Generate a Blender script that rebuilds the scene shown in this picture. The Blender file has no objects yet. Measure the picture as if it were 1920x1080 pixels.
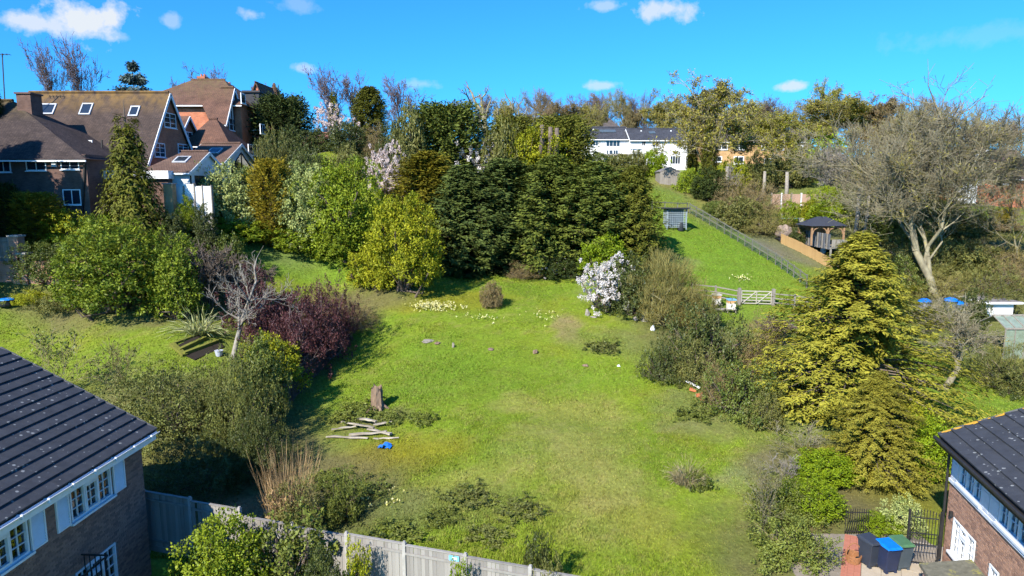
import bpy, bmesh, math, random
import numpy as np
from mathutils import Vector, Matrix

# ------------------------------------------------------------------ camera, sky, sun, exposure
SC = bpy.context.scene
COL = SC.collection
R = math.radians
CAMZ, PITCH = 13.0, R(8.44)
cam = bpy.data.objects.new('camera', bpy.data.cameras.new('camera'))
COL.objects.link(cam)
cam.location = (0, 0, CAMZ)
cam.rotation_euler = (R(90) - PITCH, 0, 0)
cam.data.sensor_width = 36.0
cam.data.lens = 24.0
cam.data.clip_start = 0.1
cam.data.clip_end = 5000
SC.camera = cam
SC.view_settings.view_transform = 'Standard'
SC.view_settings.look = 'None'
SC.view_settings.gamma = 1.0
SC.view_settings.use_curve_mapping = False
SC.view_settings.exposure = 1.0
SUN_EL, SUN_AZ = R(37), math.atan2(-0.55, -0.83)      # azimuth from +Y towards +X
_cp, _sp = math.cos(PITCH), math.sin(PITCH)


def ray(px, py):
    xd = (px - 960) / 1280; yd = (py - 540) / 1280
    return np.array([xd, _cp - yd * _sp, -(_sp + _cp * yd)])


def at(px, py, D):
    r = ray(px, py)
    return np.array([0, 0, CAMZ]) + r * (D / r[1])


def on_z(px, py, z):
    r = ray(px, py)
    return np.array([0, 0, CAMZ]) + r * ((z - CAMZ) / r[2])


world = bpy.data.worlds.new('World')
SC.world = world
world.use_nodes = True
nt = world.node_tree
for n_ in list(nt.nodes): nt.nodes.remove(n_)
N = nt.nodes.new; LK = nt.links.new
w_out = N('ShaderNodeOutputWorld'); w_bg = N('ShaderNodeBackground')
sky = N('ShaderNodeTexSky'); sky.sky_type = 'NISHITA'
sky.sun_disc = False
sky.sun_elevation = SUN_EL
sky.sun_rotation = SUN_AZ % (2 * math.pi)
sky.air_density = 1.0; sky.dust_density = 0.9; sky.ozone_density = 1.4
SKY_STRENGTH = 0.07
w_bg.inputs['Strength'].default_value = SKY_STRENGTH
hsv = N('ShaderNodeHueSaturation')
hsv.inputs['Hue'].default_value = 0.5
hsv.inputs['Saturation'].default_value = 1.0
hsv.inputs['Value'].default_value = 1.0
tint = N('ShaderNodeMix'); tint.data_type = 'RGBA'; tint.blend_type = 'MULTIPLY'; tint.inputs['Factor'].default_value = 1.0
LK(sky.outputs[0], tint.inputs['A']); tint.inputs['B'].default_value = (.19, .93, 1.95, 1)      # the deep cyan the camera gave this sky
LK(tint.outputs['Result'], hsv.inputs['Color'])
# small fair-weather clouds: soft shapes at their own bearing and height in the sky
tc = N('ShaderNodeTexCoord')
sep = N('ShaderNodeSeparateXYZ'); LK(tc.outputs['Generated'], sep.inputs[0])


def M_(op, a, b=None, c=None, clamp=False):
    m = N('ShaderNodeMath'); m.operation = op; m.use_clamp = clamp
    for i, v in enumerate((a, b, c)):
        if v is None: continue
        if isinstance(v, (int, float)): m.inputs[i].default_value = v
        else: LK(v, m.inputs[i])
    return m.outputs[0]


az_n = M_('ARCTAN2', sep.outputs[0], sep.outputs[1])
el_n = M_('ARCSINE', sep.outputs[2])
cmb = N('ShaderNodeCombineXYZ'); LK(az_n, cmb.inputs[0]); LK(el_n, cmb.inputs[1])
nz = N('ShaderNodeTexNoise'); nz.inputs['Scale'].default_value = 30; nz.inputs['Detail'].default_value = 9
nz.inputs['Roughness'].default_value = 0.6
LK(cmb.outputs[0], nz.inputs['Vector'])
nzc = M_('SUBTRACT', nz.outputs[0], 0.5)
total = None
for (cx, cy, hw, hh, st) in [(165, 38, 78, 34, 1.0), (80, 46, 105, 20, .85), (195, 62, 60, 12, .45), (1250, 18, 62, 20, .8), (1140, 12, 38, 10, .5),
                             (470, 26, 26, 13, .5), (320, 40, 20, 12, .4), (1482, 162, 36, 9, .8), (1130, 160, 34, 9, .6),
                             (565, 127, 28, 8, .5), (790, 158, 46, 11, .35), (1855, 62, 190, 20, .12), (560, 8, 45, 14, .25)]:
    rr = ray(cx, cy); rr = rr / np.linalg.norm(rr)
    a0, e0 = math.atan2(rr[0], rr[1]), math.asin(rr[2])
    k = math.cos(a0) ** 1.0
    dx = M_('DIVIDE', M_('SUBTRACT', az_n, a0), hw / 1280 * k)
    dy = M_('DIVIDE', M_('SUBTRACT', el_n, e0), hh / 1280)
    d2 = M_('ADD', M_('MULTIPLY', dx, dx), M_('MULTIPLY', dy, dy))
    m = M_('SUBTRACT', 1.0, M_('SQRT', d2))
    m = M_('ADD', m, M_('MULTIPLY', nzc, 2.9))
    m = M_('MULTIPLY', m, 1.5, clamp=True)
    edge = M_('SUBTRACT', 2.6, M_('SQRT', d2), clamp=True)
    m = M_('MULTIPLY', M_('MULTIPLY', m, edge), st)
    total = m if total is None else M_('MAXIMUM', total, m)
mixc = N('ShaderNodeMix'); mixc.data_type = 'RGBA'
LK(total, mixc.inputs['Factor'])
LK(hsv.outputs[0], mixc.inputs['A'])
cv = 0.46 / SKY_STRENGTH
mixc.inputs['B'].default_value = (cv * .88, cv * .95, cv * 1.04, 1)
LK(mixc.outputs['Result'], w_bg.inputs['Color'])
LK(w_bg.outputs[0], w_out.inputs[0])

sun = bpy.data.objects.new('sun', bpy.data.lights.new('sun', 'SUN'))
COL.objects.link(sun)
sun.data.energy = 5.0
sun.data.angle = R(0.53)
sun.data.color = (1.0, 0.94, 0.84)
sd = Vector((math.sin(SUN_AZ) * math.cos(SUN_EL), math.cos(SUN_AZ) * math.cos(SUN_EL), math.sin(SUN_EL)))
sun.rotation_euler = sd.to_track_quat('Z', 'Y').to_euler()
sun.location = (-40, -60, 60)

SC.cycles.max_bounces = 5
SC.cycles.diffuse_bounces = 1
SC.cycles.glossy_bounces = 2
SC.cycles.transmission_bounces = 2
SC.cycles.transparent_max_bounces = 4
SC.cycles.use_adaptive_sampling = True
SC.cycles.adaptive_threshold = 0.03
SC.cycles.use_denoising = True

# ------------------------------------------------------------------ helpers
def props(o, label=None, cat=None, group=None, kind=None):
    if label: o['label'] = label
    if cat: o['category'] = cat
    if group: o['group'] = group
    if kind: o['kind'] = kind
    return o


def thing(name, label, cat, loc=(0, 0, 0), rz=0.0, group=None):
    o = bpy.data.objects.new(name, None)
    o.empty_display_size = 0.3
    COL.objects.link(o)
    o.location = tuple(float(v) for v in loc); o.rotation_euler = (0, 0, rz)
    return props(o, label, cat, group)


def put(name, me, parent=None, loc=None, rot=None, scale=None):
    o = bpy.data.objects.new(name, me)
    COL.objects.link(o)
    if parent is not None: o.parent = parent
    if loc is not None: o.location = tuple(float(v) for v in loc)
    if rot is not None: o.rotation_euler = rot
    if scale is not None: o.scale = scale
    return o


class MB:
    """collects shapes of one part, then links them as one mesh object"""
    def __init__(s): s.v = []; s.f = []; s.val = []

    def add(s, vs, fs, val=None):
        b = len(s.v); s.v += [tuple(map(float, v)) for v in vs]; s.f += [tuple(b + i for i in f) for f in fs]
        s.val += [random.random() if val is None else val] * len(fs); return s

    def hexa(s, P, val=None):      # 8 points: bottom 4 ccw, top 4 ccw
        return s.add(P, [(0, 3, 2, 1), (4, 5, 6, 7), (0, 1, 5, 4), (1, 2, 6, 5), (2, 3, 7, 6), (3, 0, 4, 7)], val)

    def box(s, x0, x1, y0, y1, z0, z1, val=None):
        return s.hexa([(x0, y0, z0), (x1, y0, z0), (x1, y1, z0), (x0, y1, z0), (x0, y0, z1), (x1, y0, z1), (x1, y1, z1), (x0, y1, z1)], val)

    def obox(s, O, U, V, W, u0, u1, v0, v1, w0, w1, val=None):
        O, U, V, W = map(np.asarray, (O, U, V, W))
        P = [O + U * a + V * b + W * c for c in (w0, w1) for (a, b) in ((u0, v0), (u1, v0), (u1, v1), (u0, v1))]
        return s.hexa(P, val)

    def bar(s, a, b, w, h=None, up=(0, 0, 1), val=None):
        a = np.array(a, float); b = np.array(b, float); h = h or w
        d = b - a; L = np.linalg.norm(d); d = d / max(L, 1e-9); up = np.array(up, float)
        if abs(d @ up) > .97: up = np.array([1., 0, 0])
        sd_ = np.cross(d, up); sd_ /= np.linalg.norm(sd_); u2 = np.cross(sd_, d)
        return s.obox(a, d, sd_, u2, 0, L, -w / 2, w / 2, -h / 2, h / 2, val)

    def tube(s, pts, rad, k=6, val=None, cap=True):
        pts = [np.array(p, float) for p in pts]; n = len(pts)
        rad = rad if hasattr(rad, '__len__') else [rad] * n
        vs = []; fs = []
        for i, p in enumerate(pts):
            d = pts[min(i + 1, n - 1)] - pts[max(i - 1, 0)]; d /= np.linalg.norm(d)
            a = np.array([0, 0, 1.]) if abs(d[2]) < .9 else np.array([1., 0, 0])
            e1 = np.cross(d, a); e1 /= np.linalg.norm(e1); e2 = np.cross(d, e1)
            for j in range(k):
                t = 2 * math.pi * j / k
                vs.append(p + (e1 * math.cos(t) + e2 * math.sin(t)) * rad[i])
        for i in range(n - 1):
            for j in range(k):
                fs.append((i * k + j, i * k + (j + 1) % k, (i + 1) * k + (j + 1) % k, (i + 1) * k + j))
        if cap: fs += [tuple(range(k))[::-1], tuple(range((n - 1) * k, n * k))]
        return s.add(vs, fs, val)

    def mesh(s, name, mat, bevel=0.0, smooth=False):
        me = bpy.data.meshes.new(name)
        me.from_pydata(s.v, [], s.f)
        bm = bmesh.new(); bm.from_mesh(me)
        bmesh.ops.recalc_face_normals(bm, faces=bm.faces)
        bm.to_mesh(me); bm.free()
        at_ = me.attributes.new('v', 'FLOAT', 'FACE'); at_.data.foreach_set('value', np.array(s.val, dtype=np.float32))
        if smooth:
            me.polygons.foreach_set('use_smooth', [True] * len(me.polygons))
        if mat: me.materials.append(mat)
        return me

    def build(s, name, mat, parent=None, local=False, bevel=0.0, smooth=False, kind=None):
        if parent is not None and not local:
            l = parent.location
            p = parent
            off = np.array([l.x, l.y, l.z])
            while p.parent: p = p.parent; off = off + np.array(p.location)
            s.v = [(a - off[0], b - off[1], c - off[2]) for a, b, c in s.v]
        o = put(name, s.mesh(name, mat, smooth=smooth), parent)
        if bevel:
            m = o.modifiers.new('bevel', 'BEVEL'); m.width = bevel; m.segments = 2; m.limit_method = 'ANGLE'
        if kind: o['kind'] = kind
        return o


# ------------------------------------------------------------------ materials
MATS = {}


def mat(name, c1, c2=None, rough=0.8, scale=3.0, detail=5, bump=0.0, bscale=None, spec=0.3, metal=0.0, use_v=0.0, stretch=None,
        c3=None, c3_thr=0.62, c3_scale=1.5, coord='Object', objvar=0.0):
    if name in MATS: return MATS[name]
    m = bpy.data.materials.new(name); MATS[name] = m; m.use_nodes = True
    t = m.node_tree; nd = t.nodes; bs = nd['Principled BSDF']; lk = t.links.new
    bs.inputs['Roughness'].default_value = rough
    bs.inputs['Specular IOR Level'].default_value = spec
    bs.inputs['Metallic'].default_value = metal
    c2 = c2 or tuple(x * .65 for x in c1)
    co = nd.new('ShaderNodeTexCoord'); mp = nd.new('ShaderNodeMapping'); lk(co.outputs[coord], mp.inputs[0])
    if stretch: mp.inputs['Scale'].default_value = stretch
    nz = nd.new('ShaderNodeTexNoise'); nz.inputs['Scale'].default_value = scale; nz.inputs['Detail'].default_value = detail
    nz.inputs['Roughness'].default_value = .65
    lk(mp.outputs[0], nz.inputs['Vector'])
    rp = nd.new('ShaderNodeMapRange'); rp.inputs['From Min'].default_value = .32; rp.inputs['From Max'].default_value = .68
    lk(nz.outputs[0], rp.inputs[0])
    fac = rp.outputs[0]
    if use_v:
        a = nd.new('ShaderNodeAttribute'); a.attribute_name = 'v'
        mx = nd.new('ShaderNodeMix'); mx.data_type = 'FLOAT'; mx.inputs[0].default_value = use_v
        lk(fac, mx.inputs[2]); lk(a.outputs['Fac'], mx.inputs[3]); fac = mx.outputs[0]
    if objvar:
        oi = nd.new('ShaderNodeObjectInfo'); mx = nd.new('ShaderNodeMix'); mx.data_type = 'FLOAT'; mx.inputs[0].default_value = objvar
        lk(fac, mx.inputs[2]); lk(oi.outputs['Random'], mx.inputs[3]); fac = mx.outputs[0]
    mix = nd.new('ShaderNodeMix'); mix.data_type = 'RGBA'
    lk(fac, mix.inputs['Factor']); mix.inputs['A'].default_value = (*c2, 1); mix.inputs['B'].default_value = (*c1, 1)
    outc = mix.outputs['Result']
    if c3:
        n2 = nd.new('ShaderNodeTexNoise'); n2.inputs['Scale'].default_value = c3_scale; n2.inputs['Detail'].default_value = 6
        n2.inputs['Roughness'].default_value = .7
        lk(mp.outputs[0], n2.inputs['Vector'])
        r2 = nd.new('ShaderNodeMapRange'); r2.inputs['From Min'].default_value = c3_thr; r2.inputs['From Max'].default_value = c3_thr + .06
        lk(n2.outputs[0], r2.inputs[0])
        m2 = nd.new('ShaderNodeMix'); m2.data_type = 'RGBA'; lk(r2.outputs[0], m2.inputs['Factor'])
        lk(outc, m2.inputs['A']); m2.inputs['B'].default_value = (*c3, 1); outc = m2.outputs['Result']
    lk(outc, bs.inputs['Base Color'])
    if bump:
        b = nd.new('ShaderNodeBump'); b.inputs['Strength'].default_value = bump; b.inputs['Distance'].default_value = .03
        n3 = nd.new('ShaderNodeTexNoise'); n3.inputs['Scale'].default_value = bscale or scale * 4; n3.inputs['Detail'].default_value = 5
        lk(mp.outputs[0], n3.inputs['Vector']); lk(n3.outputs[0], b.inputs['Height']); lk(b.outputs[0], bs.inputs['Normal'])
    return m


def brick_mat(name, c1, c2, mortar, sw=0.225, sh=0.075, facing='y', rough=.85):
    """far brickwork: bricks too small to see singly, laid in courses along the wall"""
    if name in MATS: return MATS[name]
    m = bpy.data.materials.new(name); MATS[name] = m; m.use_nodes = True
    t = m.node_tree; nd = t.nodes; bs = nd['Principled BSDF']; lk = t.links.new
    bs.inputs['Roughness'].default_value = rough; bs.inputs['Specular IOR Level'].default_value = .2
    co = nd.new('ShaderNodeTexCoord'); sp = nd.new('ShaderNodeSeparateXYZ'); lk(co.outputs['Object'], sp.inputs[0])
    ad = nd.new('ShaderNodeMath'); ad.operation = 'ADD'; lk(sp.outputs[0], ad.inputs[0]); lk(sp.outputs[1], ad.inputs[1])
    cb = nd.new('ShaderNodeCombineXYZ'); lk(ad.outputs[0], cb.inputs[0]); lk(sp.outputs[2], cb.inputs[1])
    b = nd.new('ShaderNodeTexBrick'); lk(cb.outputs[0], b.inputs['Vector'])
    b.inputs['Scale'].default_value = 1; b.inputs['Brick Width'].default_value = sw; b.inputs['Row Height'].default_value = sh
    b.inputs['Mortar Size'].default_value = .006; b.inputs['Bias'].default_value = 0
    b.inputs['Color1'].default_value = (*c1, 1); b.inputs['Color2'].default_value = (*c2, 1); b.inputs['Mortar'].default_value = (*mortar, 1)
    nz = nd.new('ShaderNodeTexNoise'); nz.inputs['Scale'].default_value = 1.3; nz.inputs['Detail'].default_value = 6; lk(co.outputs['Object'], nz.inputs['Vector'])
    mx = nd.new('ShaderNodeMix'); mx.data_type = 'RGBA'; mx.blend_type = 'MULTIPLY'; mx.inputs['Factor'].default_value = .7
    rp = nd.new('ShaderNodeMapRange'); rp.inputs['From Min'].default_value = .25; rp.inputs['From Max'].default_value = .75
    rp.inputs['To Min'].default_value = .5; rp.inputs['To Max'].default_value = 1.3
    lk(nz.outputs[0], rp.inputs[0]); lk(b.outputs[0], mx.inputs['A']); lk(rp.outputs[0], mx.inputs['B'])
    lk(mx.outputs['Result'], bs.inputs['Base Color'])
    return m


def roof_mat(name, c1, c2, lichen=None, gauge=0.1, zl=None):
    """far tiled roof: courses of small tiles, with lichen patches near the ridge where it grows"""
    if name in MATS: return MATS[name]
    m = bpy.data.materials.new(name); MATS[name] = m; m.use_nodes = True
    t = m.node_tree; nd = t.nodes; bs = nd['Principled BSDF']; lk = t.links.new
    bs.inputs['Roughness'].default_value = .85; bs.inputs['Specular IOR Level'].default_value = .2
    co = nd.new('ShaderNodeTexCoord')
    sp = nd.new('ShaderNodeSeparateXYZ'); lk(co.outputs['Object'], sp.inputs[0])
    ad = nd.new('ShaderNodeMath'); ad.operation = 'ADD'; lk(sp.outputs[0], ad.inputs[0]); lk(sp.outputs[1], ad.inputs[1])
    cb = nd.new('ShaderNodeCombineXYZ'); lk(ad.outputs[0], cb.inputs[0]); lk(sp.outputs[2], cb.inputs[1])
    b = nd.new('ShaderNodeTexBrick'); lk(cb.outputs[0], b.inputs['Vector'])
    b.inputs['Scale'].default_value = 1; b.inputs['Brick Width'].default_value = .2; b.inputs['Row Height'].default_value = gauge
    b.inputs['Mortar Size'].default_value = .012; b.inputs['Color1'].default_value = (*c1, 1); b.inputs['Color2'].default_value = (*c2, 1)
    b.inputs['Mortar'].default_value = tuple(x * .45 for x in c2) + (1,)
    nz = nd.new('ShaderNodeTexNoise'); nz.inputs['Scale'].default_value = .9; nz.inputs['Detail'].default_value = 8; nz.inputs['Roughness'].default_value = .7
    lk(co.outputs['Object'], nz.inputs['Vector'])
    rp = nd.new('ShaderNodeMapRange'); rp.inputs['From Min'].default_value = .3; rp.inputs['From Max'].default_value = .7
    rp.inputs['To Min'].default_value = .55; rp.inputs['To Max'].default_value = 1.35
    lk(nz.outputs[0], rp.inputs[0])
    mx = nd.new('ShaderNodeMix'); mx.data_type = 'RGBA'; mx.blend_type = 'MULTIPLY'; mx.inputs['Factor'].default_value = .8
    lk(b.outputs[0], mx.inputs['A']); lk(rp.outputs[0], mx.inputs['B'])
    out = mx.outputs['Result']
    if lichen:
        mr = nd.new('ShaderNodeMapRange'); mr.inputs['From Min'].default_value = zl[0]; mr.inputs['From Max'].default_value = zl[1]
        lk(sp.outputs[2], mr.inputs[0])
        mp = nd.new('ShaderNodeMapping'); mp.inputs['Scale'].default_value = (1, 1, .35); lk(co.outputs['Object'], mp.inputs[0])
        n2 = nd.new('ShaderNodeTexNoise'); n2.inputs['Scale'].default_value = 2.2; n2.inputs['Detail'].default_value = 7; lk(mp.outputs[0], n2.inputs['Vector'])
        mu = nd.new('ShaderNodeMath'); mu.operation = 'MULTIPLY'; mu.use_clamp = True; lk(mr.outputs[0], mu.inputs[0])
        r3 = nd.new('ShaderNodeMapRange'); r3.inputs['From Min'].default_value = .3; r3.inputs['From Max'].default_value = .6; lk(n2.outputs[0], r3.inputs[0])
        lk(r3.outputs[0], mu.inputs[1])
        m3 = nd.new('ShaderNodeMix'); m3.data_type = 'RGBA'; lk(mu.outputs[0], m3.inputs['Factor']); lk(out, m3.inputs['A'])
        m3.inputs['B'].default_value = (*lichen, 1); out = m3.outputs['Result']
    lk(out, bs.inputs['Base Color'])
    bp = nd.new('ShaderNodeBump'); bp.inputs['Strength'].default_value = .6; bp.inputs['Distance'].default_value = .02
    lk(b.outputs[1], bp.inputs['Height']); bp.invert = True; lk(bp.outputs[0], bs.inputs['Normal'])
    return m


def leaf_mat(name, dark, light, rough=.55, trans=.25, spec=.35, objvar=.12):
    if name in MATS: return MATS[name]
    m = bpy.data.materials.new(name); MATS[name] = m; m.use_nodes = True
    t = m.node_tree; nd = t.nodes; bs = nd['Principled BSDF']; lk = t.links.new
    bs.inputs['Roughness'].default_value = rough; bs.inputs['Specular IOR Level'].default_value = spec
    a = nd.new('ShaderNodeAttribute'); a.attribute_name = 'v'
    mix = nd.new('ShaderNodeMix'); mix.data_type = 'RGBA'; lk(a.outputs['Fac'], mix.inputs['Factor'])
    mix.inputs['A'].default_value = (*dark, 1); mix.inputs['B'].default_value = (*light, 1)
    oi = nd.new('ShaderNodeObjectInfo')
    mr = nd.new('ShaderNodeMapRange'); mr.inputs['To Min'].default_value = 1 - objvar; mr.inputs['To Max'].default_value = 1 + objvar
    lk(oi.outputs['Random'], mr.inputs[0])
    hs = nd.new('ShaderNodeHueSaturation'); lk(mix.outputs['Result'], hs.inputs['Color']); lk(mr.outputs[0], hs.inputs['Value'])
    lk(hs.outputs[0], bs.inputs['Base Color'])
    if trans:
        tr = nd.new('ShaderNodeBsdfTranslucent'); lk(hs.outputs[0], tr.inputs[0])
        ms = nd.new('ShaderNodeMixShader'); ms.inputs[0].default_value = trans
        lk(bs.outputs[0], ms.inputs[1]); lk(tr.outputs[0], ms.inputs[2]); lk(ms.outputs[0], nd['Material Output'].inputs[0])
    return m


def col_mat(name, rough=.9, mul=1.0, trans=0.0, bump=0.0):
    """colour comes from the mesh's own surface-cover attribute"""
    m = bpy.data.materials.new(name); MATS[name] = m; m.use_nodes = True
    t = m.node_tree; nd = t.nodes; bs = nd['Principled BSDF']; lk = t.links.new
    bs.inputs['Roughness'].default_value = rough; bs.inputs['Specular IOR Level'].default_value = .15
    a = nd.new('ShaderNodeAttribute'); a.attribute_name = 'col'
    co = nd.new('ShaderNodeTexCoord')
    nz = nd.new('ShaderNodeTexNoise'); nz.inputs['Scale'].default_value = 5; nz.inputs['Detail'].default_value = 8; nz.inputs['Roughness'].default_value = .75
    lk(co.outputs['Object'], nz.inputs['Vector'])
    mr = nd.new('ShaderNodeMapRange'); mr.inputs['From Min'].default_value = .3; mr.inputs['From Max'].default_value = .7
    mr.inputs['To Min'].default_value = .6 * mul; mr.inputs['To Max'].default_value = 1.3 * mul
    lk(nz.outputs[0], mr.inputs[0])
    mx = nd.new('ShaderNodeMix'); mx.data_type = 'RGBA'; mx.blend_type = 'MULTIPLY'; mx.inputs['Factor'].default_value = 1
    lk(a.outputs['Color'], mx.inputs['A']); lk(mr.outputs[0], mx.inputs['B']); lk(mx.outputs['Result'], bs.inputs['Base Color'])
    if bump:
        b = nd.new('ShaderNodeBump'); b.inputs['Strength'].default_value = bump; b.inputs['Distance'].default_value = .08
        n2 = nd.new('ShaderNodeTexNoise'); n2.inputs['Scale'].default_value = 9; n2.inputs['Detail'].default_value = 8
        lk(co.outputs['Object'], n2.inputs['Vector']); lk(n2.outputs[0], b.inputs['Height']); lk(b.outputs[0], bs.inputs['Normal'])
    if trans:
        tr = nd.new('ShaderNodeBsdfTranslucent'); lk(mx.outputs['Result'], tr.inputs[0])
        ms = nd.new('ShaderNodeMixShader'); ms.inputs[0].default_value = trans
        lk(bs.outputs[0], ms.inputs[1]); lk(tr.outputs[0], ms.inputs[2]); lk(ms.outputs[0], nd['Material Output'].inputs[0])
    return m


def glass_mat(name='window_glass', c=(.02, .028, .04)):
    if name in MATS: return MATS[name]
    m = bpy.data.materials.new(name); MATS[name] = m; m.use_nodes = True
    bs = m.node_tree.nodes['Principled BSDF']
    bs.inputs['Base Color'].default_value = (*c, 1); bs.inputs['Roughness'].default_value = .06
    bs.inputs['Specular IOR Level'].default_value = .8
    return m


def clear_glass():
    m = bpy.data.materials.new('clear_window_glass'); m.use_nodes = True; t = m.node_tree; nd = t.nodes; lk = t.links.new
    gl = nd.new('ShaderNodeBsdfGlossy'); gl.inputs['Roughness'].default_value = .03; gl.inputs['Color'].default_value = (.9, .95, 1, 1)
    tr = nd.new('ShaderNodeBsdfTransparent'); tr.inputs[0].default_value = (.62, .66, .68, 1)
    fr = nd.new('ShaderNodeFresnel'); fr.inputs[0].default_value = 1.5; ad = nd.new('ShaderNodeMath'); ad.inputs[1].default_value = .08; lk(fr.outputs[0], ad.inputs[0])
    ms = nd.new('ShaderNodeMixShader'); lk(ad.outputs[0], ms.inputs[0]); lk(tr.outputs[0], ms.inputs[1]); lk(gl.outputs[0], ms.inputs[2]); lk(ms.outputs[0], nd['Material Output'].inputs[0])
    return m


GLASS = glass_mat()
CLEAR = clear_glass()
WHITE = mat('white_paint', (.80, .80, .79), (.70, .70, .69), rough=.5, scale=4)
RENDER = mat('white_render', (.80, .79, .76), (.66, .65, .62), rough=.85, scale=1.2, bump=.1)
BLACK = mat('black_iron', (.015, .015, .016), (.03, .028, .026), rough=.5, scale=8)
FARROOF = roof_mat('brown_clay_tiles', (.15, .10, .075), (.10, .068, .052))
# ------------------------------------------------------------------ terrain
rng = np.random.default_rng(7)


def vnoise(x, y, seed=0):
    xi = np.floor(x).astype(np.int64); yi = np.floor(y).astype(np.int64)
    xf = x - xi; yf = y - yi
    u = xf * xf * (3 - 2 * xf); v = yf * yf * (3 - 2 * yf)

    def h(a, b):
        k = (a * 374761393 + b * 668265263 + seed * 974711) & 0x7fffffff
        k = ((k ^ (k >> 13)) * 1274126177) & 0x7fffffff
        return ((k ^ (k >> 16)) & 0xffff) / 65535.0
    return (h(xi, yi) * (1 - u) + h(xi + 1, yi) * u) * (1 - v) + (h(xi, yi + 1) * (1 - u) + h(xi + 1, yi + 1) * u) * v


def fbm(x, y, s, seed=0, o=4):
    r = 0; a = .5; t = 0
    for i in range(o):
        r = r + a * vnoise(x * s, y * s, seed + i * 17); t += a; a *= .55; s *= 2.1
    return r / t


CTRL = [(-40, 0, -.8), (0, 0, -.2), (40, 0, 0), (-14, 18, -.9), (-13, 24, -.6), (-11, 29, 0), (0, 21, 0), (14, 22, 0), (25, 16, 0), (16, 27, .15), (8, 24, 0), (5, 21, 0),
        (-25, 25, .3), (-40, 25, 2), (40, 30, 0), (30, 45, 0.4), (60, 45, 0), (-30, 44.6, 5.0), (-22, 44.6, 4.7), (-38, 44.6, 5.1), (-36, 40, 4.4),
        (-30, 48, 8.4), (-24, 49, 8.4), (-38, 48, 8.6), (-36, 52, 10.6), (-30, 56, 10.6), (-42, 56, 10.8), (-27, 60, 10.4), (-26, 70, 11.6), (-40, 75, 13), (-70, 60, 12),
        (0, 150, 20), (80, 150, 18), (-80, 120, 19), (160, 150, 14), (-160, 150, 20), (0, 300, 24), (300, 300, 26), (-300, 300, 28), (0, 900, 30), (500, 900, 28), (-500, 900, 28), (500, 0, 0), (-500, 0, 2), (80, 70, 4), (110, 100, 10)]
for px, py, D in [(706, 770, 35), (1100, 770, 35), (1400, 780, 34), (1600, 840, 31), (1780, 740, 40), (1830, 900, 28), (930, 525, 56), (800, 580, 49), (1100, 590, 48), (1000, 660, 42),
                  (820, 645, 43), (1415, 573, 52), (1300, 600, 48.5), (1500, 530, 58), (1265, 432, 68), (1400, 470, 65), (1280, 500, 60), (1245, 380, 80), (1255, 347, 95),
                  (1440, 450, 70), (1560, 505, 64), (1540, 470, 68), (1500, 390, 85), (1700, 500, 66), (1880, 600, 56), (1780, 590, 58), (1850, 400, 85), (1140, 310, 110), (1420, 310, 112),
                  (430, 665, 40), (100, 590, 44), (600, 500, 56), (520, 470, 56), (450, 440, 57), (330, 610, 42), (510, 775, 34.5), (650, 640, 45), (560, 300, 67), (715, 335, 67), (900, 330, 79), (1010, 330, 80), (800, 335, 77), (870, 513, 60), (1000, 515, 59), (1110, 508, 58), (1180, 492, 58), (760, 535, 52), (900, 860, 29), (1200, 860, 29)]:
    CTRL.append(tuple(at(px, py, D)))
CT = np.array(CTRL, float)


def _tps(d2): return np.where(d2 > 1e-9, d2 * np.log(np.maximum(d2, 1e-9)), 0.0)


def _w(x, y):                                  # compress far distances so that distant points stay gentle
    return np.stack([np.arcsinh(x / 40.0), np.arcsinh(y / 40.0)], -1)


_C = _w(CT[:, 0], CT[:, 1]); _n = len(CT)
_K = _tps(((_C[:, None] - _C[None]) ** 2).sum(-1)) + np.eye(_n) * 2e-3
_P = np.concatenate([np.ones((_n, 1)), _C], 1)
_A = np.block([[_K, _P], [_P.T, np.zeros((3, 3))]])
_S = np.linalg.solve(_A, np.concatenate([CT[:, 2], np.zeros(3)]))


def ground_z(x, y):
    x = np.asarray(x, float); y = np.asarray(y, float); sh = x.shape
    q = _w(x.ravel(), y.ravel()); out = np.empty(len(q))
    for i in range(0, len(q), 40000):
        qq = q[i:i + 40000]
        out[i:i + 40000] = _tps(((qq[:, None] - _C[None]) ** 2).sum(-1)) @ _S[:_n] + _S[_n] + qq @ _S[_n + 1:]
    z = out.reshape(sh)
    # level house plots near the camera: paved yard by the brick house
    k = np.clip((x - 9.5) / 1.5, 0, 1) * np.clip((25.5 - y) / 2.5, 0, 1)
    return z * (1 - k)


_qx = np.arange(-80, 80.1, .5); _qy = np.arange(0, 200.1, .5)
_QZ = ground_z(*np.meshgrid(_qx, _qy))


def quick_z(x, y):
    i = np.clip((np.asarray(x) + 80) / .5, 0, len(_qx) - 1.001); j = np.clip(np.asarray(y) / .5, 0, len(_qy) - 1.001)
    i0 = i.astype(int); j0 = j.astype(int); u = i - i0; v = j - j0
    return (_QZ[j0, i0] * (1 - u) + _QZ[j0, i0 + 1] * u) * (1 - v) + (_QZ[j0 + 1, i0] * (1 - u) + _QZ[j0 + 1, i0 + 1] * u) * v


def gz(x, y): return float(quick_z(np.array([float(x)]), np.array([float(y)]))[0])


def ground(px, py, d0=14.0, d1=140.0):
    r = ray(px, py); D = np.arange(d0, d1, .1)
    P = np.array([0, 0, CAMZ])[None] + r[None] * (D / r[1])[:, None]
    below = P[:, 2] <= quick_z(P[:, 0], P[:, 1])
    i = int(np.argmax(below)) if below.any() else len(D) - 1
    return np.array([P[i, 0], P[i, 1], gz(P[i, 0], P[i, 1])])


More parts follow.
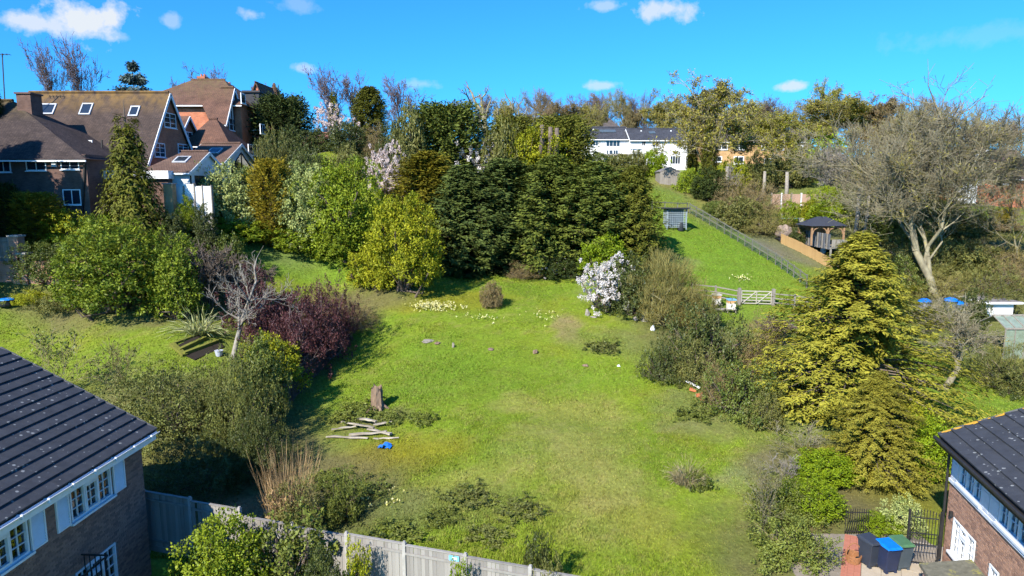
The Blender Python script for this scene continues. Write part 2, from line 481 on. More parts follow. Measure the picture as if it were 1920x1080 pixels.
# surface cover: what grows or lies where (own colours of grass, moss, straw, soil)
GREEN = np.array([.165, .218, .015]); LUSH = np.array([.112, .195, .014]); MOSS = np.array([.20, .19, .014]); STRAW = np.array([.27, .22, .075])
SOIL = np.array([.15, .095, .06]); LITTER = np.array([.11, .10, .04]); SAND = np.array([.32, .20, .13]); DULL = np.array([.13, .15, .04]); GREY = np.array([.2, .17, .13])
PATCH = []
for px, py, rx, ry, colr, st in [
    # the rough field
    (690, 870, 3.0, 1.8, MOSS * .85, .9), (760, 850, 3.4, 1.5, MOSS, .7), (640, 900, 3, 2, LITTER, .7), (700, 960, 3.2, 1.6, DULL, .6), (860, 950, 3.5, 1.6, DULL, .55),
    (1090, 800, 2.6, 4.4, STRAW, .38), (1130, 900, 2.0, 2.6, STRAW, .45), (1010, 840, 2.2, 2.4, STRAW, .25), (960, 760, 1.4, 1.3, STRAW, .4), (900, 890, 2.5, 1.3, STRAW, .3),
    (1150, 980, 2.5, 2, STRAW, .35), (1250, 1000, 2, 2, MOSS, .35), (850, 560, 5, 2.4, MOSS, .75), (760, 560, 3.5, 2, MOSS, .75), (1065, 615, 1.0, 2.4, SOIL * 1.6, .6),
    (1130, 640, 3, 2, DULL, .5), (1230, 650, 3, 3, DULL, .75), (1260, 590, 2.6, 3, LITTER, .9), (1200, 600, 1.6, 1.6, DULL, .7), (1330, 650, 4, 5, LITTER, .9), (1380, 720, 3.2, 3, LITTER, .9),
    (1300, 760, 2.2, 2, DULL, .8), (1320, 800, 2.4, 1.4, LITTER * 1.4, .6), (1095, 545, .8, 3.0, DULL * 1.5, .7), (720, 610, 1.4, 2, LUSH, .5), (740, 540, 2, 2, DULL, .8), (690, 560, 3.0, 2.4, LITTER, .85),
    (900, 505, 8, 2.2, LITTER * .8, .95), (1060, 505, 5, 2.0, LITTER * .8, .9), (870, 650, 6, 3, LUSH, .5), (1000, 700, 6, 3, LUSH, .45), (850, 720, 4, 3, LUSH, .5), (1060, 545, 6, 2.0, LUSH, .5),
    (1440, 900, 2, 1.5, GREY, .5), (1470, 880, 1.2, 1.0, GREY, .7), (700, 790, 2.0, 1.1, LITTER, .8),
    # boundary hedges and the wooded banks
    (1480, 660, 3.0, 7, DULL, .7), (1500, 800, 3, 5, DULL, .8), (1540, 930, 3.0, 4, LITTER, .95), (1450, 1030, 2.6, 3, LITTER, .8), (560, 960, 4.5, 3, LITTER, .9), (430, 890, 6, 5, LITTER, .9),
    (470, 955, 1.6, 1.0, np.array([.30, .15, .07]), .9),
    (600, 600, 4, 2, LITTER, .8), (460, 640, 4, 3, DULL, .5), (560, 700, 2, 4, LITTER, .8), (350, 760, 7, 3, LITTER, .9), (380, 520, 5, 4, LITTER, .8), (440, 450, 7, 2.2, GREY, .7), (430, 470, 5, 2, LUSH, .6),
    (300, 480, 6, 5, LITTER, .9), (60, 560, 6, 1.6, LITTER, .8), (200, 590, 6, 1.8, LITTER, .8), (560, 495, 7, 2.2, LUSH, .7),
    # paddock
    (1290, 497, 1.5, 1.3, SAND, .95), (1262, 488, 1.6, 1.2, GREY * .8, .8), (1400, 450, 9, 8, LUSH, .6), (1320, 470, 8, 8, LUSH, .6), (1380, 520, 8, 5, LUSH, .5), (1425, 575, 6, 3, LUSH, .6), (1450, 460, 2.6, 4, GREY * .8, .9),
    (1480, 475, 3.2, 3, GREY * .75, .8), (1330, 400, 5, 4, STRAW * .7, .6), (1410, 425, 6, 5, LITTER * 1.3, .8), (1280, 360, 5, 9, STRAW * .8, .8), (1250, 365, 3, 6, LUSH, .7), (1380, 350, 10, 10, LITTER * 1.3, .8),
    (1600, 400, 20, 16, DULL, .7), (1545, 405, 5, 3, LUSH, .5), (1570, 480, 6, 5, DULL, .5), (1750, 480, 16, 14, LITTER * 1.2, .8), (1850, 500, 14, 14, LITTER * 1.2, .7), (1830, 770, 6, 6, LUSH * 1.1, .6), (1850, 650, 6, 7, LITTER, .7),
    (1650, 900, 4, 3, LITTER, .9), (1740, 920, 3, 2.5, MOSS * .8, .7), (1760, 780, 5, 5, MOSS * .7, .4)]:
    g = ground(px, py); PATCH.append((g[0], g[1], rx, ry, np.asarray(colr), st))


def cover(x, y):
    n1 = fbm(x, y, .35, 3); n2 = fbm(x, y, 1.3, 9); n3 = fbm(x, y, 3.5, 21)
    c = GREEN[None] * (1 - .55 * n1[:, None]) + LUSH[None] * (.55 * n1[:, None])
    k = np.clip((n1 - .5) * 4, 0, 1) * .4
    c = c * (1 - k[:, None]) + MOSS[None] * k[:, None]
    k = np.clip((n3 - .52) * 4, 0, 1) * .42
    c = c * (1 - k[:, None]) + STRAW[None] * k[:, None]
    jx = (fbm(x, y, .8, 41) - .5) * 2.2; jy = (fbm(x, y, .8, 77) - .5) * 2.2
    bare = np.zeros(len(x))
    for (gx, gy, rx, ry, cc, st) in PATCH:
        d = np.sqrt(((x + jx - gx) / rx) ** 2 + ((y + jy - gy) / ry) ** 2)
        k = np.clip((1.25 - d) / .6, 0, 1) * st * (.55 + .75 * n2); k = np.clip(k, 0, 1)
        c = c * (1 - k[:, None]) + cc[None] * k[:, None]
        if cc[1] < cc[0] * .95 and cc[2] > .025: bare = np.maximum(bare, k)
    far = np.clip((y - 105) / 30, 0, 1)
    c = c * (1 - far[:, None] * .75) + DULL[None] * .8 * far[:, None] * .75
    big = fbm(x, y, .16, 88)
    c = c * (1 + .22 * (big[:, None] - .5) * np.array([[1.6, .6, .4]]))
    return c * (.84 + .32 * n2[:, None]), bare


def axis(lo, hi, a, b, step, grow=1.12):
    mid = list(np.arange(a, b + 1e-6, step)); s = step; x = a; left = []
    while x > lo:
        s *= grow; x -= s; left.append(max(x, lo))
    s = step; x = b; right = []
    while x < hi:
        s *= grow; x += s; right.append(min(x, hi))
    return np.array(left[::-1] + mid + right)


gx_ = axis(-1200, 1200, -42, 46, .42); gy_ = axis(-60, 1600, 17, 74, .42)
GX, GY = np.meshgrid(gx_, gy_)
fx, fy = GX.ravel(), GY.ravel()
near = np.clip((110 - fy) / 40, 0, 1)
fz = ground_z(fx, fy) + (fbm(fx, fy, .9, 5) - .5) * .14 * near
# keep the yard by the brick house flat
yard = (fx > 9.5) & (fy < 24.5)
fz[yard] = -.01
nx, ny = len(gx_), len(gy_)
me = bpy.data.meshes.new('ground')
idx = np.arange(nx * ny).reshape(ny, nx)
faces = np.stack([idx[:-1, :-1].ravel(), idx[:-1, 1:].ravel(), idx[1:, 1:].ravel(), idx[1:, :-1].ravel()], 1)


def np_mesh(name, V, F, k=4):
    me = bpy.data.meshes.new(name); n = len(F)
    me.vertices.add(len(V)); me.vertices.foreach_set('co', np.ascontiguousarray(V, dtype=np.float32).ravel())
    me.loops.add(n * k); me.loops.foreach_set('vertex_index', np.ascontiguousarray(F, dtype=np.int32).ravel())
    me.polygons.add(n); me.polygons.foreach_set('loop_start', np.arange(0, n * k, k, dtype=np.int32))
    try: me.polygons.foreach_set('loop_total', np.full(n, k, dtype=np.int32))
    except Exception: pass
    me.update(calc_edges=True); me.validate(); return me


me = np_mesh('ground', np.stack([fx, fy, fz], 1), faces)
cc, _b = cover(fx, fy)
ca = me.attributes.new('col', 'FLOAT_COLOR', 'POINT')
ca.data.foreach_set('color', np.concatenate([cc, np.ones((len(cc), 1))], 1).astype(np.float32).ravel())
me.polygons.foreach_set('use_smooth', [True] * len(me.polygons))
me.materials.append(col_mat('turf_and_soil', mul=.92, bump=.6))
props(put('ground', me), kind='structure')

# grass blades on the field, lawns and paddock: nobody could count them
NB = 420000
u = rng.random(NB * 3); D = 20.0 * (95 / 20.0) ** (u ** .9)
ta = rng.uniform(-.80, .80, NB * 3); bx = ta * D; by = D
cb_, bare = cover(bx, by)
keep = (rng.random(len(bx)) > bare * .93) & ~((bx > 9.5) & (by < 24.6)) & (by > 19.0)
keep &= ~((bx < -12.2) & (by < 23.5)) & ~((bx < -22) & (by > 46)) & ~((by > 60) & (bx < 8))
bx, by, cb_, bare = (a[keep][:NB] for a in (bx, by, cb_, bare))
n = len(bx)
bz = quick_z(bx, by) + (fbm(bx, by, .9, 5) - .5) * .14 * np.clip((110 - by) / 40, 0, 1) - .01
rough = fbm(bx, by, .5, 61)
lowr = np.clip((31 - by) / 6, 0, 1) * np.clip((6 - bx) / 5, 0, 1)
hgt = (.030 + .034 * rng.random(n)) * (.7 + 1.0 * np.clip(rough - .35, 0, .5) * 2) * (1 + .9 * lowr) * (1 + by / 120)
wid = (.010 + .010 * rng.random(n)) * (.5 + by / 28)
ang = rng.random(n) * 2 * math.pi; la = rng.random(n) * 2 * math.pi; lean = hgt * rng.uniform(.2, 1.1, n)
B = np.stack([bx, by, bz], 1); S_ = np.stack([np.cos(ang), np.sin(ang), 0 * ang], 1) * wid[:, None]
T = B + np.stack([np.cos(la) * lean, np.sin(la) * lean, hgt], 1)
V = np.stack([B - S_, B + S_, T], 1).reshape(-1, 3)
me = np_mesh('grass', V, np.arange(n * 3).reshape(-1, 3), 3)
jit = rng.uniform(.78, 1.28, (n, 1)); yel = rng.random((n, 1)) ** 4
cg = cb_ * jit * (1 - yel * .5) + STRAW[None] * yel * .5
fa = me.attributes.new('col', 'FLOAT_COLOR', 'FACE')
fa.data.foreach_set('color', np.concatenate([cg, np.ones((n, 1))], 1).astype(np.float32).ravel())
me.materials.append(col_mat('grass_blades', mul=1.28, trans=.3))
props(put('grass', me), 'short green and yellowing grass covering the field, lawns and paddock', 'grass', kind='stuff')
# ------------------------------------------------------------------ plants: generators
def unit(a): return a / np.maximum(np.linalg.norm(a, axis=-1, keepdims=True), 1e-9)


def leaf_mesh(name, P, A, Nn, L, W, val, mat_, fold=.15):
    A = unit(A); S = unit(np.cross(A, Nn)); Nn = np.cross(S, A)
    L = np.broadcast_to(L, (len(P),))[:, None]; W = np.broadcast_to(W, (len(P),))[:, None]
    mid = P + A * L * .45
    V = np.stack([P, mid + S * W * .5 + Nn * W * fold, P + A * L - Nn * L * .1, mid - S * W * .5 + Nn * W * fold], 1)
    me = np_mesh(name, V.reshape(-1, 3), np.arange(len(P) * 4).reshape(-1, 4), 4)
    a = me.attributes.new('v', 'FLOAT', 'FACE'); a.data.foreach_set('value', np.clip(val, 0, 1).astype(np.float32))
    if mat_: me.materials.append(mat_)
    return me


def seg_mesh(name, segs, mat_, thick=1.0, k_big=7, minr=0.0):
    """tapered limbs from (p0, p1, r0, r1) rows"""
    Sg = np.array([[*a, *b, r0, r1] for a, b, r0, r1 in segs], float)
    Vs = []; Fs = []; off = 0
    r0a = np.maximum(Sg[:, 6] * thick, minr); r1a = np.maximum(Sg[:, 7] * thick, minr)
    for k, sel in ((k_big, r0a > .05), (3, r0a <= .05)):
        q = Sg[sel]
        if not len(q): continue
        a, b = q[:, :3], q[:, 3:6]; d = unit(b - a)
        ref = np.where(np.abs(d[:, 2:3]) < .9, np.array([[0, 0, 1.]]), np.array([[1., 0, 0]]))
        e1 = unit(np.cross(d, ref)); e2 = np.cross(d, e1)
        t = np.arange(k) * 2 * math.pi / k
        ring = e1[:, None] * np.cos(t)[None, :, None] + e2[:, None] * np.sin(t)[None, :, None]
        lo = a[:, None] + ring * r0a[sel][:, None, None]; hi = b[:, None] + ring * r1a[sel][:, None, None]
        V = np.concatenate([lo, hi], 1).reshape(-1, 3)
        base = np.arange(len(q))[:, None] * 2 * k + off
        j = np.arange(k); f = np.stack([j, (j + 1) % k, k + (j + 1) % k, k + j], 1)
        F = (base[:, :, None] + f[None]).reshape(-1, 4)
        Vs.append(V); Fs.append(F); off += len(V)
    me = np_mesh(name, np.concatenate(Vs), np.concatenate(Fs), 4)
    me.polygons.foreach_set('use_smooth', [True] * len(me.polygons))
    if mat_: me.materials.append(mat_)
    return me


def lumps(d, seed, amp, f=2.2):
    r = np.random.default_rng(seed); o = 0
    for i in range(7):
        k = unit(r.normal(size=3)); ph = r.random() * 6.28
        o = o + np.sin(d @ k * f * (1 + i * .45) * 2 + ph) / (1 + i * .35)
    return 1 + amp * o / 2.2


def gen_shrub(seed, h, r, nclump=260, per=26, L=.14, W=.06, rc=.24, amp=.22, zc=.42, up=.12, shape=2.3, hang=0.0, inner=.35, stems=5, top=0.0, flat=0.0, openness=0.0):
    g = np.random.default_rng(seed)
    d = unit(g.normal(size=(nclump * 2, 3))); d = d[d[:, 2] > -.75][:nclump]
    n = len(d)
    q = np.abs(d) ** shape
    sup = (q.sum(1)) ** (-1 / shape)                       # superellipsoid radius
    rad = lumps(d, seed, amp) * g.uniform(.78, 1.1, n)
    ins = g.random(n) < inner; rad[ins] *= g.uniform(.35, .7, ins.sum())
    zr = np.where(d[:, 2] > 0, h * (1 - zc), h * zc)
    C = np.stack([d[:, 0] * sup * r * rad, d[:, 1] * sup * r * rad, h * zc + d[:, 2] * sup * zr * rad], 1)
    if top: C[:, :2] *= (1 - top * np.clip(C[:, 2:3] / h, 0, 1) ** 1.3)
    C[:, 2] = np.maximum(C[:, 2], h * .03)
    if openness:
        kk = g.random(n) > openness; C, d = C[kk], d[kk]; n = len(C)
    cv = g.random(n)
    ci = np.repeat(np.arange(n), per); m = len(ci)
    rr = rc * g.uniform(.55, 1.3, n)[ci]
    o = unit(g.normal(size=(m, 3))) * (g.random((m, 1)) ** .45) * rr[:, None]
    o += d[ci] * rr[:, None] * .35
    P = C[ci] + o; P[:, 2] = np.maximum(P[:, 2], .02)
    out = unit(d[ci] * .7 + unit(o) * .8)
    A = unit(out * .75 + np.array([0, 0, up])[None] + g.normal(size=(m, 3)) * .6 - np.array([0, 0, hang])[None])
    Nn = unit(out * .9 + np.array([0, 0, .45])[None] + g.normal(size=(m, 3)) * .32)
    if flat: Nn = unit(Nn * (1 - flat) + np.array([0, 0, 1.])[None] * flat)
    kz = h / np.percentile(P[:, 2], 99.3); kr = r / np.percentile(np.hypot(P[:, 0], P[:, 1]), 97.5); fit = np.array([kr, kr, kz]); P = P * fit; C = C * fit
    val = .55 * cv[ci] + .45 * g.random(m)
    s = g.uniform(.7, 1.25, m)
    segs = []
    if stems:
        for i in range(stems * 6):
            j = g.integers(n); c = C[j] * .93; b = np.array([g.normal() * .06 * r, g.normal() * .06 * r, 0])
            mid = (b + c) / 2 + g.normal(size=3) * .08 * h; rr_ = .012 * h if i > stems else .025 * h
            segs += [(b, mid, rr_, rr_ * .7), (mid, c, rr_ * .7, rr_ * .25)]
    return dict(P=P, A=A, N=Nn, L=L * s, W=W * s, val=val, segs=segs, h=h, r=r)


def gen_conifer(seed, h, r, nb=420, per=7, fan=5, L=.5, W=.1, prof='cone', droop=.25, lift=.5, h0=.03, tip=.25, gap=0.0, spread=.55, layered=0.0, jitter=.12, inner=.25):
    g = np.random.default_rng(seed)
    t = (np.arange(nb) + g.random(nb)) / nb
    hh = h0 + (1 - h0) * (1 - np.sqrt(1 - t * .995)) if prof == 'cone' else h0 + (.985 - h0) * t
    if layered:
        hh = hh + (np.round(hh * layered) / layered - hh) * .7
    az = np.arange(nb) * 2.39996 + g.random(nb) * .8
    if prof == 'cone': pr = (1 - hh) ** .8 * .96 + .04
    elif prof == 'column': pr = np.minimum(1, ((1 - hh) * 3.2) ** .6) * (.75 + .25 * np.minimum(1, hh * 5))
    elif prof == 'dome': pr = np.sqrt(np.maximum(0, 1 - np.maximum(0, (hh - .30) / .70) ** 2.0)) * np.minimum(1, .70 + hh)
    elif prof == 'spire': pr = np.minimum(1, ((1 - hh) * 1.28) ** 1.0) * (.72 + .28 * np.minimum(1, hh * 5)) + .02
    else: pr = np.minimum(1, ((1 - hh) * 1.75) ** .75) * (.7 + .3 * np.minimum(1, hh * 4))
    d0 = np.stack([np.cos(az), np.sin(az), (hh - .5) * 1.2], 1)
    ln = r * pr * lumps(unit(d0), seed, jitter, 3.0) * g.uniform(.72, 1.12, nb)
    ln = np.minimum(ln, r * 1.08 * (pr * .8 + .2))
    keep = g.random(nb) > gap
    hh, az, ln = hh[keep], az[keep], ln[keep]; nb = len(hh)
    rad = np.stack([np.cos(az), np.sin(az), np.zeros(nb)], 1)
    lift_a = lift * (.35 + hh) if prof != 'cone' else lift * (hh - .2)
    base = np.stack([np.zeros(nb), np.zeros(nb), hh * h * .97 - ln * .15], 1)
    bi = np.repeat(np.arange(nb), per); m = len(bi)
    tt = np.tile((np.arange(per) + .5) / per, nb) + g.uniform(-.06, .06, m)
    tt = np.where(g.random(m) < inner, tt, .42 + .58 * tt)
    z = lift_a[bi] * ln[bi] * tt - droop * ln[bi] * tt ** 2 + tip * ln[bi] * np.maximum(0, tt - .7) ** 2 * 3
    P0 = base[bi] + rad[bi] * (ln[bi] * tt)[:, None] + np.array([0, 0, 1.])[None] * z[:, None]
    sl = L * (.55 + .5 * g.random(m)) * (1.15 - .35 * tt)
    slope = lift_a[bi] - 2 * droop * tt
    dirv = unit(rad[bi] + np.stack([0 * slope, 0 * slope, slope], 1))
    side = np.stack([-np.sin(az[bi]), np.cos(az[bi]), np.zeros(m)], 1)
    bv = g.random(nb)
    Ps, As, Ns, Ls, Ws, Vs = [], [], [], [], [], []
    for k in range(fan):
        a = (k - (fan - 1) / 2) / max(1, (fan - 1) / 2) * spread * 1.5
        aa = a + g.normal(size=m) * .25
        A = dirv * np.cos(aa)[:, None] + side * np.sin(aa)[:, None] + np.array([0, 0, 1.])[None] * (g.normal(size=m) * .22)[:, None]
        Ps.append(P0 + g.normal(size=(m, 3)) * L * .22); As.append(A); Ns.append(unit(np.array([0, 0, .8])[None] + g.normal(size=(m, 3)) * .35 + rad[bi] * .7))
        Ls.append(sl * (1.1 - .3 * abs(a)) * g.uniform(.8, 1.2, m)); Ws.append(W * g.uniform(.7, 1.3, m)); Vs.append(.5 * bv[bi] + .5 * g.random(m))
    segs = [(np.array([0, 0, 0]), np.array([0, 0, h * .5]), .02 * h + .03, .012 * h + .015), (np.array([0, 0, h * .5]), np.array([0, 0, h * .98]), .012 * h + .015, .01)]
    for i in range(0, nb, 2):
        e = base[i] + rad[i] * ln[i] * .85 + np.array([0, 0, lift_a[i] * ln[i] * .85 - droop * ln[i] * .72])
        mdd = base[i] + rad[i] * ln[i] * .45 + np.array([0, 0, lift_a[i] * ln[i] * .45 - droop * ln[i] * .2])
        segs += [(base[i], mdd, .004 * h, .003 * h), (mdd, e, .003 * h, .004)]
    return dict(P=np.concatenate(Ps), A=np.concatenate(As), N=np.concatenate(Ns), L=np.concatenate(Ls), W=np.concatenate(Ws), val=np.concatenate(Vs), segs=segs, h=h, r=r)


def gen_bare(seed, h, r, kids=(7, 5, 5, 4), trunk=.22, rad=.022, ang=(.55, .7, .75, .8), ratio=(.62, .58, .52, .5), wob=.16, trop=.10, start=.15, leaves=0, L=.1, W=.06, stems=1, lean=(0, 0), twigs=0, tw_len=1.0):
    g = np.random.default_rng(seed); segs = []; tips = []
    nl = len(kids)

    def rec(p, d, Ln, rd, lev):
        ns = (5, 4, 3, 3, 2)[min(lev, 4)]
        pts = [p]; dirs = [d]
        for i in range(ns):
            d = d + g.normal(size=3) * wob * (1.2 if lev else .6) + np.array([0, 0, trop if lev else .05]); d = d / np.linalg.norm(d)
            q = p + d * Ln / ns
            ra = rd * (1 - i / ns * .55); rb = rd * (1 - (i + 1) / ns * .55)
            if lev == nl: rb = ra * .5
            segs.append((p, q, ra, rb)); p = q; pts.append(p); dirs.append(d)
        if lev == nl:
            tips.append((p, d)); return
        nk = kids[lev]
        for k in range(nk):
            t = (start if lev == 0 else .2) + (1 - (start if lev == 0 else .2)) * (k + g.random()) / nk
            i = min(int(t * ns), ns - 1); f = t * ns - i
            q = pts[i] * (1 - f) + pts[i + 1] * f; dd = dirs[i + 1]
            a = unit(np.cross(dd, g.normal(size=3))); th = ang[lev] * g.uniform(.6, 1.35)
            nd = dd * math.cos(th) + a * math.sin(th)
            rec(q, nd, Ln * ratio[lev] * g.uniform(.7, 1.25) * (1.15 - .4 * t), rd * (1 - t * .5) * .55, lev + 1)
        rec(p, d, Ln * ratio[lev] * .8, rd * .42, min(lev + 2, nl)) if lev < nl - 1 else None
    for s in range(stems):
        a = s * 2.4 + g.random(); tl = (0 if stems == 1 else .28)
        d = unit(np.array([math.cos(a) * tl + lean[0], math.sin(a) * tl + lean[1], 1.0]))
        rec(np.array([math.cos(a) * .02 * h * (stems > 1), math.sin(a) * .02 * h * (stems > 1), 0.]), d, h * (.62 if stems == 1 else .5), rad * h * (1 if stems == 1 else .6), 0)
    E = np.array([s[1] for s in segs]); top = E[:, 2].max(); rr = np.percentile(np.hypot(E[:, 0] - lean[0] * h * .4, E[:, 1] - lean[1] * h * .4), 98)
    sc = np.array([r / rr, r / rr, h / top])
    segs = [(a * sc, b * sc, r0, r1) for a, b, r0, r1 in segs]
    # root flare
    segs.append((np.array([0, 0, -.2]), segs[0][0] + np.array([0, 0, .04 * h]), rad * h * 1.5 * (1 if stems == 1 else .8), rad * h * (1 if stems == 1 else .7)))
    if twigs:                      # fine outermost shoots
        thin = [s for s in segs if s[2] < rad * h * .16]
        for j in g.integers(len(thin), size=twigs):
            a, b, r0, r1 = thin[j]; t = g.random(); p = a * (1 - t) + b * t; dd = unit(b - a)
            nd = unit(dd + g.normal(size=3) * .55 + np.array([0, 0, .25])); ln = h * g.uniform(.02, .05) * tw_len
            segs.append((p, p + nd * ln, rad * h * .035, rad * h * .012))
    out = dict(segs=segs, h=h, r=r, P=None)
    if leaves:
        T = np.array([t[0] for t in tips]) * sc; Dv = np.array([t[1] for t in tips])
        idx = g.integers(len(T), size=leaves); m = leaves
        P = T[idx] - Dv[idx] * (g.random((m, 1)) * .09 * h * .5) + g.normal(size=(m, 3)) * .012 * h
        cv = g.random(len(T))
        out.update(P=P, A=unit(g.normal(size=(m, 3)) + np.array([0, 0, .4])), N=unit(g.normal(size=(m, 3)) + np.array([0, 0, 1.])), L=L * g.uniform(.6, 1.3, m), W=W * g.uniform(.6, 1.3, m), val=.5 * cv[idx] + .5 * g.random(m))
    return out


def gen_stalks(seed, h, r, n=220, W=.02, lean=.25, fan=1.0, curve=.4):
    """clump of upright or arching blades"""
    g = np.random.default_rng(seed); Ps, As, Ns, Ls, Ws = [], [], [], [], []
    a = g.random(n) * 2 * math.pi; rr = r * .55 * np.sqrt(g.random(n)) * fan
    P = np.stack([np.cos(a) * rr, np.sin(a) * rr, 0 * a], 1)
    le = lean * g.random(n) ** .7
    D0 = unit(np.stack([np.cos(a) * le, np.sin(a) * le, np.ones(n)], 1) + g.normal(size=(n, 3)) * .06)
    H_ = h * g.uniform(.55, 1.05, n); v = g.random(n); val = []
    for s in range(3):
        Ps.append(P); As.append(D0); Ns.append(unit(np.cross(D0, g.normal(size=(n, 3))))); Ls.append(H_ * .42); Ws.append(np.full(n, W) * (1 - .25 * s)); val.append(v)
        P = P + D0 * (H_ * .34)[:, None]
        D0 = unit(D0 + np.stack([np.cos(a) * curve * le, np.sin(a) * curve * le, -curve * le], 1))
    return dict(P=np.concatenate(Ps), A=np.concatenate(As), N=np.concatenate(Ns), L=np.concatenate(Ls), W=np.concatenate(Ws), val=np.concatenate(val), segs=[], h=h, r=r)


def merge(*gs):
    o = dict(gs[0]); o['segs'] = list(gs[0]['segs'])
    for q in gs[1:]:
        for k in ('P', 'A', 'N'): o[k] = np.concatenate([o[k], q[k]])
        n = len(q['P'])
        for k in ('L', 'W', 'val'): o[k] = np.concatenate([np.broadcast_to(o[k], (len(o['P']) - n,)), np.broadcast_to(q[k], (n,))])
        o['segs'] += q['segs']
    return o


def own_mat(o, m):                 # look-alikes share a mesh, each keeps its own material
    if o.data.materials[0] is not m:
        o.material_slots[0].link = 'OBJECT'; o.material_slots[0].material = m
    return o


LIB = {}
STRETCH = []


def lib(key, fn):
    """one built kind of plant: wood mesh and crown mesh, shared by its look-alikes"""
    if key not in LIB:
        g = fn()
        LIB[key] = dict(h=g['h'], r=g['r'], segs=g['segs'], g=g, cache={})
    return LIB[key]


BARK = mat('grey_brown_bark', (.17, .13, .10), (.08, .06, .045), rough=.9, scale=6, stretch=(1, 1, .3), bump=.6)
BARKPALE = mat('pale_lichened_bark', (.28, .245, .15), (.14, .12, .075), rough=.9, scale=2.5, stretch=(1, 1, .5), bump=.5, c3=(.33, .28, .06), c3_thr=.58, c3_scale=.7)
BARKWHITE = mat('silver_grey_bark', (.30, .27, .22), (.18, .155, .125), rough=.85, scale=5, bump=.3)
BARKPURP = mat('purplish_twigs', (.17, .12, .115), (.11, .08, .075), rough=.9, scale=2)
BARKOLIVE = mat('olive_twigs', (.27, .235, .10), (.16, .135, .06), rough=.9, scale=2)
BARKBROWN = mat('warm_brown_twigs', (.24, .175, .095), (.14, .10, .055), rough=.9, scale=2)


def plant(name, label, kind, fn, px, D, top, wpx, crown_mat, wood_mat=BARK, cat='tree', group=None, rot=None, crown='crown', wood='trunk', thick=1.0, minr=.0, x=None, dz=0.0, hmin=.3, base=None):
    L_ = lib(kind, fn)
    if isinstance(D, tuple): D = float(ground(px, D[0])[1])
    p = at(px, top, D)
    zb = (gz(p[0], D) if base is None else base) + dz
    by_ = 540 + 1280 * math.tan(math.atan2(CAMZ - zb, D) - PITCH)
    p[0] = at(px, (top + min(by_, 1150)) / 2, D)[0]          # stand it under the middle of its crown
    zb = (gz(p[0], D) if base is None else base) + dz
    w = wpx / 1280 * (np.linalg.norm(p - np.array([0, 0, CAMZ])) * .98)
    h = max(hmin, p[2] - zb)
    rz = (hash((name, px, top)) % 628) / 100 if rot is None else rot
    rz = ((px * 12.9898 + top * 78.233) % 6.283) if rot is None else rot
    sx = w / 2 / L_['r']; sz = h / L_['h']
    if sz / sx > 1.7 or sz / sx < .5: STRETCH.append((name, kind, px, top, round(sx, 2), round(sz, 2)))
    root = thing(name, label, cat, (p[0], D, zb), 0, group)
    ck = L_['cache']
    if L_['segs']:
        key = ('w', thick, minr)
        if key not in ck: ck[key] = seg_mesh(wood, L_['segs'], wood_mat, thick, minr=minr)
        own_mat(put(wood, ck[key], root, rot=(0, 0, rz), scale=(sx, sx, sz)), wood_mat)
    if L_['g'].get('P') is not None and crown_mat is not None:
        key = ('c',)
        if key not in ck:
            g = L_['g']; ck[key] = leaf_mesh(crown, g['P'], g['A'], g['N'], g['L'], g['W'], g['val'], crown_mat)
        own_mat(put(crown, ck[key], root, rot=(0, 0, rz), scale=(sx, sx, sz)), crown_mat)
    return root
# ------------------------------------------------------------------ buildings
X1, Y1, Z1 = np.array([1., 0, 0]), np.array([0, 1., 0]), np.array([0, 0, 1.])


def atx(px, py, X):
    r = ray(px, py); return np.array([0, 0, CAMZ]) + r * (X / r[0])


def slab(mb, a, b, c, d, t=.14):
    a, b, c, d = (np.array(p, float) for p in (a, b, c, d))
    n = np.cross(b - a, d - a); n = n / np.linalg.norm(n)
    if n[2] < 0: n = -n
    mb.hexa([a - n * t, b - n * t, c - n * t, d - n * t, a, b, c, d]); return n


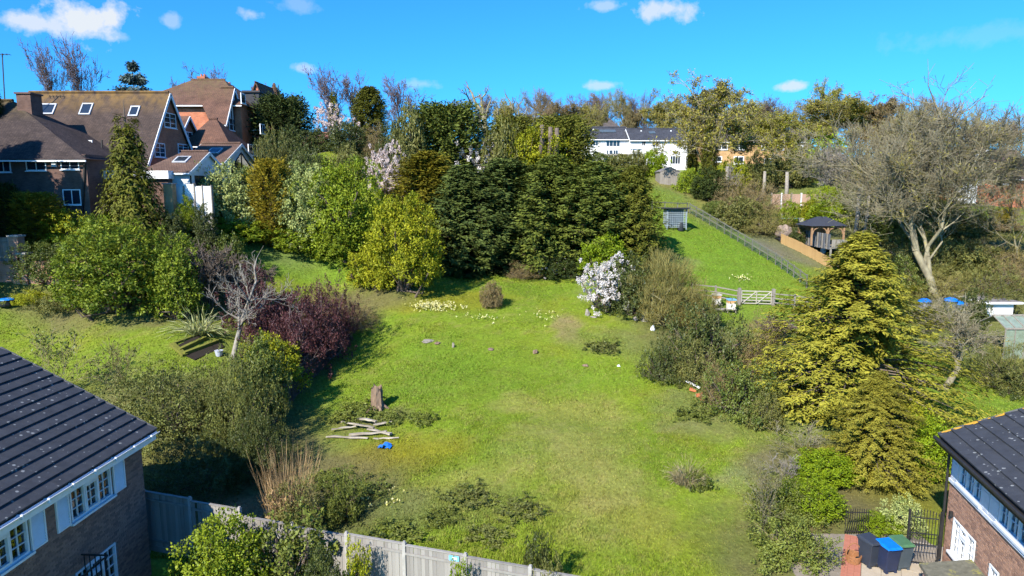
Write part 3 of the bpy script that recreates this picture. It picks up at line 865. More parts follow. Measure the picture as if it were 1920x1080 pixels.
def block(root, x0, x1, y0, y1, zb, ze, zr, wm, rm, ridge='x', over=.35, hip=(0, 0), verge=WHITE, gut=WHITE, verges=(True, True)):
    """walls with gables, tiled roof of two or four slopes, verge boards, gutter"""
    w = MB(); rf = MB(); s = (zr - ze)
    if ridge == 'x':
        ym = (y0 + y1) / 2; k = s / (ym - y0); h0, h1 = hip
        prof = lambda X, g: [(X, y0, zb), (X, y1, zb), (X, y1, ze), (X, ym, zr if g else ze), (X, y0, ze)]
        A = prof(x0, not h0); B_ = prof(x1, not h1)
        w.add(A + B_, [(0, 1, 2, 3, 4), (5, 6, 7, 8, 9), (0, 1, 6, 5), (1, 2, 7, 6), (2, 3, 8, 7), (3, 4, 9, 8), (4, 0, 5, 9)])
        e = ze - over * k; xa, xb = x0 - over * .6 - (over * .4 if h0 else 0), x1 + over * .6
        t = .12
        slab(rf, (xa, y0 - over, e + t), (xb, y0 - over, e + t), (x1 - h1 + (0 if h1 else over * .6), ym, zr + t), (x0 + h0 - (0 if h0 else over * .6), ym, zr + t))
        slab(rf, (xb, y1 + over, e + t), (xa, y1 + over, e + t), (x0 + h0 - (0 if h0 else over * .6), ym, zr + t), (x1 - h1 + (0 if h1 else over * .6), ym, zr + t))
        if h0: rf.add([(xa, y0 - over, e + t), (xa, y1 + over, e + t), (x0 + h0, ym, zr + t)], [(0, 1, 2)])
        if h1: rf.add([(xb, y0 - over, e + t), (xb, y1 + over, e + t), (x1 - h1, ym, zr + t)], [(0, 1, 2)])
        w.build('wall', wm, root); r_ = rf.build('roof', rm, root)
        rt = MB(); rt.tube([(x0 + h0 - .1, ym, zr + t + .02), (x1 - h1 + .1, ym, zr + t + .02)], .13, 6); rt.build('ridge_tiles', rm, r_)
        if verge:
            for X, hp, on in ((xa, h0, verges[0]), (xb, h1, verges[1])):
                if hp or not on: continue
                v = MB()
                for ys in (y0 - over, y1 + over):
                    o = .02 if X > x0 + .1 else -.02
                    v.bar((X + o, ys, e - .04), (X + o, ym, zr - .04), .05, .26, up=(0, 0, 1))
                v.build('verge_board', verge, r_)
        if gut:
            g_ = MB(); g_.bar((xa, y0 - over - .03, e - .02), (xb, y0 - over - .03, e - .02), .1, .12); g_.build('gutter', gut, r_)
    else:
        xm = (x0 + x1) / 2; k = s / (xm - x0)
        prof = lambda Y: [(x0, Y, zb), (x1, Y, zb), (x1, Y, ze), (xm, Y, zr), (x0, Y, ze)]
        A = prof(y0); B_ = prof(y1)
        w.add(A + B_, [(0, 1, 2, 3, 4), (5, 6, 7, 8, 9), (0, 1, 6, 5), (1, 2, 7, 6), (2, 3, 8, 7), (3, 4, 9, 8), (4, 0, 5, 9)])
        e = ze - over * k; ya, yb = y0 - over * .6, y1 + over * .6; t = .12
        slab(rf, (x0 - over, ya, e + t), (xm, ya, zr + t), (xm, yb, zr + t), (x0 - over, yb, e + t))
        slab(rf, (x1 + over, yb, e + t), (xm, yb, zr + t), (xm, ya, zr + t), (x1 + over, ya, e + t))
        w.build('wall', wm, root); r_ = rf.build('roof', rm, root)
        if verge:
            v = MB()
            for xs in (x0 - over, x1 + over): v.bar((xs, ya - .02, e - .04), (xm, ya - .02, zr - .04), .05, .24)
            v.build('verge_board', verge, r_)
    return r_


def window(root, O, U, Nn, w, h, cols=2, rows=1, fm=WHITE, bar=.07, thin=.035, sill=True, local=False, name='window', out=.05, glass=None, inset=None):
    """frame with mullions; its glass is a pane of its own behind the bars"""
    O, U, Nn = (np.array(v, float) for v in (O, U, Nn)); f = MB()
    b0 = -.03 if inset is None else -inset
    for (a, b, c, d) in ((0, w, 0, bar), (0, w, h - bar, h), (0, bar, bar, h - bar), (w - bar, w, bar, h - bar)):
        f.obox(O, U, Z1, Nn, a, b, c, d, b0, out)
    for i in range(1, cols): f.obox(O, U, Z1, Nn, w * i / cols - bar * .4, w * i / cols + bar * .4, bar, h - bar, b0, out - .01)
    for j in range(1, rows): f.obox(O, U, Z1, Nn, bar, w - bar, h * j / rows - thin / 2, h * j / rows + thin / 2, b0, out - .02)
    o = f.build(name, fm, root, local=local)
    p = MB(); pz = out - .035 if inset is None else -inset * .5
    p.obox(O, U, Z1, Nn, bar * .6, w - bar * .6, bar * .6, h - bar * .6, pz - .012, pz)
    if local: pp = p.build('pane', glass or GLASS, o, local=True)
    else: pp = p.build('pane', glass or GLASS, o)
    if sill:
        s = MB(); s.obox(O, U, Z1, Nn, -.06, w + .06, -.07, -.002, b0, out + .07)
        s.build('sill', fm, o, local=local)
    return o


def win_front(root, x0, y0, x1, y1, Y, **k):      # window on a wall facing the camera side, at depth Y
    a = at(x0, y1, Y); b = at(x1, y0, Y)
    return window(root, (a[0], Y, a[2]), X1, -Y1, b[0] - a[0], b[2] - a[2], **k)


def win_side(root, x0, y0, x1, y1, X, sgn=1, **k):       # window on a wall facing +x
    a = atx(x0, (y1), X); b = atx(x1, y0, X); c = atx(x0, y0, X)
    z0, z1 = a[2], c[2]
    return window(root, (X, a[1], z0), Y1, X1 * sgn, abs(b[1] - a[1]), z1 - z0, **k)


RED = brick_mat('red_brickwork', (.48, .155, .07), (.38, .115, .055), (.34, .23, .17))
DARKBRICK = brick_mat('dark_brickwork', (.15, .085, .065), (.11, .062, .05), (.14, .11, .09))
TAN = brick_mat('buff_brickwork', (.50, .30, .12), (.42, .24, .10), (.45, .36, .26))
ROOFA = roof_mat('dark_clay_tiles', (.075, .055, .048), (.045, .034, .032), lichen=(.12, .09, .03), zl=(9.5, 12.5))
ROOFB = roof_mat('lichened_clay_tiles', (.088, .060, .048), (.058, .042, .036), lichen=(.24, .14, .035), zl=(9.6, 13.0))
ROOFC = roof_mat('mossy_clay_tiles', (.17, .088, .058), (.12, .064, .046), lichen=(.14, .11, .045), zl=(11, 17))
ROOFN = roof_mat('new_plain_tiles', (.15, .092, .066), (.115, .07, .053))
SLATE = roof_mat('grey_slates', (.075, .078, .09), (.05, .052, .062))
ROOFT = roof_mat('grey_brown_tiles', (.14, .115, .10), (.10, .082, .075))
GREYBLUE = mat('dark_timber', (.03, .03, .035), rough=.6)
OAK = mat('weathered_grey_timber', (.27, .24, .20), (.17, .15, .125), rough=.9, scale=5, stretch=(1, 1, .15), bump=.4, objvar=.35)

# dark brick house with hipped roof (half hidden by its own trees)
hA = thing('brick_house', 'dark brick house with hipped brown roof behind the golden cone conifer', 'house', (-40, 51, 8.4))
rA = block(hA, -58, -31.3, 51, 60, 8.4, 15.35, 19.6, DARKBRICK, ROOFA, hip=(7, 8.2), over=.5)
for q in ((-6, 290, 18, 323), (50, 290, 85, 320), (115, 290, 147, 318), (120, 355, 151, 384), (68, 364, 91, 392)):
    win_front(hA, *q, 51, cols=2)
c = MB(); a = at(45, 196, 54.6); c.box(a[0] - .55, a[0] + .55, 54.6, 55.9, 17.6, at(45, 176, 54.6)[2])
c.box(a[0] - .65, a[0] + .65, 54.5, 56.0, at(45, 176, 54.6)[2], at(45, 173, 54.6)[2]); c.build('chimney', DARKBRICK, hA)
c = MB(); b = at(6, 178, 57); c.bar((b[0], 57, b[2] - 2), at(4, 100, 57), .06); e = at(4, 102, 57)
c.bar(e - X1 * .8, e + X1 * .6, .04)
for k in range(5): c.bar(e + X1 * (-.7 + .3 * k) - Y1 * .3, e + X1 * (-.7 + .3 * k) + Y1 * .3, .03)
c.build('aerial', BLACK, hA)
p = MB(); p.bar(at(155, 400, 50.93), at(159, 290, 50.93), .11); p.build('drainpipe', BLACK, hA)
m_ = MB(); a = at(98, 313, 50.95); b = at(105, 302, 50.95); m_.box(a[0], b[0], 50.86, 51.0, a[2], b[2]); m_.build('alarm_box', WHITE, hA)

# long brick house with steep lichened roof and skylights
hB = thing('gabled_house', 'brick house with long steep lichened roof, skylights and white gable windows', 'house', (-35, 58, 9.3))
rB = block(hB, -41.4, -29.6, 56, 65, 9.3, 14.75, 20.9, RED, ROOFB, over=.4)
for q in ((308, 210, 328, 238), (290, 267, 308, 294), (334, 269, 352, 287)):
    win_side(hB, *q, -29.6, cols=2, rows=3)
win_front(hB, 157, 263, 173, 283, 56, cols=2, rows=2)
Oe = np.array([0, 55.6, 14.32]); Or = np.array([0, 60.5, 21.02]); sv = (Or - Oe) / np.linalg.norm(Or - Oe); sn = np.cross(X1, sv)
for (cx, cy, w_, h_) in ((87, 205, 1.5, 1.15), (162, 205, .95, 1.25), (252, 209, .8, 1.1)):
    r = ray(cx, cy); o = np.array([0, 0, CAMZ]); q = o + r * (((Oe - o) @ sn) / (r @ sn))
    f = MB()
    for (u0, u1, v0, v1) in ((-w_ / 2, w_ / 2, -h_ / 2, -h_ / 2 + .12), (-w_ / 2, w_ / 2, h_ / 2 - .12, h_ / 2), (-w_ / 2, -w_ / 2 + .1, -h_ / 2 + .12, h_ / 2 - .12), (w_ / 2 - .1, w_ / 2, -h_ / 2 + .12, h_ / 2 - .12)):
        f.obox(q, X1, sv, sn, u0, u1, v0, v1, -.05, .1)
    fo = f.build('skylight', mat('grey_flashing', (.5, .52, .55), rough=.4), hB)
    f = MB(); f.obox(q, X1, sv, sn, -w_ / 2 + .08, w_ / 2 - .08, -h_ / 2 + .1, h_ / 2 - .1, .03, .05); f.build('pane', GLASS, fo)
p = MB(); p.bar(at(192, 318, 55.93), at(191, 262, 55.93), .1); p.build('drainpipe', BLACK, hB)

# flat-roofed link in front of it
gB = thing('flat_roofed_outbuilding', 'low flat-roofed outbuilding with white fascia between the two brick houses', 'outbuilding', (-29, 54, 9))
a = at(168, 335, 53); b = at(310, 320, 53)
m_ = MB(); m_.box(a[0] + .2, b[0], 53.3, 55.9, 9, a[2] - .002); m_.build('wall', DARKBRICK, gB)
m_ = MB(); m_.box(a[0], b[0] + .2, 53, 55.95, a[2], b[2]); m_.build('roof', WHITE, gB)
for i, (q0, q1) in enumerate(((176, 196), (202, 228), (236, 262))):
    c0 = at(q0, 380, 53.28); c1 = at(q1, 338, 53.28); m_ = MB(); m_.box(c0[0], c1[0], 53.24, 53.3, 9.2, c1[2]); m_.build('door', GREYBLUE, gB)

# white-rendered garden rooms
for (nm, lab, x0, X, ya, yb, ze, zr, h0, glz) in (
        ('garden_room', 'white rendered garden room with brown tiled roof and grey skylight beside boundary wall', -28.8, -25.2, 54, 61, 14.15, 15.75, 1.6, 0),
        ('garden_room', 'white rendered garden room with tall gable glazing under a brown tiled roof', -29.2, -25.8, 62, 70, 15.15, 16.95, 0, 1)):
    g = thing(nm, lab, 'house extension', (X - 2, ya, 9.4))
    block(g, x0, X, ya, yb, 9.4, ze, zr, RENDER, ROOFN, hip=(h0, 0), over=.3)
    ym = (ya + yb) / 2
    if glz:
        f = MB(); a0 = atx(434, 317, X)[1]; a1 = atx(471, 317, X)[1]; zt0 = ze - .35; zt1 = zr - .75; zz = ze - 2.4
        P = [(a0, zz), (a1, zz), (a1, zt0), ((a0 + a1) / 2, zt1), (a0, zt0)]
        f.add([(X + .01, y, z) for y, z in P] + [(X + .03, y, z) for y, z in P], [(0, 1, 2, 3, 4), (5, 6, 7, 8, 9)]); f.build('glazing', GLASS, g)
        f = MB()
        for i in range(5): f.bar((X + .05, *P[i]), (X + .05, *P[(i + 1) % 5]), .07)
        f.bar((X + .05, (a0 + a1) / 2, zz), (X + .05, (a0 + a1) / 2, zt1), .06); f.bar((X + .05, a0, zt0), (X + .05, a1, zt0), .05)
        f.build('glazing_bars', GREYBLUE, g)
        q = np.array([-27.4, 64.2, ze + .75])
    else:
        for qd in ((366, 329, 382, 352), (394, 327, 415, 346)): win_side(g, *qd, X, cols=2, fm=GREYBLUE, sill=False)
        q = np.array([-26.6, 55.9, ze + .98])
    k = (zr - ze) / (ym - ya); sv = unit(np.array([0, 1, k])); sn = np.cross(X1, sv); q[2] = ze + (q[1] - ya) * k + .14
    f = MB(); f.obox(q, X1, sv, sn, -.55, .55, -.6, .6, -.02, .07); fo = f.build('skylight', mat('grey_flashing', (.5, .52, .55)), g)
    f = MB(); f.obox(q, X1, sv, sn, -.42, .42, -.45, .45, .072, .085); f.build('pane', GLASS, fo)
    f = MB(); f.bar((X + .05, ya + .12, 9.5), (X + .05, ya + .12, ze), .08); f.build('drainpipe', BLACK, g)

# half-timbered house behind
hC = thing('timber_gabled_house', 'large brick house with many brown roofs and a half-timbered gable', 'house', (-32, 76, 10.5))
block(hC, -40.0, -28.6, 74, 84, 10.5, 21.7, 24.7, RED, ROOFC, hip=(4.2, 3.6), over=.5)
block(hC, -30.5, -29.4, 71.8, 76.6, 10.5, 19.7, 23.2, RED, ROOFC, over=.35, verges=(False, True))
m_ = MB(); m_.add([(-30.72, 71.45, 19.3), (-30.72, 74.2, 23.32), (-33.4, 74.2, 23.32), (-30.72, 71.45, 19.16), (-30.72, 74.2, 23.18), (-33.4, 74.2, 23.18)], [(0, 1, 2), (3, 5, 4), (0, 2, 5, 3), (1, 4, 5, 2), (0, 3, 4, 1)]); m_.build('valley_roof', ROOFC, hC)
block(hC, -31.2, -27.0, 66.6, 71.7, 10.5, 17.1, 19.5, RED, ROOFC, hip=(1.4, 2.2), over=.35)
block(hC, -33.5, -31.0, 67.2, 70.2, 10.5, 18.3, 19.7, RED, ROOFC, over=.3, verges=(False, True)) if False else None
dm = MB(); dm.box(-33.2, -31.0, 65.2, 66.55, 17, 18.2); dm.add([(-33.2, 65.2, 18.2), (-33.2, 68.2, 18.2), (-31, 65.2, 18.2), (-31, 68.2, 18.2), (-33.2, 66.7, 19.5), (-31, 66.7, 19.5)], [(2, 3, 5), (0, 1, 4)])
dm.build('dormer_wall', RED, hC)
dm = MB(); slab(dm, (-34, 64.9, 17.95), (-30.7, 64.9, 17.95), (-30.7, 66.7, 19.65), (-34, 66.7, 19.65)); slab(dm, (-34, 66.7, 19.65), (-30.7, 66.7, 19.65), (-30.7, 68.5, 17.95), (-34, 68.5, 17.95)); dro = dm.build('dormer_roof', ROOFC, hC)
dm = MB(); dm.bar((-30.66, 64.9, 17.85), (-30.66, 66.7, 19.55), .05, .2); dm.bar((-30.66, 68.5, 17.85), (-30.66, 66.7, 19.55), .05, .2); dm.build('verge_board', WHITE, dro)
window(hC, (-31.0, 65.9, 16.6), Y1, X1, 1.7, 1.6, cols=2, rows=3)
# timber studs on white plaster in the gable
m_ = MB(); m_.add([(-29.37, 72.3, 19.75), (-29.37, 76.1, 19.75), (-29.37, 74.2, 22.6)], [(0, 1, 2)]); m_.build('plaster_panel', WHITE, hC)
for i in range(6):
    y = 72.7 + .6 * i; zt = 19.75 + max(.2, (1 - abs(y - 74.2) / 1.95) * 2.8); m_ = MB(); m_.box(-29.36, -29.3, y - .09, y + .09, 19.72, zt); m_.build('timber_stud', GREYBLUE, hC)
for q in ((430, 221, 443, 244), (451, 228, 455, 247)): win_side(hC, *q, -29.38, cols=2, rows=2)
block(hC, -33.0, -27.2, 78, 86, 10.5, 20.2, 24.2, RED, ROOFC, over=.4, verge=None) if False else None
block(hC, -28.55, -26.4, 76.8, 82.5, 10.5, 19.4, 21.4, RED, ROOFC, hip=(0, 1.6), over=.4, verge=None)
m_ = MB(); m_.box(-29.6, -28.0, 77.8, 80.4, 20.3, 23.3); m_.build('dormer_wall', GREYBLUE, hC)
win_side(hC, 452, 174, 459, 193, -27.98, cols=1)
win_side(hC, 466, 270, 490, 291, -26.38, cols=3)
win_side(hC, 488, 232, 496, 250, -26.38, cols=2)
m_ = MB(); m_.box(-29.8, -27.8, 77.6, 80.6, 23.302, 23.5); m_.build('dormer_roof', GREYBLUE, hC)
for (q0, q1, yt, Y) in ((371, 383, 143, 79.5), (418, 430, 158, 80.5)):
    a = at(q0, yt, Y); b = at(q1, yt, Y); m_ = MB(); m_.box(a[0], b[0], Y, Y + 1.1, 22.5, a[2] - .25); m_.box(a[0] - .08, b[0] + .08, Y - .08, Y + 1.18, a[2] - .25, a[2])
    for k in range(2): m_.tube([(a[0] + .2 + .35 * k, Y + .5, a[2]), (a[0] + .2 + .35 * k, Y + .5, a[2] + .3)], .11, 8)
    m_.build('chimney', RED, hC)
hC2 = thing('tiled_house', 'brown tiled house roof showing above the dark yew beyond the half-timbered house', 'house', (-34, 96, 14))
block(hC2, at(466, 200, 96)[0], at(522, 200, 96)[0], 96, 104, 14, 23.6, 27.3, RED, ROOFC, hip=(2.5, 2), over=.4)
a = at(470, 166, 92); block(hC2, a[0] - .5, a[0] + 3.4, 90, 95.9, 14, 21.5, 26.2, RED, ROOFC, ridge='y', over=.4, verge=None)

# low outbuilding with red roof beyond the clipped hedge
hO = thing('garden_outbuilding', 'low outbuilding with dull red roof half hidden behind clipped hedge', 'outbuilding', (-22, 76, 11))
block(hO, at(520, 265, 76)[0], at(608, 265, 76)[0], 76, 80, 9, at(560, 272, 76)[2], at(560, 252, 78)[2], RENDER, roof_mat('red_clay_tiles', (.26, .11, .08), (.2, .085, .065)), over=.3)
for q in ((562, 276, 572, 284), (584, 276, 594, 284)): win_front(hO, *q, 76, cols=2)

# white terrace of houses on the rise
for (lab, x0, x1, Y, ye, yr, wins, rm) in (
        ('white house with slate roof, solar panel and wide glazed balcony front', 1096, 1179, 112, 260, 240, ((1101, 262, 1122, 274), (1136, 261, 1163, 275), (1137, 281, 1160, 290)), SLATE),
        ('white house with slate roof and plain white gable next to budding tree', 1183, 1291, 110, 262, 243, ((1203, 264, 1211, 274), (1222, 266, 1236, 276), (1270, 264, 1281, 276), (1256, 292, 1276, 308), (1226, 292, 1240, 304)), SLATE)):
    a = at(x0, ye, Y); b = at(x1, ye, Y); h = thing('white_house', lab, 'house', ((a[0] + b[0]) / 2, Y, 15))
    rr = block(h, a[0], b[0], Y, Y + 8, 14, a[2], at(x0, yr, Y + 4)[2], RENDER, rm, over=.35)
    for q in wins: win_front(h, *q, Y, cols=2 if q[2] - q[0] < 16 else 4)
    k = (at(x0, yr, Y + 4)[2] - a[2]) / 4; sv = unit(np.array([0, 1, k])); sn = np.cross(X1, sv)
    q = np.array([at(x0 + (47 if x0 < 1150 else 45), ye, Y)[0], Y + 2.4, a[2] + 2.4 * k + .17])
    m_ = MB(); m_.obox(q, X1, sv, sn, -1.3 if x0 < 1150 else -.5, 1.3 if x0 < 1150 else .5, -.5, .5, -.02, .06); m_.build('roof_panel', mat('solar_glass', (.09, .12, .14), rough=.3, spec=.4), h)
    if x0 < 1150:
        m_ = MB(); z = at(1130, 290, Y)[2]; m_.box(at(1128, 290, Y)[0], b[0] + 1.5, Y - 2.4, Y - .002, z - .2, z); m_.build('balcony_deck', OAK, h)
        for i in range(8):
            m_ = MB(); X = at(1128, 290, Y)[0] + .75 * i; m_.box(X, X + .09, Y - 2.4, Y - 2.31, z - 2.5, z + 1.0); m_.build('post', WHITE, h)
        m_ = MB(); m_.box(at(1128, 290, Y)[0], b[0] + 1.5, Y - 2.42, Y - 2.3, z + 1.002, z + 1.08); m_.build('handrail', WHITE, h)
    for cx in ((1110,) if x0 < 1150 else (1198, 1253)):
        a2 = at(cx, yr + 4, Y + 5); m_ = MB(); m_.add([(a2[0] - .9, Y + 3, a2[2] - 1), (a2[0] + .9, Y + 3, a2[2] - 1), (a2[0], Y + 3, a2[2] + .1), (a2[0] - .9, Y + 6, a2[2] - 1), (a2[0] + .9, Y + 6, a2[2] - 1), (a2[0], Y + 6, a2[2] + .1)], [(0, 1, 2), (3, 4, 5), (0, 2, 5, 3), (1, 2, 5, 4)]); m_.build('roof_gablet', WHITE, h)
h = thing('hilltop_house', 'brown roofed house with white eaves above the white terrace', 'house', (17, 136, 18))
block(h, at(1102, 236, 136)[0], at(1158, 236, 136)[0], 136, 144, 17, at(1100, 236, 136)[2], at(1100, 217, 140)[2], TAN, ROOFT, over=.5, hip=(2, 2))
# buff-brick terrace
for (lab, x0, x1, wins) in (
        ('buff brick terraced house with white windows beside the ivy-clad trunk', 1330, 1408, ((1341, 267, 1365, 281), (1376, 268, 1396, 281), (1336, 293, 1354, 304), (1375, 293, 1395, 308))),
        ('buff brick terraced house seen through the yellow-green tree', 1408.6, 1514, ((1427, 270, 1440, 281), (1456, 270, 1471, 281), (1489, 272, 1506, 284), (1432, 297, 1446, 311), (1480, 298, 1496, 310)))):
    a = at(x0, 265, 114); b = at(x1, 265, 114); h = thing('terraced_house', lab, 'house', ((a[0] + b[0]) / 2, 114, 14), group='buff brick terrace')
    block(h, a[0], b[0], 114, 122, 13, a[2], at(x0, 246, 118)[2], TAN, ROOFT, over=.35, verge=None)
    for q in wins: win_front(h, *q, 114, cols=2, bar=.14)
# house far over by the tall bare tree
h = thing('dormer_house', 'purple-brown roofed house with white dormer window behind the tall bare tree', 'house', (63, 90, 10))
xa, xb = at(1779, 330, 90)[0], at(1940, 330, 90)[0]
block(h, xa, xb, 90, 98, 8, at(1850, 332, 90)[2], at(1850, 284, 94)[2], RED, roof_mat('purple_brown_tiles', (.19, .12, .115), (.14, .09, .088)), over=.4)
a, b = at(1824, 308, 90.6), at(1858, 284, 90.6); m_ = MB(); m_.box(a[0], b[0], 90.7, 93.5, a[2] - .4, b[2]); m_.build('dormer_wall', DARKBRICK, h)
m_ = MB(); m_.box(a[0] - .2, b[0] + .2, 90.4, 93.6, b[2] + .002, b[2] + .2); m_.build('dormer_roof', WHITE, h)
win_front(h, 1827, 288, 1855, 306, 90.7, cols=2, bar=.15)
for q in ((1825, 333, 1846, 346), (1876, 334, 1892, 346), (1783, 336, 1790, 350)): win_front(h, *q, 90, cols=2, bar=.14)
m_ = MB(); a = at(1832, 282, 94.2); b = at(1848, 267, 94.2); m_.box(a[0], b[0], 94.2, 95.2, a[2] - 2, b[2]); m_.build('chimney', RED, h)
m_ = MB(); a, b = at(1811, 352, 88), at(1834, 341, 88); m_.box(a[0], b[0], 88, 89.9, a[2] - 2, b[2]); m_.build('porch', WHITE, h)

# sheds and garages
h = thing('garden_shed', 'weathered timber shed with low gable at top of the paddock', 'shed', (21.7, 95, gz(21.7, 95)))
a, b = at(1237, 347, 95), at(1274, 322, 95); zb = gz(21.7, 95)
block(h, a[0], b[0], 95, 98, zb - .2, b[2], b[2] + .55, OAK, mat('grey_felt', (.22, .2, .19), rough=.9), ridge='y', over=.15, verge=None)
for i in range(9):
    m_ = MB(); x = a[0] + (b[0] - a[0]) * (i + .05) / 9; m_.box(x, x + (b[0] - a[0]) / 9 * .93, 94.96, 95.02, zb, b[2] + .5 * (1 - abs(i - 4) / 4.6)); m_.build('plank', OAK, h)
h = thing('white_garage', 'white garage with grey flat roof behind the leaning orchard tree', 'garage', (41, 57, 1.5))
a, b = at(1847, 600, 56), at(1901, 569, 56)
m_ = MB(); m_.box(a[0], b[0], 56, 61, .6, b[2]); m_.build('wall', RENDER, h)
m_ = MB(); m_.box(a[0] - .3, b[0] + .5, 55.6, 61.3, b[2] + .002, b[2] + .16); m_.build('fascia', WHITE, h)
m_ = MB(); m_.box(a[0] - .2, b[0] + .4, 55.7, 61.2, b[2] + .162, b[2] + .2); m_.build('roof', mat('grey_felt', (.22, .2, .19)), h)
h = thing('greenhouse', 'low white-framed greenhouse at edge of lawn by the white garage', 'greenhouse', (38, 49.5, 0.6))
a, b = at(1884, 634, 49), at(1980, 616, 49); zt = b[2]
for i in range(6):
    x = a[0] + (b[0] - a[0]) * i / 5; m_ = MB(); m_.bar((x, 49, .3), (x, 49, zt), .06); m_.bar((x, 49, zt), (x, 50.4, zt + .7), .06); m_.bar((x, 50.4, zt + .7), (x, 51.8, zt), .06); m_.build('glazing_bar', OAK, h)
m_ = MB(); m_.bar((a[0], 48.97, zt), (b[0], 48.97, zt), .09, .12); m_.bar((a[0], 50.4, zt + .74), (b[0], 50.4, zt + .74), .09, .1); m_.build('eave_rail', OAK, h)
GHG = mat('algae_green_glass', (.22, .27, .21), (.15, .18, .13), rough=.25, spec=.6)
m_ = MB(); slab(m_, (a[0], 49.02, zt - .02), (b[0], 49.02, zt - .02), (b[0], 50.38, zt + .66), (a[0], 50.38, zt + .66), .02); slab(m_, (b[0], 51.78, zt - .02), (a[0], 51.78, zt - .02), (a[0], 50.42, zt + .66), (b[0], 50.42, zt + .66), .02); m_.build('roof_pane', GHG, h)
m_ = MB(); m_.box(a[0], b[0], 49.02, 49.04, .3, zt - .06); m_.build('side_pane', GHG, h)
# ------------------------------------------------------------------ the two near houses
NTILE = mat('charcoal_concrete_tile', (.048, .051, .058), (.028, .030, .035), rough=.75, scale=3, bump=.25, bscale=40, c3=(.30, .31, .30), c3_thr=.665, c3_scale=5.5, coord='Generated', objvar=.3)
NT = NTILE.node_tree
for nd_ in NT.nodes:                       # lichen spots and tone differ from tile to tile: sample in world space through the tile's own place
    if nd_.type == 'TEX_COORD': tcn = nd_
gi = NT.nodes.new('ShaderNodeNewGeometry')
for l in list(NT.links):
    if l.from_node == tcn: NT.links.new(gi.outputs['Position'], l.to_socket)
_vo = NT.nodes.new('ShaderNodeTexVoronoi'); _vo.inputs['Scale'].default_value = 7.5; NT.links.new(gi.outputs['Position'], _vo.inputs['Vector'])
_n = NT.nodes.new('ShaderNodeTexNoise'); _n.inputs['Scale'].default_value = 22; NT.links.new(gi.outputs['Position'], _n.inputs['Vector'])
_sx = NT.nodes.new('ShaderNodeSeparateColor'); NT.links.new(_vo.outputs['Color'], _sx.inputs[0])
def _m(op, a, b):
    q = NT.nodes.new('ShaderNodeMath'); q.operation = op; q.use_clamp = op == 'MULTIPLY'
    for i_, v_ in enumerate((a, b)):
        if isinstance(v_, float): q.inputs[i_].default_value = v_
        else: NT.links.new(v_, q.inputs[i_])
    return q.outputs[0]
# round crusts of pale lichen, some of them rings, of differing size
_rad = _m('MULTIPLY', _m('MAXIMUM', _m('SUBTRACT', _sx.outputs[0], .58), 0.0), 1.1)
_d = _m('ADD', _vo.outputs['Distance'], _m('MULTIPLY', _m('SUBTRACT', _n.outputs[0], .5), .16) if False else _m('MULTIPLY', _n.outputs[0], .13))
_in = _m('MULTIPLY', _m('SUBTRACT', _rad, _d), 25.0)
_base = [l.from_socket for l in NT.links if l.to_node.type == 'BSDF_PRINCIPLED' and l.to_socket.name == 'Base Color'][0]
_mx = NT.nodes.new('ShaderNodeMix'); _mx.data_type = 'RGBA'; NT.links.new(_in, _mx.inputs['Factor']); NT.links.new(_base, _mx.inputs['A']); _mx.inputs['B'].default_value = (.20, .205, .20, 1)
NT.links.new(_mx.outputs['Result'], [n_ for n_ in NT.nodes if n_.type == 'BSDF_PRINCIPLED'][0].inputs['Base Color'])
YLICH = mat('orange_lichen', (.50, .27, .02), (.36, .2, .03), rough=.95, scale=9)
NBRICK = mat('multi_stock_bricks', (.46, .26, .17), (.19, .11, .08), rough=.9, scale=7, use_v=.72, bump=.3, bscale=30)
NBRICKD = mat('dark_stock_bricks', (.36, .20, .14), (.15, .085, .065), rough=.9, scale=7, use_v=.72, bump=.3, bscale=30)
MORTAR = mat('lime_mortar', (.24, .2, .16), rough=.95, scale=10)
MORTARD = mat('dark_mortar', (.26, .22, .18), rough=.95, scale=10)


def brick_wall(root, u_to_xyz, U, Nn, ulo, uhi, z0, z1, holes, bm_, mm):
    """backing with openings, and every brick laid in stretcher courses on it"""
    us = sorted({ulo, uhi, *[h[0] for h in holes], *[h[1] for h in holes]}); zs = sorted({z0, z1, *[h[2] for h in holes], *[h[3] for h in holes]})
    w = MB()
    for i in range(len(us) - 1):
        for j in range(len(zs) - 1):
            um, zm = (us[i] + us[i + 1]) / 2, (zs[j] + zs[j + 1]) / 2
            if any(h[0] < um < h[1] and h[2] < zm < h[3] for h in holes): continue
            w.obox(u_to_xyz(0, 0), U, Z1, Nn, us[i], us[i + 1], zs[j], zs[j + 1], -.3, 0)
    w.build('wall', mm, root, local=True)
    b = MB(); row = 0; z = z0 + .01
    while z + .065 < z1:
        u = ulo + (.115 if row % 2 else 0)
        if row % 2: u -= .225
        while u < uhi:
            a, c = max(u + .005, ulo), min(u + .22, uhi)
            if c - a > .04 and not any(h[0] < c and h[1] > a and h[2] < z + .065 and h[3] > z for h in holes):
                b.obox(u_to_xyz(0, 0), U, Z1, Nn, a, c, z, z + .065, .0005, .010 + .006 * random.random(), random.random() ** .8)
            u += .225
        z += .075; row += 1
    b.build('brickwork', bm_, root, local=True, kind='stuff')


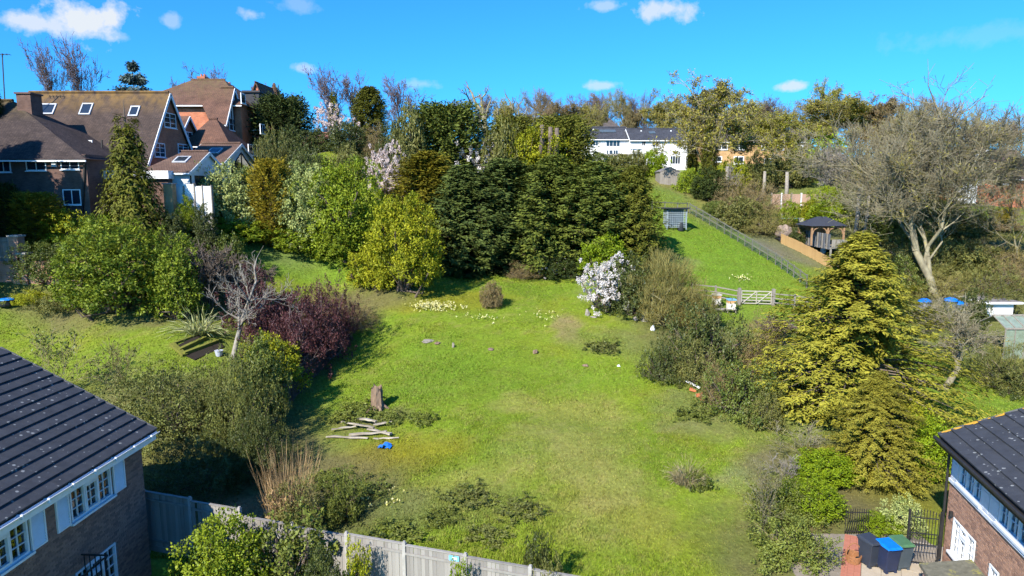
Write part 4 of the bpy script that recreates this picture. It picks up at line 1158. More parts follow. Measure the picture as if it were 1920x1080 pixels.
def tile_roof(root, ue0, ue1, x_e, z_e, pitch, rows, cols_as_parts, gauge, tw, flip=1, ny0=0.0, mat_=None, lichen_edge=False, xdir=-1, maxparts=300):
    """courses of interlocking tiles, each tile its own piece; x runs from eave to ridge"""
    sv = np.array([xdir * math.cos(pitch), 0, math.sin(pitch)]); sn = np.array([-xdir * -math.sin(pitch) * -1 if False else -xdir * math.sin(pitch) * -1, 0, math.cos(pitch)])
    sn = np.cross(np.array([0, 1., 0]), sv); sn = sn if sn[2] > 0 else -sn
    E = np.array([x_e, 0, z_e])
    dk = MB(); Lr = rows * gauge
    dk.obox(E, np.array([0, 1., 0]), sv, sn, ue0, ue1, 0, Lr, -.12, -.012); roof = dk.build('roof', mat('roof_underlay', (.03, .03, .03)), root, local=True)
    # one tile: slightly tilted slab with rounded nose and side lock
    t = MB(); g = gauge + .05; w = tw - .005
    P = lambda a, b, c: E * 0 + np.array([0, 1., 0]) * a + sv * b + sn * c
    t.hexa([P(0, 0, .020), P(w, 0, .020), P(w, g, -.012), P(0, g, -.012), P(0, .015, .060), P(w, .015, .060), P(w, g, .004), P(0, g, .004)])
    tm = t.mesh('tile', mat_ or NTILE)
    n = 0; rest = MB(); nc = int((ue1 - ue0) / tw)
    for j in range(nc):                      # from the far verge towards the camera
        for i in range(rows):
            u = ue1 - (j + 1) * tw; off = 0
            p = E + np.array([0, 1., 0]) * (u + off) + sv * (i * gauge - .02) + sn * (.002 * random.random())
            if j < cols_as_parts and n < maxparts:
                o = put('tile', tm, roof, loc=p); o.rotation_euler = (random.uniform(-.004, .004), random.uniform(-.005, .005), random.uniform(-.004, .004)); n += 1
            else:
                rest.hexa([p + q for q in (P(0, 0, .020), P(w, 0, .020), P(w, g, -.012), P(0, g, -.012), P(0, .015, .060), P(w, .015, .060), P(w, g, .004), P(0, g, .004))])
    if rest.v: rest.build('more_tiles', mat_ or NTILE, roof, local=True, kind='stuff')
    vg = MB()
    for i in range(rows):
        if True:
            q = E + np.array([0, 1., 0]) * ue1 + sv * (i * gauge) + sn * .0
            vg.obox(q, np.array([0, 1., 0]), sv, sn, -.004, .05, 0, gauge * 1.0, -.09, .045 + .006 * (i % 2))
    vg.build('verge', mat('mortar_verge', (.13, .13, .125), (.07, .07, .07), rough=.95, scale=6, c3=(.4, .4, .38), c3_thr=.6, c3_scale=4), roof, local=True)
    if lichen_edge:
        rl = random.Random(5)
        for i in range(26):
            s_ = .1 + rows * gauge * rl.random(); q = E + np.array([0, 1., 0]) * (ue1 + rl.uniform(-.06, .03)) + sv * s_ + sn * .045
            lc = MB(); k = 7; r0 = rl.uniform(.05, .17)
            vs = [q + sn * .022] + [q + (np.array([0, 1., 0]) * math.cos(a) * .55 + sv * math.sin(a) * 1.2) * r0 * rl.uniform(.6, 1.2) for a in np.arange(k) * 2 * math.pi / k]
            lc.add(vs, [(0, 1 + a, 1 + (a + 1) % k) for a in range(k)]); lc.build('lichen', YLICH, roof, local=True)
    return roof, sv, sn, E


def shutter(root, u0, u1, z0, z1, Nn=X1, U=Y1, m=WHITE, off=.035):
    s = MB(); O = np.zeros(3); b = .05
    for q in ((u0, u1, z0, z0 + b), (u0, u1, z1 - b, z1), (u0, u0 + b, z0 + b, z1 - b), (u1 - b, u1, z0 + b, z1 - b)): s.obox(O, U, Z1, Nn, q[0], q[1], q[2], q[3], off - .02, off + .03)
    o = s.build('shutter', m, root, local=True)
    n = int((z1 - z0 - 2 * b) / .085)
    for i in range(n):
        z = z0 + b + (z1 - z0 - 2 * b) * (i + .5) / n; sl = MB()
        sl.obox(np.array(O) + Z1 * z + Nn * off, U, unit(Z1 * .8 - Nn * .5), unit(Nn * .8 + Z1 * .5), u0 + b, u1 - b, -.045, .045, -.006, .006); sl.build('slat', m, o, local=True)


def casement(root, u0, u1, z0, z1, lights, Nn=X1, U=Y1, m=WHITE, recess=.06):
    """row of lights; each light has glazing bars; glass is a pane of its own"""
    O = Nn * 0; f = MB(); b = .06
    for q in ((u0, u1, z0, z0 + b), (u0, u1, z1 - b, z1)): f.obox(O, U, Z1, Nn, *q, -recess, .03)
    n = len(lights); edges = np.linspace(u0, u1, n + 1)
    for i, e in enumerate(edges):
        w = b if 0 < i < n else b; a0 = u0 if i == 0 else (u1 - b if i == n else e - b / 2)
        f.obox(O, U, Z1, Nn, a0, a0 + b, z0 + b, z1 - b, -recess, .03)
    fr = f.build('window', m, root, local=True)
    for i, fan in enumerate(lights):
        a0, a1 = edges[i] + b * (1 if i == 0 else .5), edges[i + 1] - b * (1 if i == n - 1 else .5)
        lt = MB(); c0, c1 = z0 + b, z1 - b
        zones = [(c0, c1)] if not fan else [(c0, c0 + (c1 - c0) * .70), (c0 + (c1 - c0) * .74, c1)]
        if fan: lt.obox(O, U, Z1, Nn, a0, a1, zones[0][1], zones[1][0], -recess + .01, .04)
        for (q0, q1) in zones:
            if fan:
                for q in ((a0, a1, q0, q0 + .05), (a0, a1, q1 - .05, q1), (a0, a0 + .05, q0 + .05, q1 - .05), (a1 - .05, a1, q0 + .05, q1 - .05)): lt.obox(O, U, Z1, Nn, *q, -recess + .01, .045)
            rws = max(1, int(round((q1 - q0) / .3)))
            for k in range(1, rws):
                z = q0 + (q1 - q0) * k / rws; lt.obox(O, U, Z1, Nn, a0, a1, z - .009, z + .009, -recess + .005, -.012)
            um = (a0 + a1) / 2; lt.obox(O, U, Z1, Nn, um - .009, um + .009, q0, q1, -recess + .005, -.012)
        lt.build('glazing_bars', m, fr, local=True)
    g = MB(); g.obox(O, U, Z1, Nn, u0 + b * .5, u1 - b * .5, z0 + b * .5, z1 - b * .5, -recess - .012, -recess + .004); g.build('pane', CLEAR, fr, local=True)
    cu = MB()
    for k in [q for q in range(24) if q < 5 or q > 18]:
        a = u0 + (u1 - u0) * k / 24; cu.obox(O, U, Z1, Nn, a, a + (u1 - u0) / 24 * .8, z0 + .05, z1 - .05, -.24 - .03 * math.sin(k * 1.9), -.22 - .03 * math.sin(k * 1.9))
    cu.build('curtain', mat('cream_curtain', (.42, .38, .30), (.3, .27, .22), rough=.9, scale=3), fr, local=True)
    s = MB(); s.obox(O, U, Z1, Nn, u0 - .08, u1 + .08, z0 - .07, z0 - .002, -recess, .12); s.build('sill', m, fr, local=True)
    return fr


# --- house with the shaded wall (its local x points out of that wall, local y along it away from the camera)
lh = thing('shuttered_house', 'near brick house with charcoal lichen-spotted roof, shaded wall and louvred white shutters', 'house', (-12.88, 22.62, 0), math.atan2(-.066, .998))
holesL = [(-3.55, -1.68, 3.1, 4.38), (-7.06, -5.19, 3.1, 4.38), (-3.6, -1.76, .1, 1.5)]
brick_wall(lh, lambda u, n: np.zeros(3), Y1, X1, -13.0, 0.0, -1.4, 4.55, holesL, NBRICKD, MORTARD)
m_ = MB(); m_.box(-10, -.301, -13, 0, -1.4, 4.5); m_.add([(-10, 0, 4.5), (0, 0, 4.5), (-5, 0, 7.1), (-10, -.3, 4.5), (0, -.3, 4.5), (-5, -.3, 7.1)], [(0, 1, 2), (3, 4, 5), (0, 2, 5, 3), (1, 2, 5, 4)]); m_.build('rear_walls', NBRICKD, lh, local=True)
rfL, svL, snL, EL = tile_roof(lh, -13.2, .15, .5, 4.66, R(27.6), 15, 20, .405, .33, maxparts=300)
m_ = MB(); m_.obox(np.array([-10.5, 0, 4.66]), Y1, np.array([math.cos(R(27.6)), 0, math.sin(R(27.6))]), np.array([-math.sin(R(27.6)), 0, math.cos(R(27.6))]), -13.2, .15, 0, 6.1, -.1, .0); m_.build('far_slope', NTILE, rfL, local=True)
m_ = MB(); m_.box(.38, .5, -13.2, .12, 4.32, 4.5); m_.box(.001, .38, -13.2, .12, 4.42, 4.47); m_.build('fascia', WHITE, lh, local=True)
m_ = MB()
for i in range(7):
    a0 = 2 * math.pi * i / 12 + math.pi; a1 = 2 * math.pi * (i + 1) / 12 + math.pi
    if i < 6: m_.hexa([(.57 + .07 * math.cos(a0), -13.2, 4.60 + .07 * math.sin(a0)), (.57 + .07 * math.cos(a1), -13.2, 4.60 + .07 * math.sin(a1)), (.57 + .055 * math.cos(a1), -13.2, 4.60 + .055 * math.sin(a1)), (.57 + .055 * math.cos(a0), -13.2, 4.60 + .055 * math.sin(a0)),
                            (.57 + .07 * math.cos(a0), .16, 4.60 + .07 * math.sin(a0)), (.57 + .07 * math.cos(a1), .16, 4.60 + .07 * math.sin(a1)), (.57 + .055 * math.cos(a1), .16, 4.60 + .055 * math.sin(a1)), (.57 + .055 * math.cos(a0), .16, 4.60 + .055 * math.sin(a0))])
gut = m_.build('gutter', WHITE, lh, local=True)
for k in range(12):
    b_ = MB(); b_.box(.49, .66, -.35 - k * .95, -.30 - k * .95, 4.50, 4.62); b_.build('bracket', WHITE, gut, local=True)
casement(lh, -3.55, -1.68, 3.1, 4.38, (0, 1, 0)); casement(lh, -7.06, -5.19, 3.1, 4.38, (0, 1, 0)); casement(lh, -3.6, -1.76, .1, 1.5, (0, 1, 0))
for (a, b) in ((-1.6, -1.02), (-4.16, -3.63), (-5.14, -4.58), (-7.7, -7.12)): shutter(lh, a, b, 3.08, 4.3)
bl = thing('iron_balcony', 'black iron balustrade projecting below the louvred shutters of shaded wall', 'railing', (-12.88, 22.62, 0), math.atan2(-.066, .998))
for z in (1.12, 1.95):
    m_ = MB(); m_.bar((.02, -3.3, z), (.85, -3.3, z), .04); m_.bar((.85, -3.3, z), (.85, -5.6, z), .04); m_.build('rail', BLACK, bl, local=True)
for i in range(5):
    m_ = MB(); m_.bar((.1 + .17 * i, -3.3, 1.12), (.1 + .17 * i, -3.3, 1.95), .022); m_.build('baluster', BLACK, bl, local=True)
for i in range(12):
    m_ = MB(); m_.bar((.85, -3.45 - .19 * i, 1.12), (.85, -3.45 - .19 * i, 1.95), .022); m_.build('baluster', BLACK, bl, local=True)
m_ = MB(); m_.box(.02, .9, -5.7, -3.25, .98, 1.08); m_.build('balcony_floor', BLACK, bl, local=True)

# --- house with the sunlit wall
rh = thing('shuttered_house', 'near brick house with sunlit wall, orange lichen on verge and flat painted shutters', 'house', (14.93, 22.04, 0), math.atan2(-.2115, .977))
SHADEBLUEW = mat('white_wood_shade_blue', (.62, .66, .72), (.54, .58, .65), rough=.5, scale=5)  # white woodwork under the eaves, with the blue of their shade mixed into its colour
holesR = [(-2.30, -.66, 3.3, 4.45), (-5.1, -3.40, 3.3, 4.45), (-2.2, -.58, .85, 2.06), (-3.75, -3.2, 1.0, 1.9)]
brick_wall(rh, lambda u, n: np.zeros(3), Y1, -X1, -9.0, 0.0, -.1, 4.6, holesR, NBRICK, MORTAR)
m_ = MB(); m_.box(.301, 9.5, -9, 0, -.1, 4.55); m_.add([(0, 0, 4.55), (9.5, 0, 4.55), (4.75, 0, 6.6), (0, -.3, 4.55), (9.5, -.3, 4.55), (4.75, -.3, 6.6)], [(0, 1, 2), (3, 4, 5), (0, 2, 5, 3), (1, 2, 5, 4)]); m_.build('rear_walls', NBRICK, rh, local=True)
rfR, svR, snR, ER = tile_roof(rh, -9.2, .12, -.45, 4.66, R(23.5), 13, 16, .42, .33, lichen_edge=True, xdir=1, maxparts=200)
m_ = MB(); m_.obox(np.array([9.95, 0, 4.66]), Y1, np.array([-math.cos(R(23.5)), 0, math.sin(R(23.5))]), np.array([math.sin(R(23.5)), 0, math.cos(R(23.5))]), -9.2, .12, 0, 5.6, -.1, 0); m_.build('far_slope', NTILE, rfR, local=True)
m_ = MB(); m_.box(-.50, -.38, -9.2, .1, 4.36, 4.54); m_.box(-.38, -.001, -9.2, .1, 4.43, 4.48); m_.build('fascia', BLACK, rh, local=True)
m_ = MB(); m_.tube([(-.56, -9.2, 4.56), (-.56, .12, 4.56)], .06, 8); m_.tube([(-.5, -.06, 4.5), (-.12, -.02, 4.2), (-.1, -.02, .25), (-.22, -.02, .12)], .045, 8); m_.build('gutter', BLACK, rh, local=True)
for (a, b, lt) in ((-2.30, -.66, (0, 0, 0)), (-5.1, -3.40, (0, 0, 0))): casement(rh, a, b, 3.3, 4.45, lt, Nn=-X1, m=SHADEBLUEW)
casement(rh, -2.2, -.58, .85, 2.06, (0, 1, 0), Nn=-X1); casement(rh, -3.75, -3.2, 1.0, 1.9, (0,), Nn=-X1)
for (a, b) in ((-.62, -.12), (-2.82, -2.34), (-3.36, -2.86), (-5.65, -5.14)):
    s = MB(); s.obox(np.zeros(3), Y1, Z1, -X1, a, b, 3.26, 4.42, .014, .04)
    so = s.build('shutter', SHADEBLUEW, rh, local=True)
    for q in ((a + .04, b - .04, 3.32, 3.36), (a + .04, b - .04, 3.80, 3.86), (a + .04, b - .04, 4.32, 4.36)):
        s = MB(); s.obox(np.zeros(3), Y1, Z1, -X1, *q, .0402, .052); s.build('rail', SHADEBLUEW, so, local=True)
s = MB(); s.obox(np.zeros(3), Y1, Z1, -X1, -5.8, -.05, 3.12, 3.23, .012, .08); s.build('sill_board', SHADEBLUEW, rh, local=True)
s = MB(); s.obox(np.zeros(3), Y1, Z1, -X1, -.52, -.42, 2.02, 2.2, .01, .12); s.build('wall_lamp', BLACK, rh, local=True)
po = thing('porch_roof', 'mossy lean-to porch roof against the sunlit brick wall', 'porch', (14.93, 22.04, 0), math.atan2(-.2115, .977))
s = MB(); s.hexa([(-1.5, -5.2, 1.0), (-.02, -5.2, 1.28), (-.02, -2.1, 1.28), (-1.5, -2.1, 1.0), (-1.5, -5.2, 1.1), (-.02, -5.2, 1.4), (-.02, -2.1, 1.4), (-1.5, -2.1, 1.1)])
s.build('roof', mat('mossy_felt', (.16, .15, .11), (.09, .085, .06), rough=.95, scale=6, c3=(.22, .2, .06), c3_thr=.55), po, local=True)
s = MB(); s.box(-1.4, -.02, -5.1, -2.2, 0, .999); s.build('wall', NBRICK, po, local=True)

# ------------------------------------------------------------------ paved yard
PAVE = mat('buff_paving', (.42, .35, .26), (.32, .26, .19), rough=.9, scale=3, bump=.15, objvar=.45)
PINK = mat('red_block_paving', (.42, .16, .10), (.32, .12, .08), rough=.9, scale=6, objvar=.4)
yardo = props(put('patio', None), kind='structure'); yardo.empty_display_size = .2
m_ = MB(); m_.box(9.6, 15.4, 14, 24.5, -.2, -.004); m_.build('paving_bed', mat('jointing_sand', (.26, .22, .17)), yardo)
rp = random.Random(3); Oy = np.array([12.5, 24.0, 0]); vy = unit(np.array([-.475, -.88, 0])); uy = np.array([-vy[1], vy[0], 0]); ay = math.atan2(uy[1], uy[0])
tm = MB(); tm.box(0, .585, 0, .585, 0, .035); tmesh = tm.mesh('slab', PAVE)
tm = MB(); tm.box(0, .195, 0, .095, 0, .05); bmesh_ = tm.mesh('block_paver', PINK)
for i in range(8):
    for j in range(14):
        if j < 2 and i < 2: continue
        p = Oy + uy * (.62 + i * .6) + vy * (j * .6 - .2)
        if p[0] > 15.4 - (22 - p[1]) * .2 or p[1] > 24.3: continue
        o = put('slab', tmesh, yardo, loc=p + Z1 * (.002 + rp.uniform(0, .008))); o.rotation_euler = (rp.uniform(-.006, .006), rp.uniform(-.006, .006), ay)
for j in range(66):
    for i in range(9 if j < 12 else 3):
        o = put('block_paver', bmesh_, yardo, loc=Oy + uy * (i * .2) + vy * (j * .1) + Z1 * (.008 + rp.uniform(0, .006))); o.rotation_euler = (0, 0, ay)
# ------------------------------------------------------------------ boundary fence of grey boards below the field
BOARD = mat('silvered_fence_board', (.30, .28, .25), (.16, .145, .13), rough=.9, scale=4, stretch=(1, 1, .12), bump=.4, bscale=14, objvar=.6)
CONC = mat('concrete_post', (.36, .34, .31), (.26, .245, .22), rough=.9, scale=5, bump=.2)
DARKWOOD = mat('dark_stained_board', (.10, .075, .055), (.05, .04, .03), rough=.9, scale=4, stretch=(1, 1, .15), bump=.3, objvar=.4)


def board_fence(name, label, pts, hgt, bm_, pm, bw=.14, zf=None, steps=None, cap=True, post=.11, group=None, postup=.1):
    f = thing(name, label, 'fence', (pts[0][0], pts[0][1], pts[0][2]), 0, group)
    cache = {}
    for i in range(len(pts) - 1):
        a = np.array(pts[i], float); b = np.array(pts[i + 1], float); d = b - a; d[2] = 0; L = np.linalg.norm(d); d /= L; nn = np.array([d[1], -d[0], 0])
        h = hgt if steps is None else steps[i]
        z0 = min(a[2], b[2]) if zf is None else zf
        pan = MB(); O = np.array([a[0], a[1], z0])
        pan.obox(O, d, Z1, nn, post / 2, L - post / 2, -.15, .048, -.02, .02)
        po = pan.build('panel', bm_, f)
        for (q0, q1) in ((.25, .33), (h - .3, h - .22)):
            rr_ = MB(); rr_.obox(O, d, Z1, nn, post / 2, L - post / 2, q0, q1, .021, .055); rr_.build('rail', bm_, po)
        if cap: rr_ = MB(); rr_.obox(O, d, Z1, nn, post / 2, L - post / 2, h, h + .035, -.045, .05); rr_.build('capping', bm_, po)
        nb = int((L - post) / (bw - .01)); w = (L - post) / nb
        key = round(w, 3), round(h, 2), round(math.atan2(d[1], d[0]), 3)
        if key not in cache:
            t = MB(); t.hexa([p for p in ([(np.zeros(3) + d * q[0] + nn * q[1] + Z1 * q[2]) for q in ((0, -.034, .05), (w * .96, -.008, .05), (w * .96, .006, .05), (0, .006, .05), (0, -.034, h), (w * .96, -.008, h), (w * .97, .006, h), (0, .006, h))])])
            cache[key] = t.mesh('board', bm_)
        for k in range(nb):
            if random.random() < .02: continue
            p = O + d * (post / 2 + k * w) - np.array(po.location) - np.array([f.location.x, f.location.y, f.location.z])
            put('board', cache[key], po, loc=p + nn * random.uniform(-.006, .002) + Z1 * random.uniform(-.025, .006), rot=(random.uniform(-.006, .006), random.uniform(-.006, .006), 0))
        for e, en in ((a, 0), (b, 1)):
            if en == 0 or i == len(pts) - 2:
                q = MB(); hh = max(h, hgt if steps is None else (steps[max(i - 1, 0)] if en == 0 else h)) + postup
                q.obox(np.array([e[0], e[1], z0]), d, nn, Z1, -post / 2, post / 2, -post / 2, post / 2, -.3, hh - .04)
                q.obox(np.array([e[0], e[1], z0]), d, nn, Z1, -post / 2 + .02, post / 2 - .02, -post / 2 + .02, post / 2 - .02, hh - .04, hh); q.build('post', pm, f)
    return f


P0, P1 = np.array([-13.35, 23.35, 0]), np.array([.55, 19.0, 0]); dv = (P1 - P0) / 7
pts = [P0 + dv * i for i in range(9)]
pts[0][2] = pts[1][2] = 0
board_fence('board_fence', 'silvery grey board fence with pale posts along bottom of the field', pts, 1.8, BOARD, CONC, zf=0.0, steps=[2.1, 2.02, 1.78, 1.72, 1.78, 1.74, 1.70, 1.66])
sg = thing('fence_sign', 'small pale blue sign on the silvery grey board fence', 'sign', on_z(852, 1044, 1.6))
# pin it on the face of the board fence
d_ = dv / np.linalg.norm(dv); nn_ = np.array([d_[1], -d_[0], 0]); r_ = ray(852, 1046); o_ = np.array([0, 0, CAMZ]); q_ = o_ + r_ * (((P0 - o_) @ nn_) / (r_ @ nn_)) + nn_ * .03
sg.location = tuple(q_)
s = MB(); s.obox(q_, d_, Z1, nn_, -.17, .17, -.09, .09, 0, .01); s.build('board', mat('sky_blue_plastic', (.18, .5, .75), rough=.5), sg)
s = MB(); s.obox(q_, d_, Z1, nn_, -.06, .1, -.035, .04, .0102, .014); s.build('emblem', WHITE, sg)

# dark close-boarded fence between the garden and the field
fl = [ground(*q) for q in ((505, 800), (532, 765), (558, 735), (582, 705), (606, 675), (630, 645), (650, 622))]
fl = [np.array([-12.5 + .17 * i, 30.4 + i * 1.85, 0]) for i in range(9)]
for q in fl: q[2] = gz(q[0], q[1]) - .05
board_fence('boarded_fence', 'dark stained board fence between the purple plum and the field', fl, 1.75, DARKWOOD, DARKWOOD)

# fence panel on the retaining wall
BR = mat('pink_brick', (.42, .22, .15), (.33, .16, .11), rough=.9, scale=2.5)
BRW = brick_mat('pinkish_brickwork', (.45, .235, .16), (.37, .18, .12), (.42, .34, .27))
rw = thing('retaining_wall', 'pinkish brick retaining wall and stone-capped pillar at edge of the upper garden', 'wall', (-36, 46, 4.6))
m_ = MB(); m_.box(-46, -24.5, 45.9, 46.3, 4.2, 8.0); m_.build('wall', BRW, rw)
for (q0, q1, yt) in ((20, 33, 441), (33, 47, 474)):
    a = at(q0, 480, 45.8); b = at(q1, yt, 45.8); m_ = MB(); m_.box(a[0], b[0], 45.75, 46.4, 4.2, b[2] - .12); pl = m_.build('pillar', BRW, rw)
    m_ = MB(); m_.box(a[0] - .07, b[0] + .07, 45.68, 46.47, b[2] - .118, b[2]); m_.build('coping', CONC, pl)
xe = at(20, 480, 46)[0] - .08
board_fence('panel_fence', 'grey fence panel standing on the pinkish brick retaining wall', [(xe - 4.0, 46.1, 8.0), (xe - 2.0, 46.1, 8.0), (xe, 46.1, 8.0)], at(10, 446, 46)[2] - 8.0, BOARD, CONC, zf=8.0)
tb = thing('covered_tub', 'dark garden tub with bright blue cover by the brick retaining wall', 'tub', ground(13, 575))
m_ = MB(); c = np.array(tb.location); m_.tube([c + Z1 * .0, c + Z1 * .12, c + Z1 * .42], [.42, .5, .55], 14); m_.build('tub', mat('dark_plastic', (.03, .035, .04), rough=.5), tb)
m_ = MB(); m_.tube([c + Z1 * .421, c + Z1 * .47, c + Z1 * .52], [.6, .58, .3], 14); m_.build('cover', mat('bright_blue_sheet', (.01, .22, .62), (.01, .16, .5), rough=.45), tb)

# white boundary wall by the garden rooms
bw_ = thing('white_wall', 'white panelled boundary wall below the garden rooms', 'wall', (-23.5, 52, 9))
for i, (q0, q1, t0) in enumerate(((330, 345, 350), (345, 364, 345), (365, 379, 349), (380, 396, 349))):
    a = at(q0, 392, 52); b = at(q1, t0, 52); m_ = MB(); m_.box(a[0], b[0] - .05, 52, 52.2, 7.6, b[2]); m_.build('panel', RENDER, bw_)
    m_ = MB(); m_.box(b[0] - .049, b[0] + .03, 51.94, 52.24, 7.6, b[2] + .08); m_.build('post', OAK, bw_)
gp = thing('gate_pier', 'buff brick gate pier beside the white panelled wall', 'pier', (at(316, 390, 51)[0], 51, gz(-26, 51)))
a, b = at(309, 395, 51), at(322, 343, 51); m_ = MB(); m_.box(a[0], b[0], 51, 51.6, 7.5, b[2] - .1); m_.build('shaft', TAN, gp)
m_ = MB(); m_.box(a[0] - .07, b[0] + .07, 50.93, 51.67, b[2] - .098, b[2]); m_.build('cap', CONC, gp)
sp_ = thing('dryer_post', 'slim pale blue post in flower bed below the white wall', 'post', (at(363, 425, 50)[0], 50, gz(-23, 50)))
gp_ = ground(364, 432); sp_.location = tuple(gp_); m_ = MB(); m_.tube([gp_ - Z1 * .1, gp_ + Z1 * 1.55], .06, 8); m_.bar(gp_ + np.array([-.22, 0, 1.5]), gp_ + np.array([.2, 0, 1.56]), .07); m_.build('pole', mat('pale_blue_metal', (.35, .5, .62), rough=.4), sp_)
st = thing('low_stone_wall', 'low buff stone edging wall of raised flower bed', 'wall', ground(385, 428))
for i in range(9):
    m_ = MB(); p = ground(352 + i * 8.5, 432 + i * 1.2); m_.box(p[0] - .18, p[0] + .175, p[1] - .15, p[1] + .2, p[2] - .2, p[2] + .3 + random.uniform(-.05, .05)); m_.build('stone', PAVE, st)
for (px, py, lab, h_, r_2, mt) in ((322, 406, 'white tall box standing in shade near the gate pier', .8, .25, WHITE), (316, 424, 'white plastic tub on ground in shade below gate pier', .3, .22, WHITE), (351, 411, 'white sack slumped in flower bed by pale blue post', .35, .3, WHITE)):
    g_ = ground(px, py + 8); t_ = MB(); n_ = 10
    if h_ > .6: t_.hexa([g_ + np.array(v) for v in ((-r_2, -.15, 0), (r_2, -.15, 0), (r_2, .15, 0), (-r_2, .15, 0), (-r_2 * .9, -.14, h_), (r_2 * .9, -.14, h_), (r_2 * .9, .14, h_), (-r_2 * .9, .14, h_))])
    else: t_.tube([g_, g_ + Z1 * h_ * .5, g_ + Z1 * h_], [r_2 * .8, r_2, r_2 * .55], 10)
    props(t_.build('storage_box' if h_ > .6 else ('plastic_tub' if px < 330 else 'garden_sack'), mt, None), lab, 'box' if h_ > .6 else ('tub' if px < 330 else 'sack'))

# ------------------------------------------------------------------ yard things: bins, basket, gate, railing
def wheelie(label, px, py, rz, body, lid):
    c = on_z(px, py, .045); b = thing('wheelie_bin', label, 'bin', c, rz, 'wheeled bins in the paved yard'); b.scale = (.93, .93, .93)
    m = MB(); m.hexa([(-.23, -.25, .06), (.23, -.25, .06), (.23, .24, .06), (-.23, .24, .06), (-.28, -.33, .92), (.28, -.33, .92), (.28, .33, .92), (-.28, .33, .92)])
    m.box(-.30, .30, -.355, .35, .922, .965); m.box(-.2, .2, -.262, -.235, .10, .16); m.build('body', body, b, local=True, bevel=.02)
    l = MB(); l.hexa([(-.305, -.39, .967), (.305, -.39, .967), (.305, .37, .967), (-.305, .37, .967), (-.27, -.33, 1.03), (.27, -.33, 1.03), (.27, .33, 1.08), (-.27, .33, 1.08)]); l.box(-.2, .2, -.42, -.392, .972, 1.0)
    l.build('lid', lid, b, local=True, bevel=.015)
    h = MB(); h.tube([(-.26, .41, .99), (.26, .41, .99)], .022, 8); h.bar((-.24, .34, .98), (-.24, .42, .98), .04); h.bar((.24, .34, .98), (.24, .42, .98), .04); h.build('handle', body, b, local=True)
    for sx in (-1, 1):
        w = MB(); w.tube([(sx * .24, .26, .105), (sx * .295, .26, .105)], .10, 14); w.build('wheel', BLACK, b, local=True)
    for sx in (-1, 1):
        w = MB(); w.hexa([(sx * .18 - .05, -.27, 0), (sx * .18 + .05, -.27, 0), (sx * .18 + .05, -.12, 0), (sx * .18 - .05, -.12, 0), (sx * .18 - .05, -.25, .06), (sx * .18 + .05, -.25, .06), (sx * .18 + .05, -.12, .06), (sx * .18 - .05, -.12, .06)]); w.build('foot', body, b, local=True)


GB = mat('slate_plastic', (.035, .042, .055), (.028, .033, .045), rough=.45, scale=3)
NB_ = mat('navy_plastic', (.022, .03, .065), (.018, .024, .05), rough=.45, scale=3)
GG = mat('grey_green_plastic', (.06, .075, .09), (.045, .06, .07), rough=.5, scale=3)
wheelie('charcoal wheelie bin with dark lid nearest the wicker basket', 1629, 1058, .32, GB, GB)
wheelie('navy wheelie bin with bright blue lid', 1662, 1068, .18, NB_, mat('blue_lid', (.005, .17, .62), rough=.4))
wheelie('grey wheelie bin with dull green lid behind the blue one', 1686, 1062, .12, GG, mat('green_lid', (.07, .16, .075), rough=.5))
bk = thing('wicker_basket', 'brown wicker basket with tall looped handle on the yard paving', 'basket', on_z(1599, 1053, .06))
WK = mat('wicker', (.34, .15, .06), (.2, .085, .035), rough=.8, scale=30, bump=.5)
c = np.array(bk.location); m_ = MB()
for k in range(9):
    z = .02 + .032 * k; r0 = .20 + .05 * k / 8
    m_.tube([c + np.array([math.cos(t) * r0, math.sin(t) * r0 * 1.15, z]) for t in np.linspace(0, 2 * math.pi, 17)], .019, 5, cap=False)
m_.tube([c + Z1 * .01, c + Z1 * .03], [.19, .19], 16); m_.build('bowl', WK, bk)
m_ = MB(); m_.tube([c + np.array([0, math.cos(t) * .25, .27 + math.sin(t) * .34]) if False else c + np.array([math.cos(t) * .25, 0, .27 + math.sin(t) * .42]) for t in np.linspace(0, math.pi, 12)], .018, 6); m_.build('handle', WK, bk)

gt = thing('iron_gate', 'black wrought iron side gate standing against the sunlit brick house', 'gate', on_z(1702, 1056, 0))
a = on_z(1702, 1056, .06); b = on_z(1752, 1062, .06); dg = unit(b - a); Lg = np.linalg.norm(b - a)
for i in range(10):
    q = a + dg * Lg * i / 9; top = 1.85 + .12 * math.sin(math.pi * i / 9); m_ = MB(); m_.bar(q + Z1 * .03, q + Z1 * top, .016)
    m_.tube([q + Z1 * top, q + Z1 * (top + .09)], [.022, .002], 5); m_.build('bar', BLACK, gt)
for i in range(9):
    q = a + dg * Lg * (i + .5) / 9; m_ = MB(); m_.bar(q + Z1 * .05, q + Z1 * .75, .010); m_.build('dog_bar', BLACK, gt)
for z in (.08, .75, 1.15, 1.72):
    m_ = MB(); m_.bar(a + Z1 * z, b + Z1 * z, .03); m_.build('rail', BLACK, gt)
for q in (a - dg * .07, b + dg * .07):
    m_ = MB(); m_.bar(q, q + Z1 * 1.98, .06); m_.build('gate_post', BLACK, gt)
rl = thing('iron_railing', 'low black iron railing behind the bins and wicker basket', 'railing', on_z(1586, 1005, 0))
a = on_z(1586, 1006, .0); b = on_z(1628, 1006, .0); a, b = a + np.array([0, .1, .06]), b + np.array([0, .1, .06]); dg = unit(b - a); Lg = np.linalg.norm(b - a)
for i in range(11):
    q = a + dg * Lg * i / 10; m_ = MB(); m_.bar(q, q + Z1 * .95, .02); m_.tube([q + Z1 * .95, q + Z1 * 1.03], [.02, .002], 5); m_.build('bar', BLACK, rl)
for z in (.1, .85):
    m_ = MB(); m_.bar(a + Z1 * z, b + Z1 * z, .028); m_.build('rail', BLACK, rl)

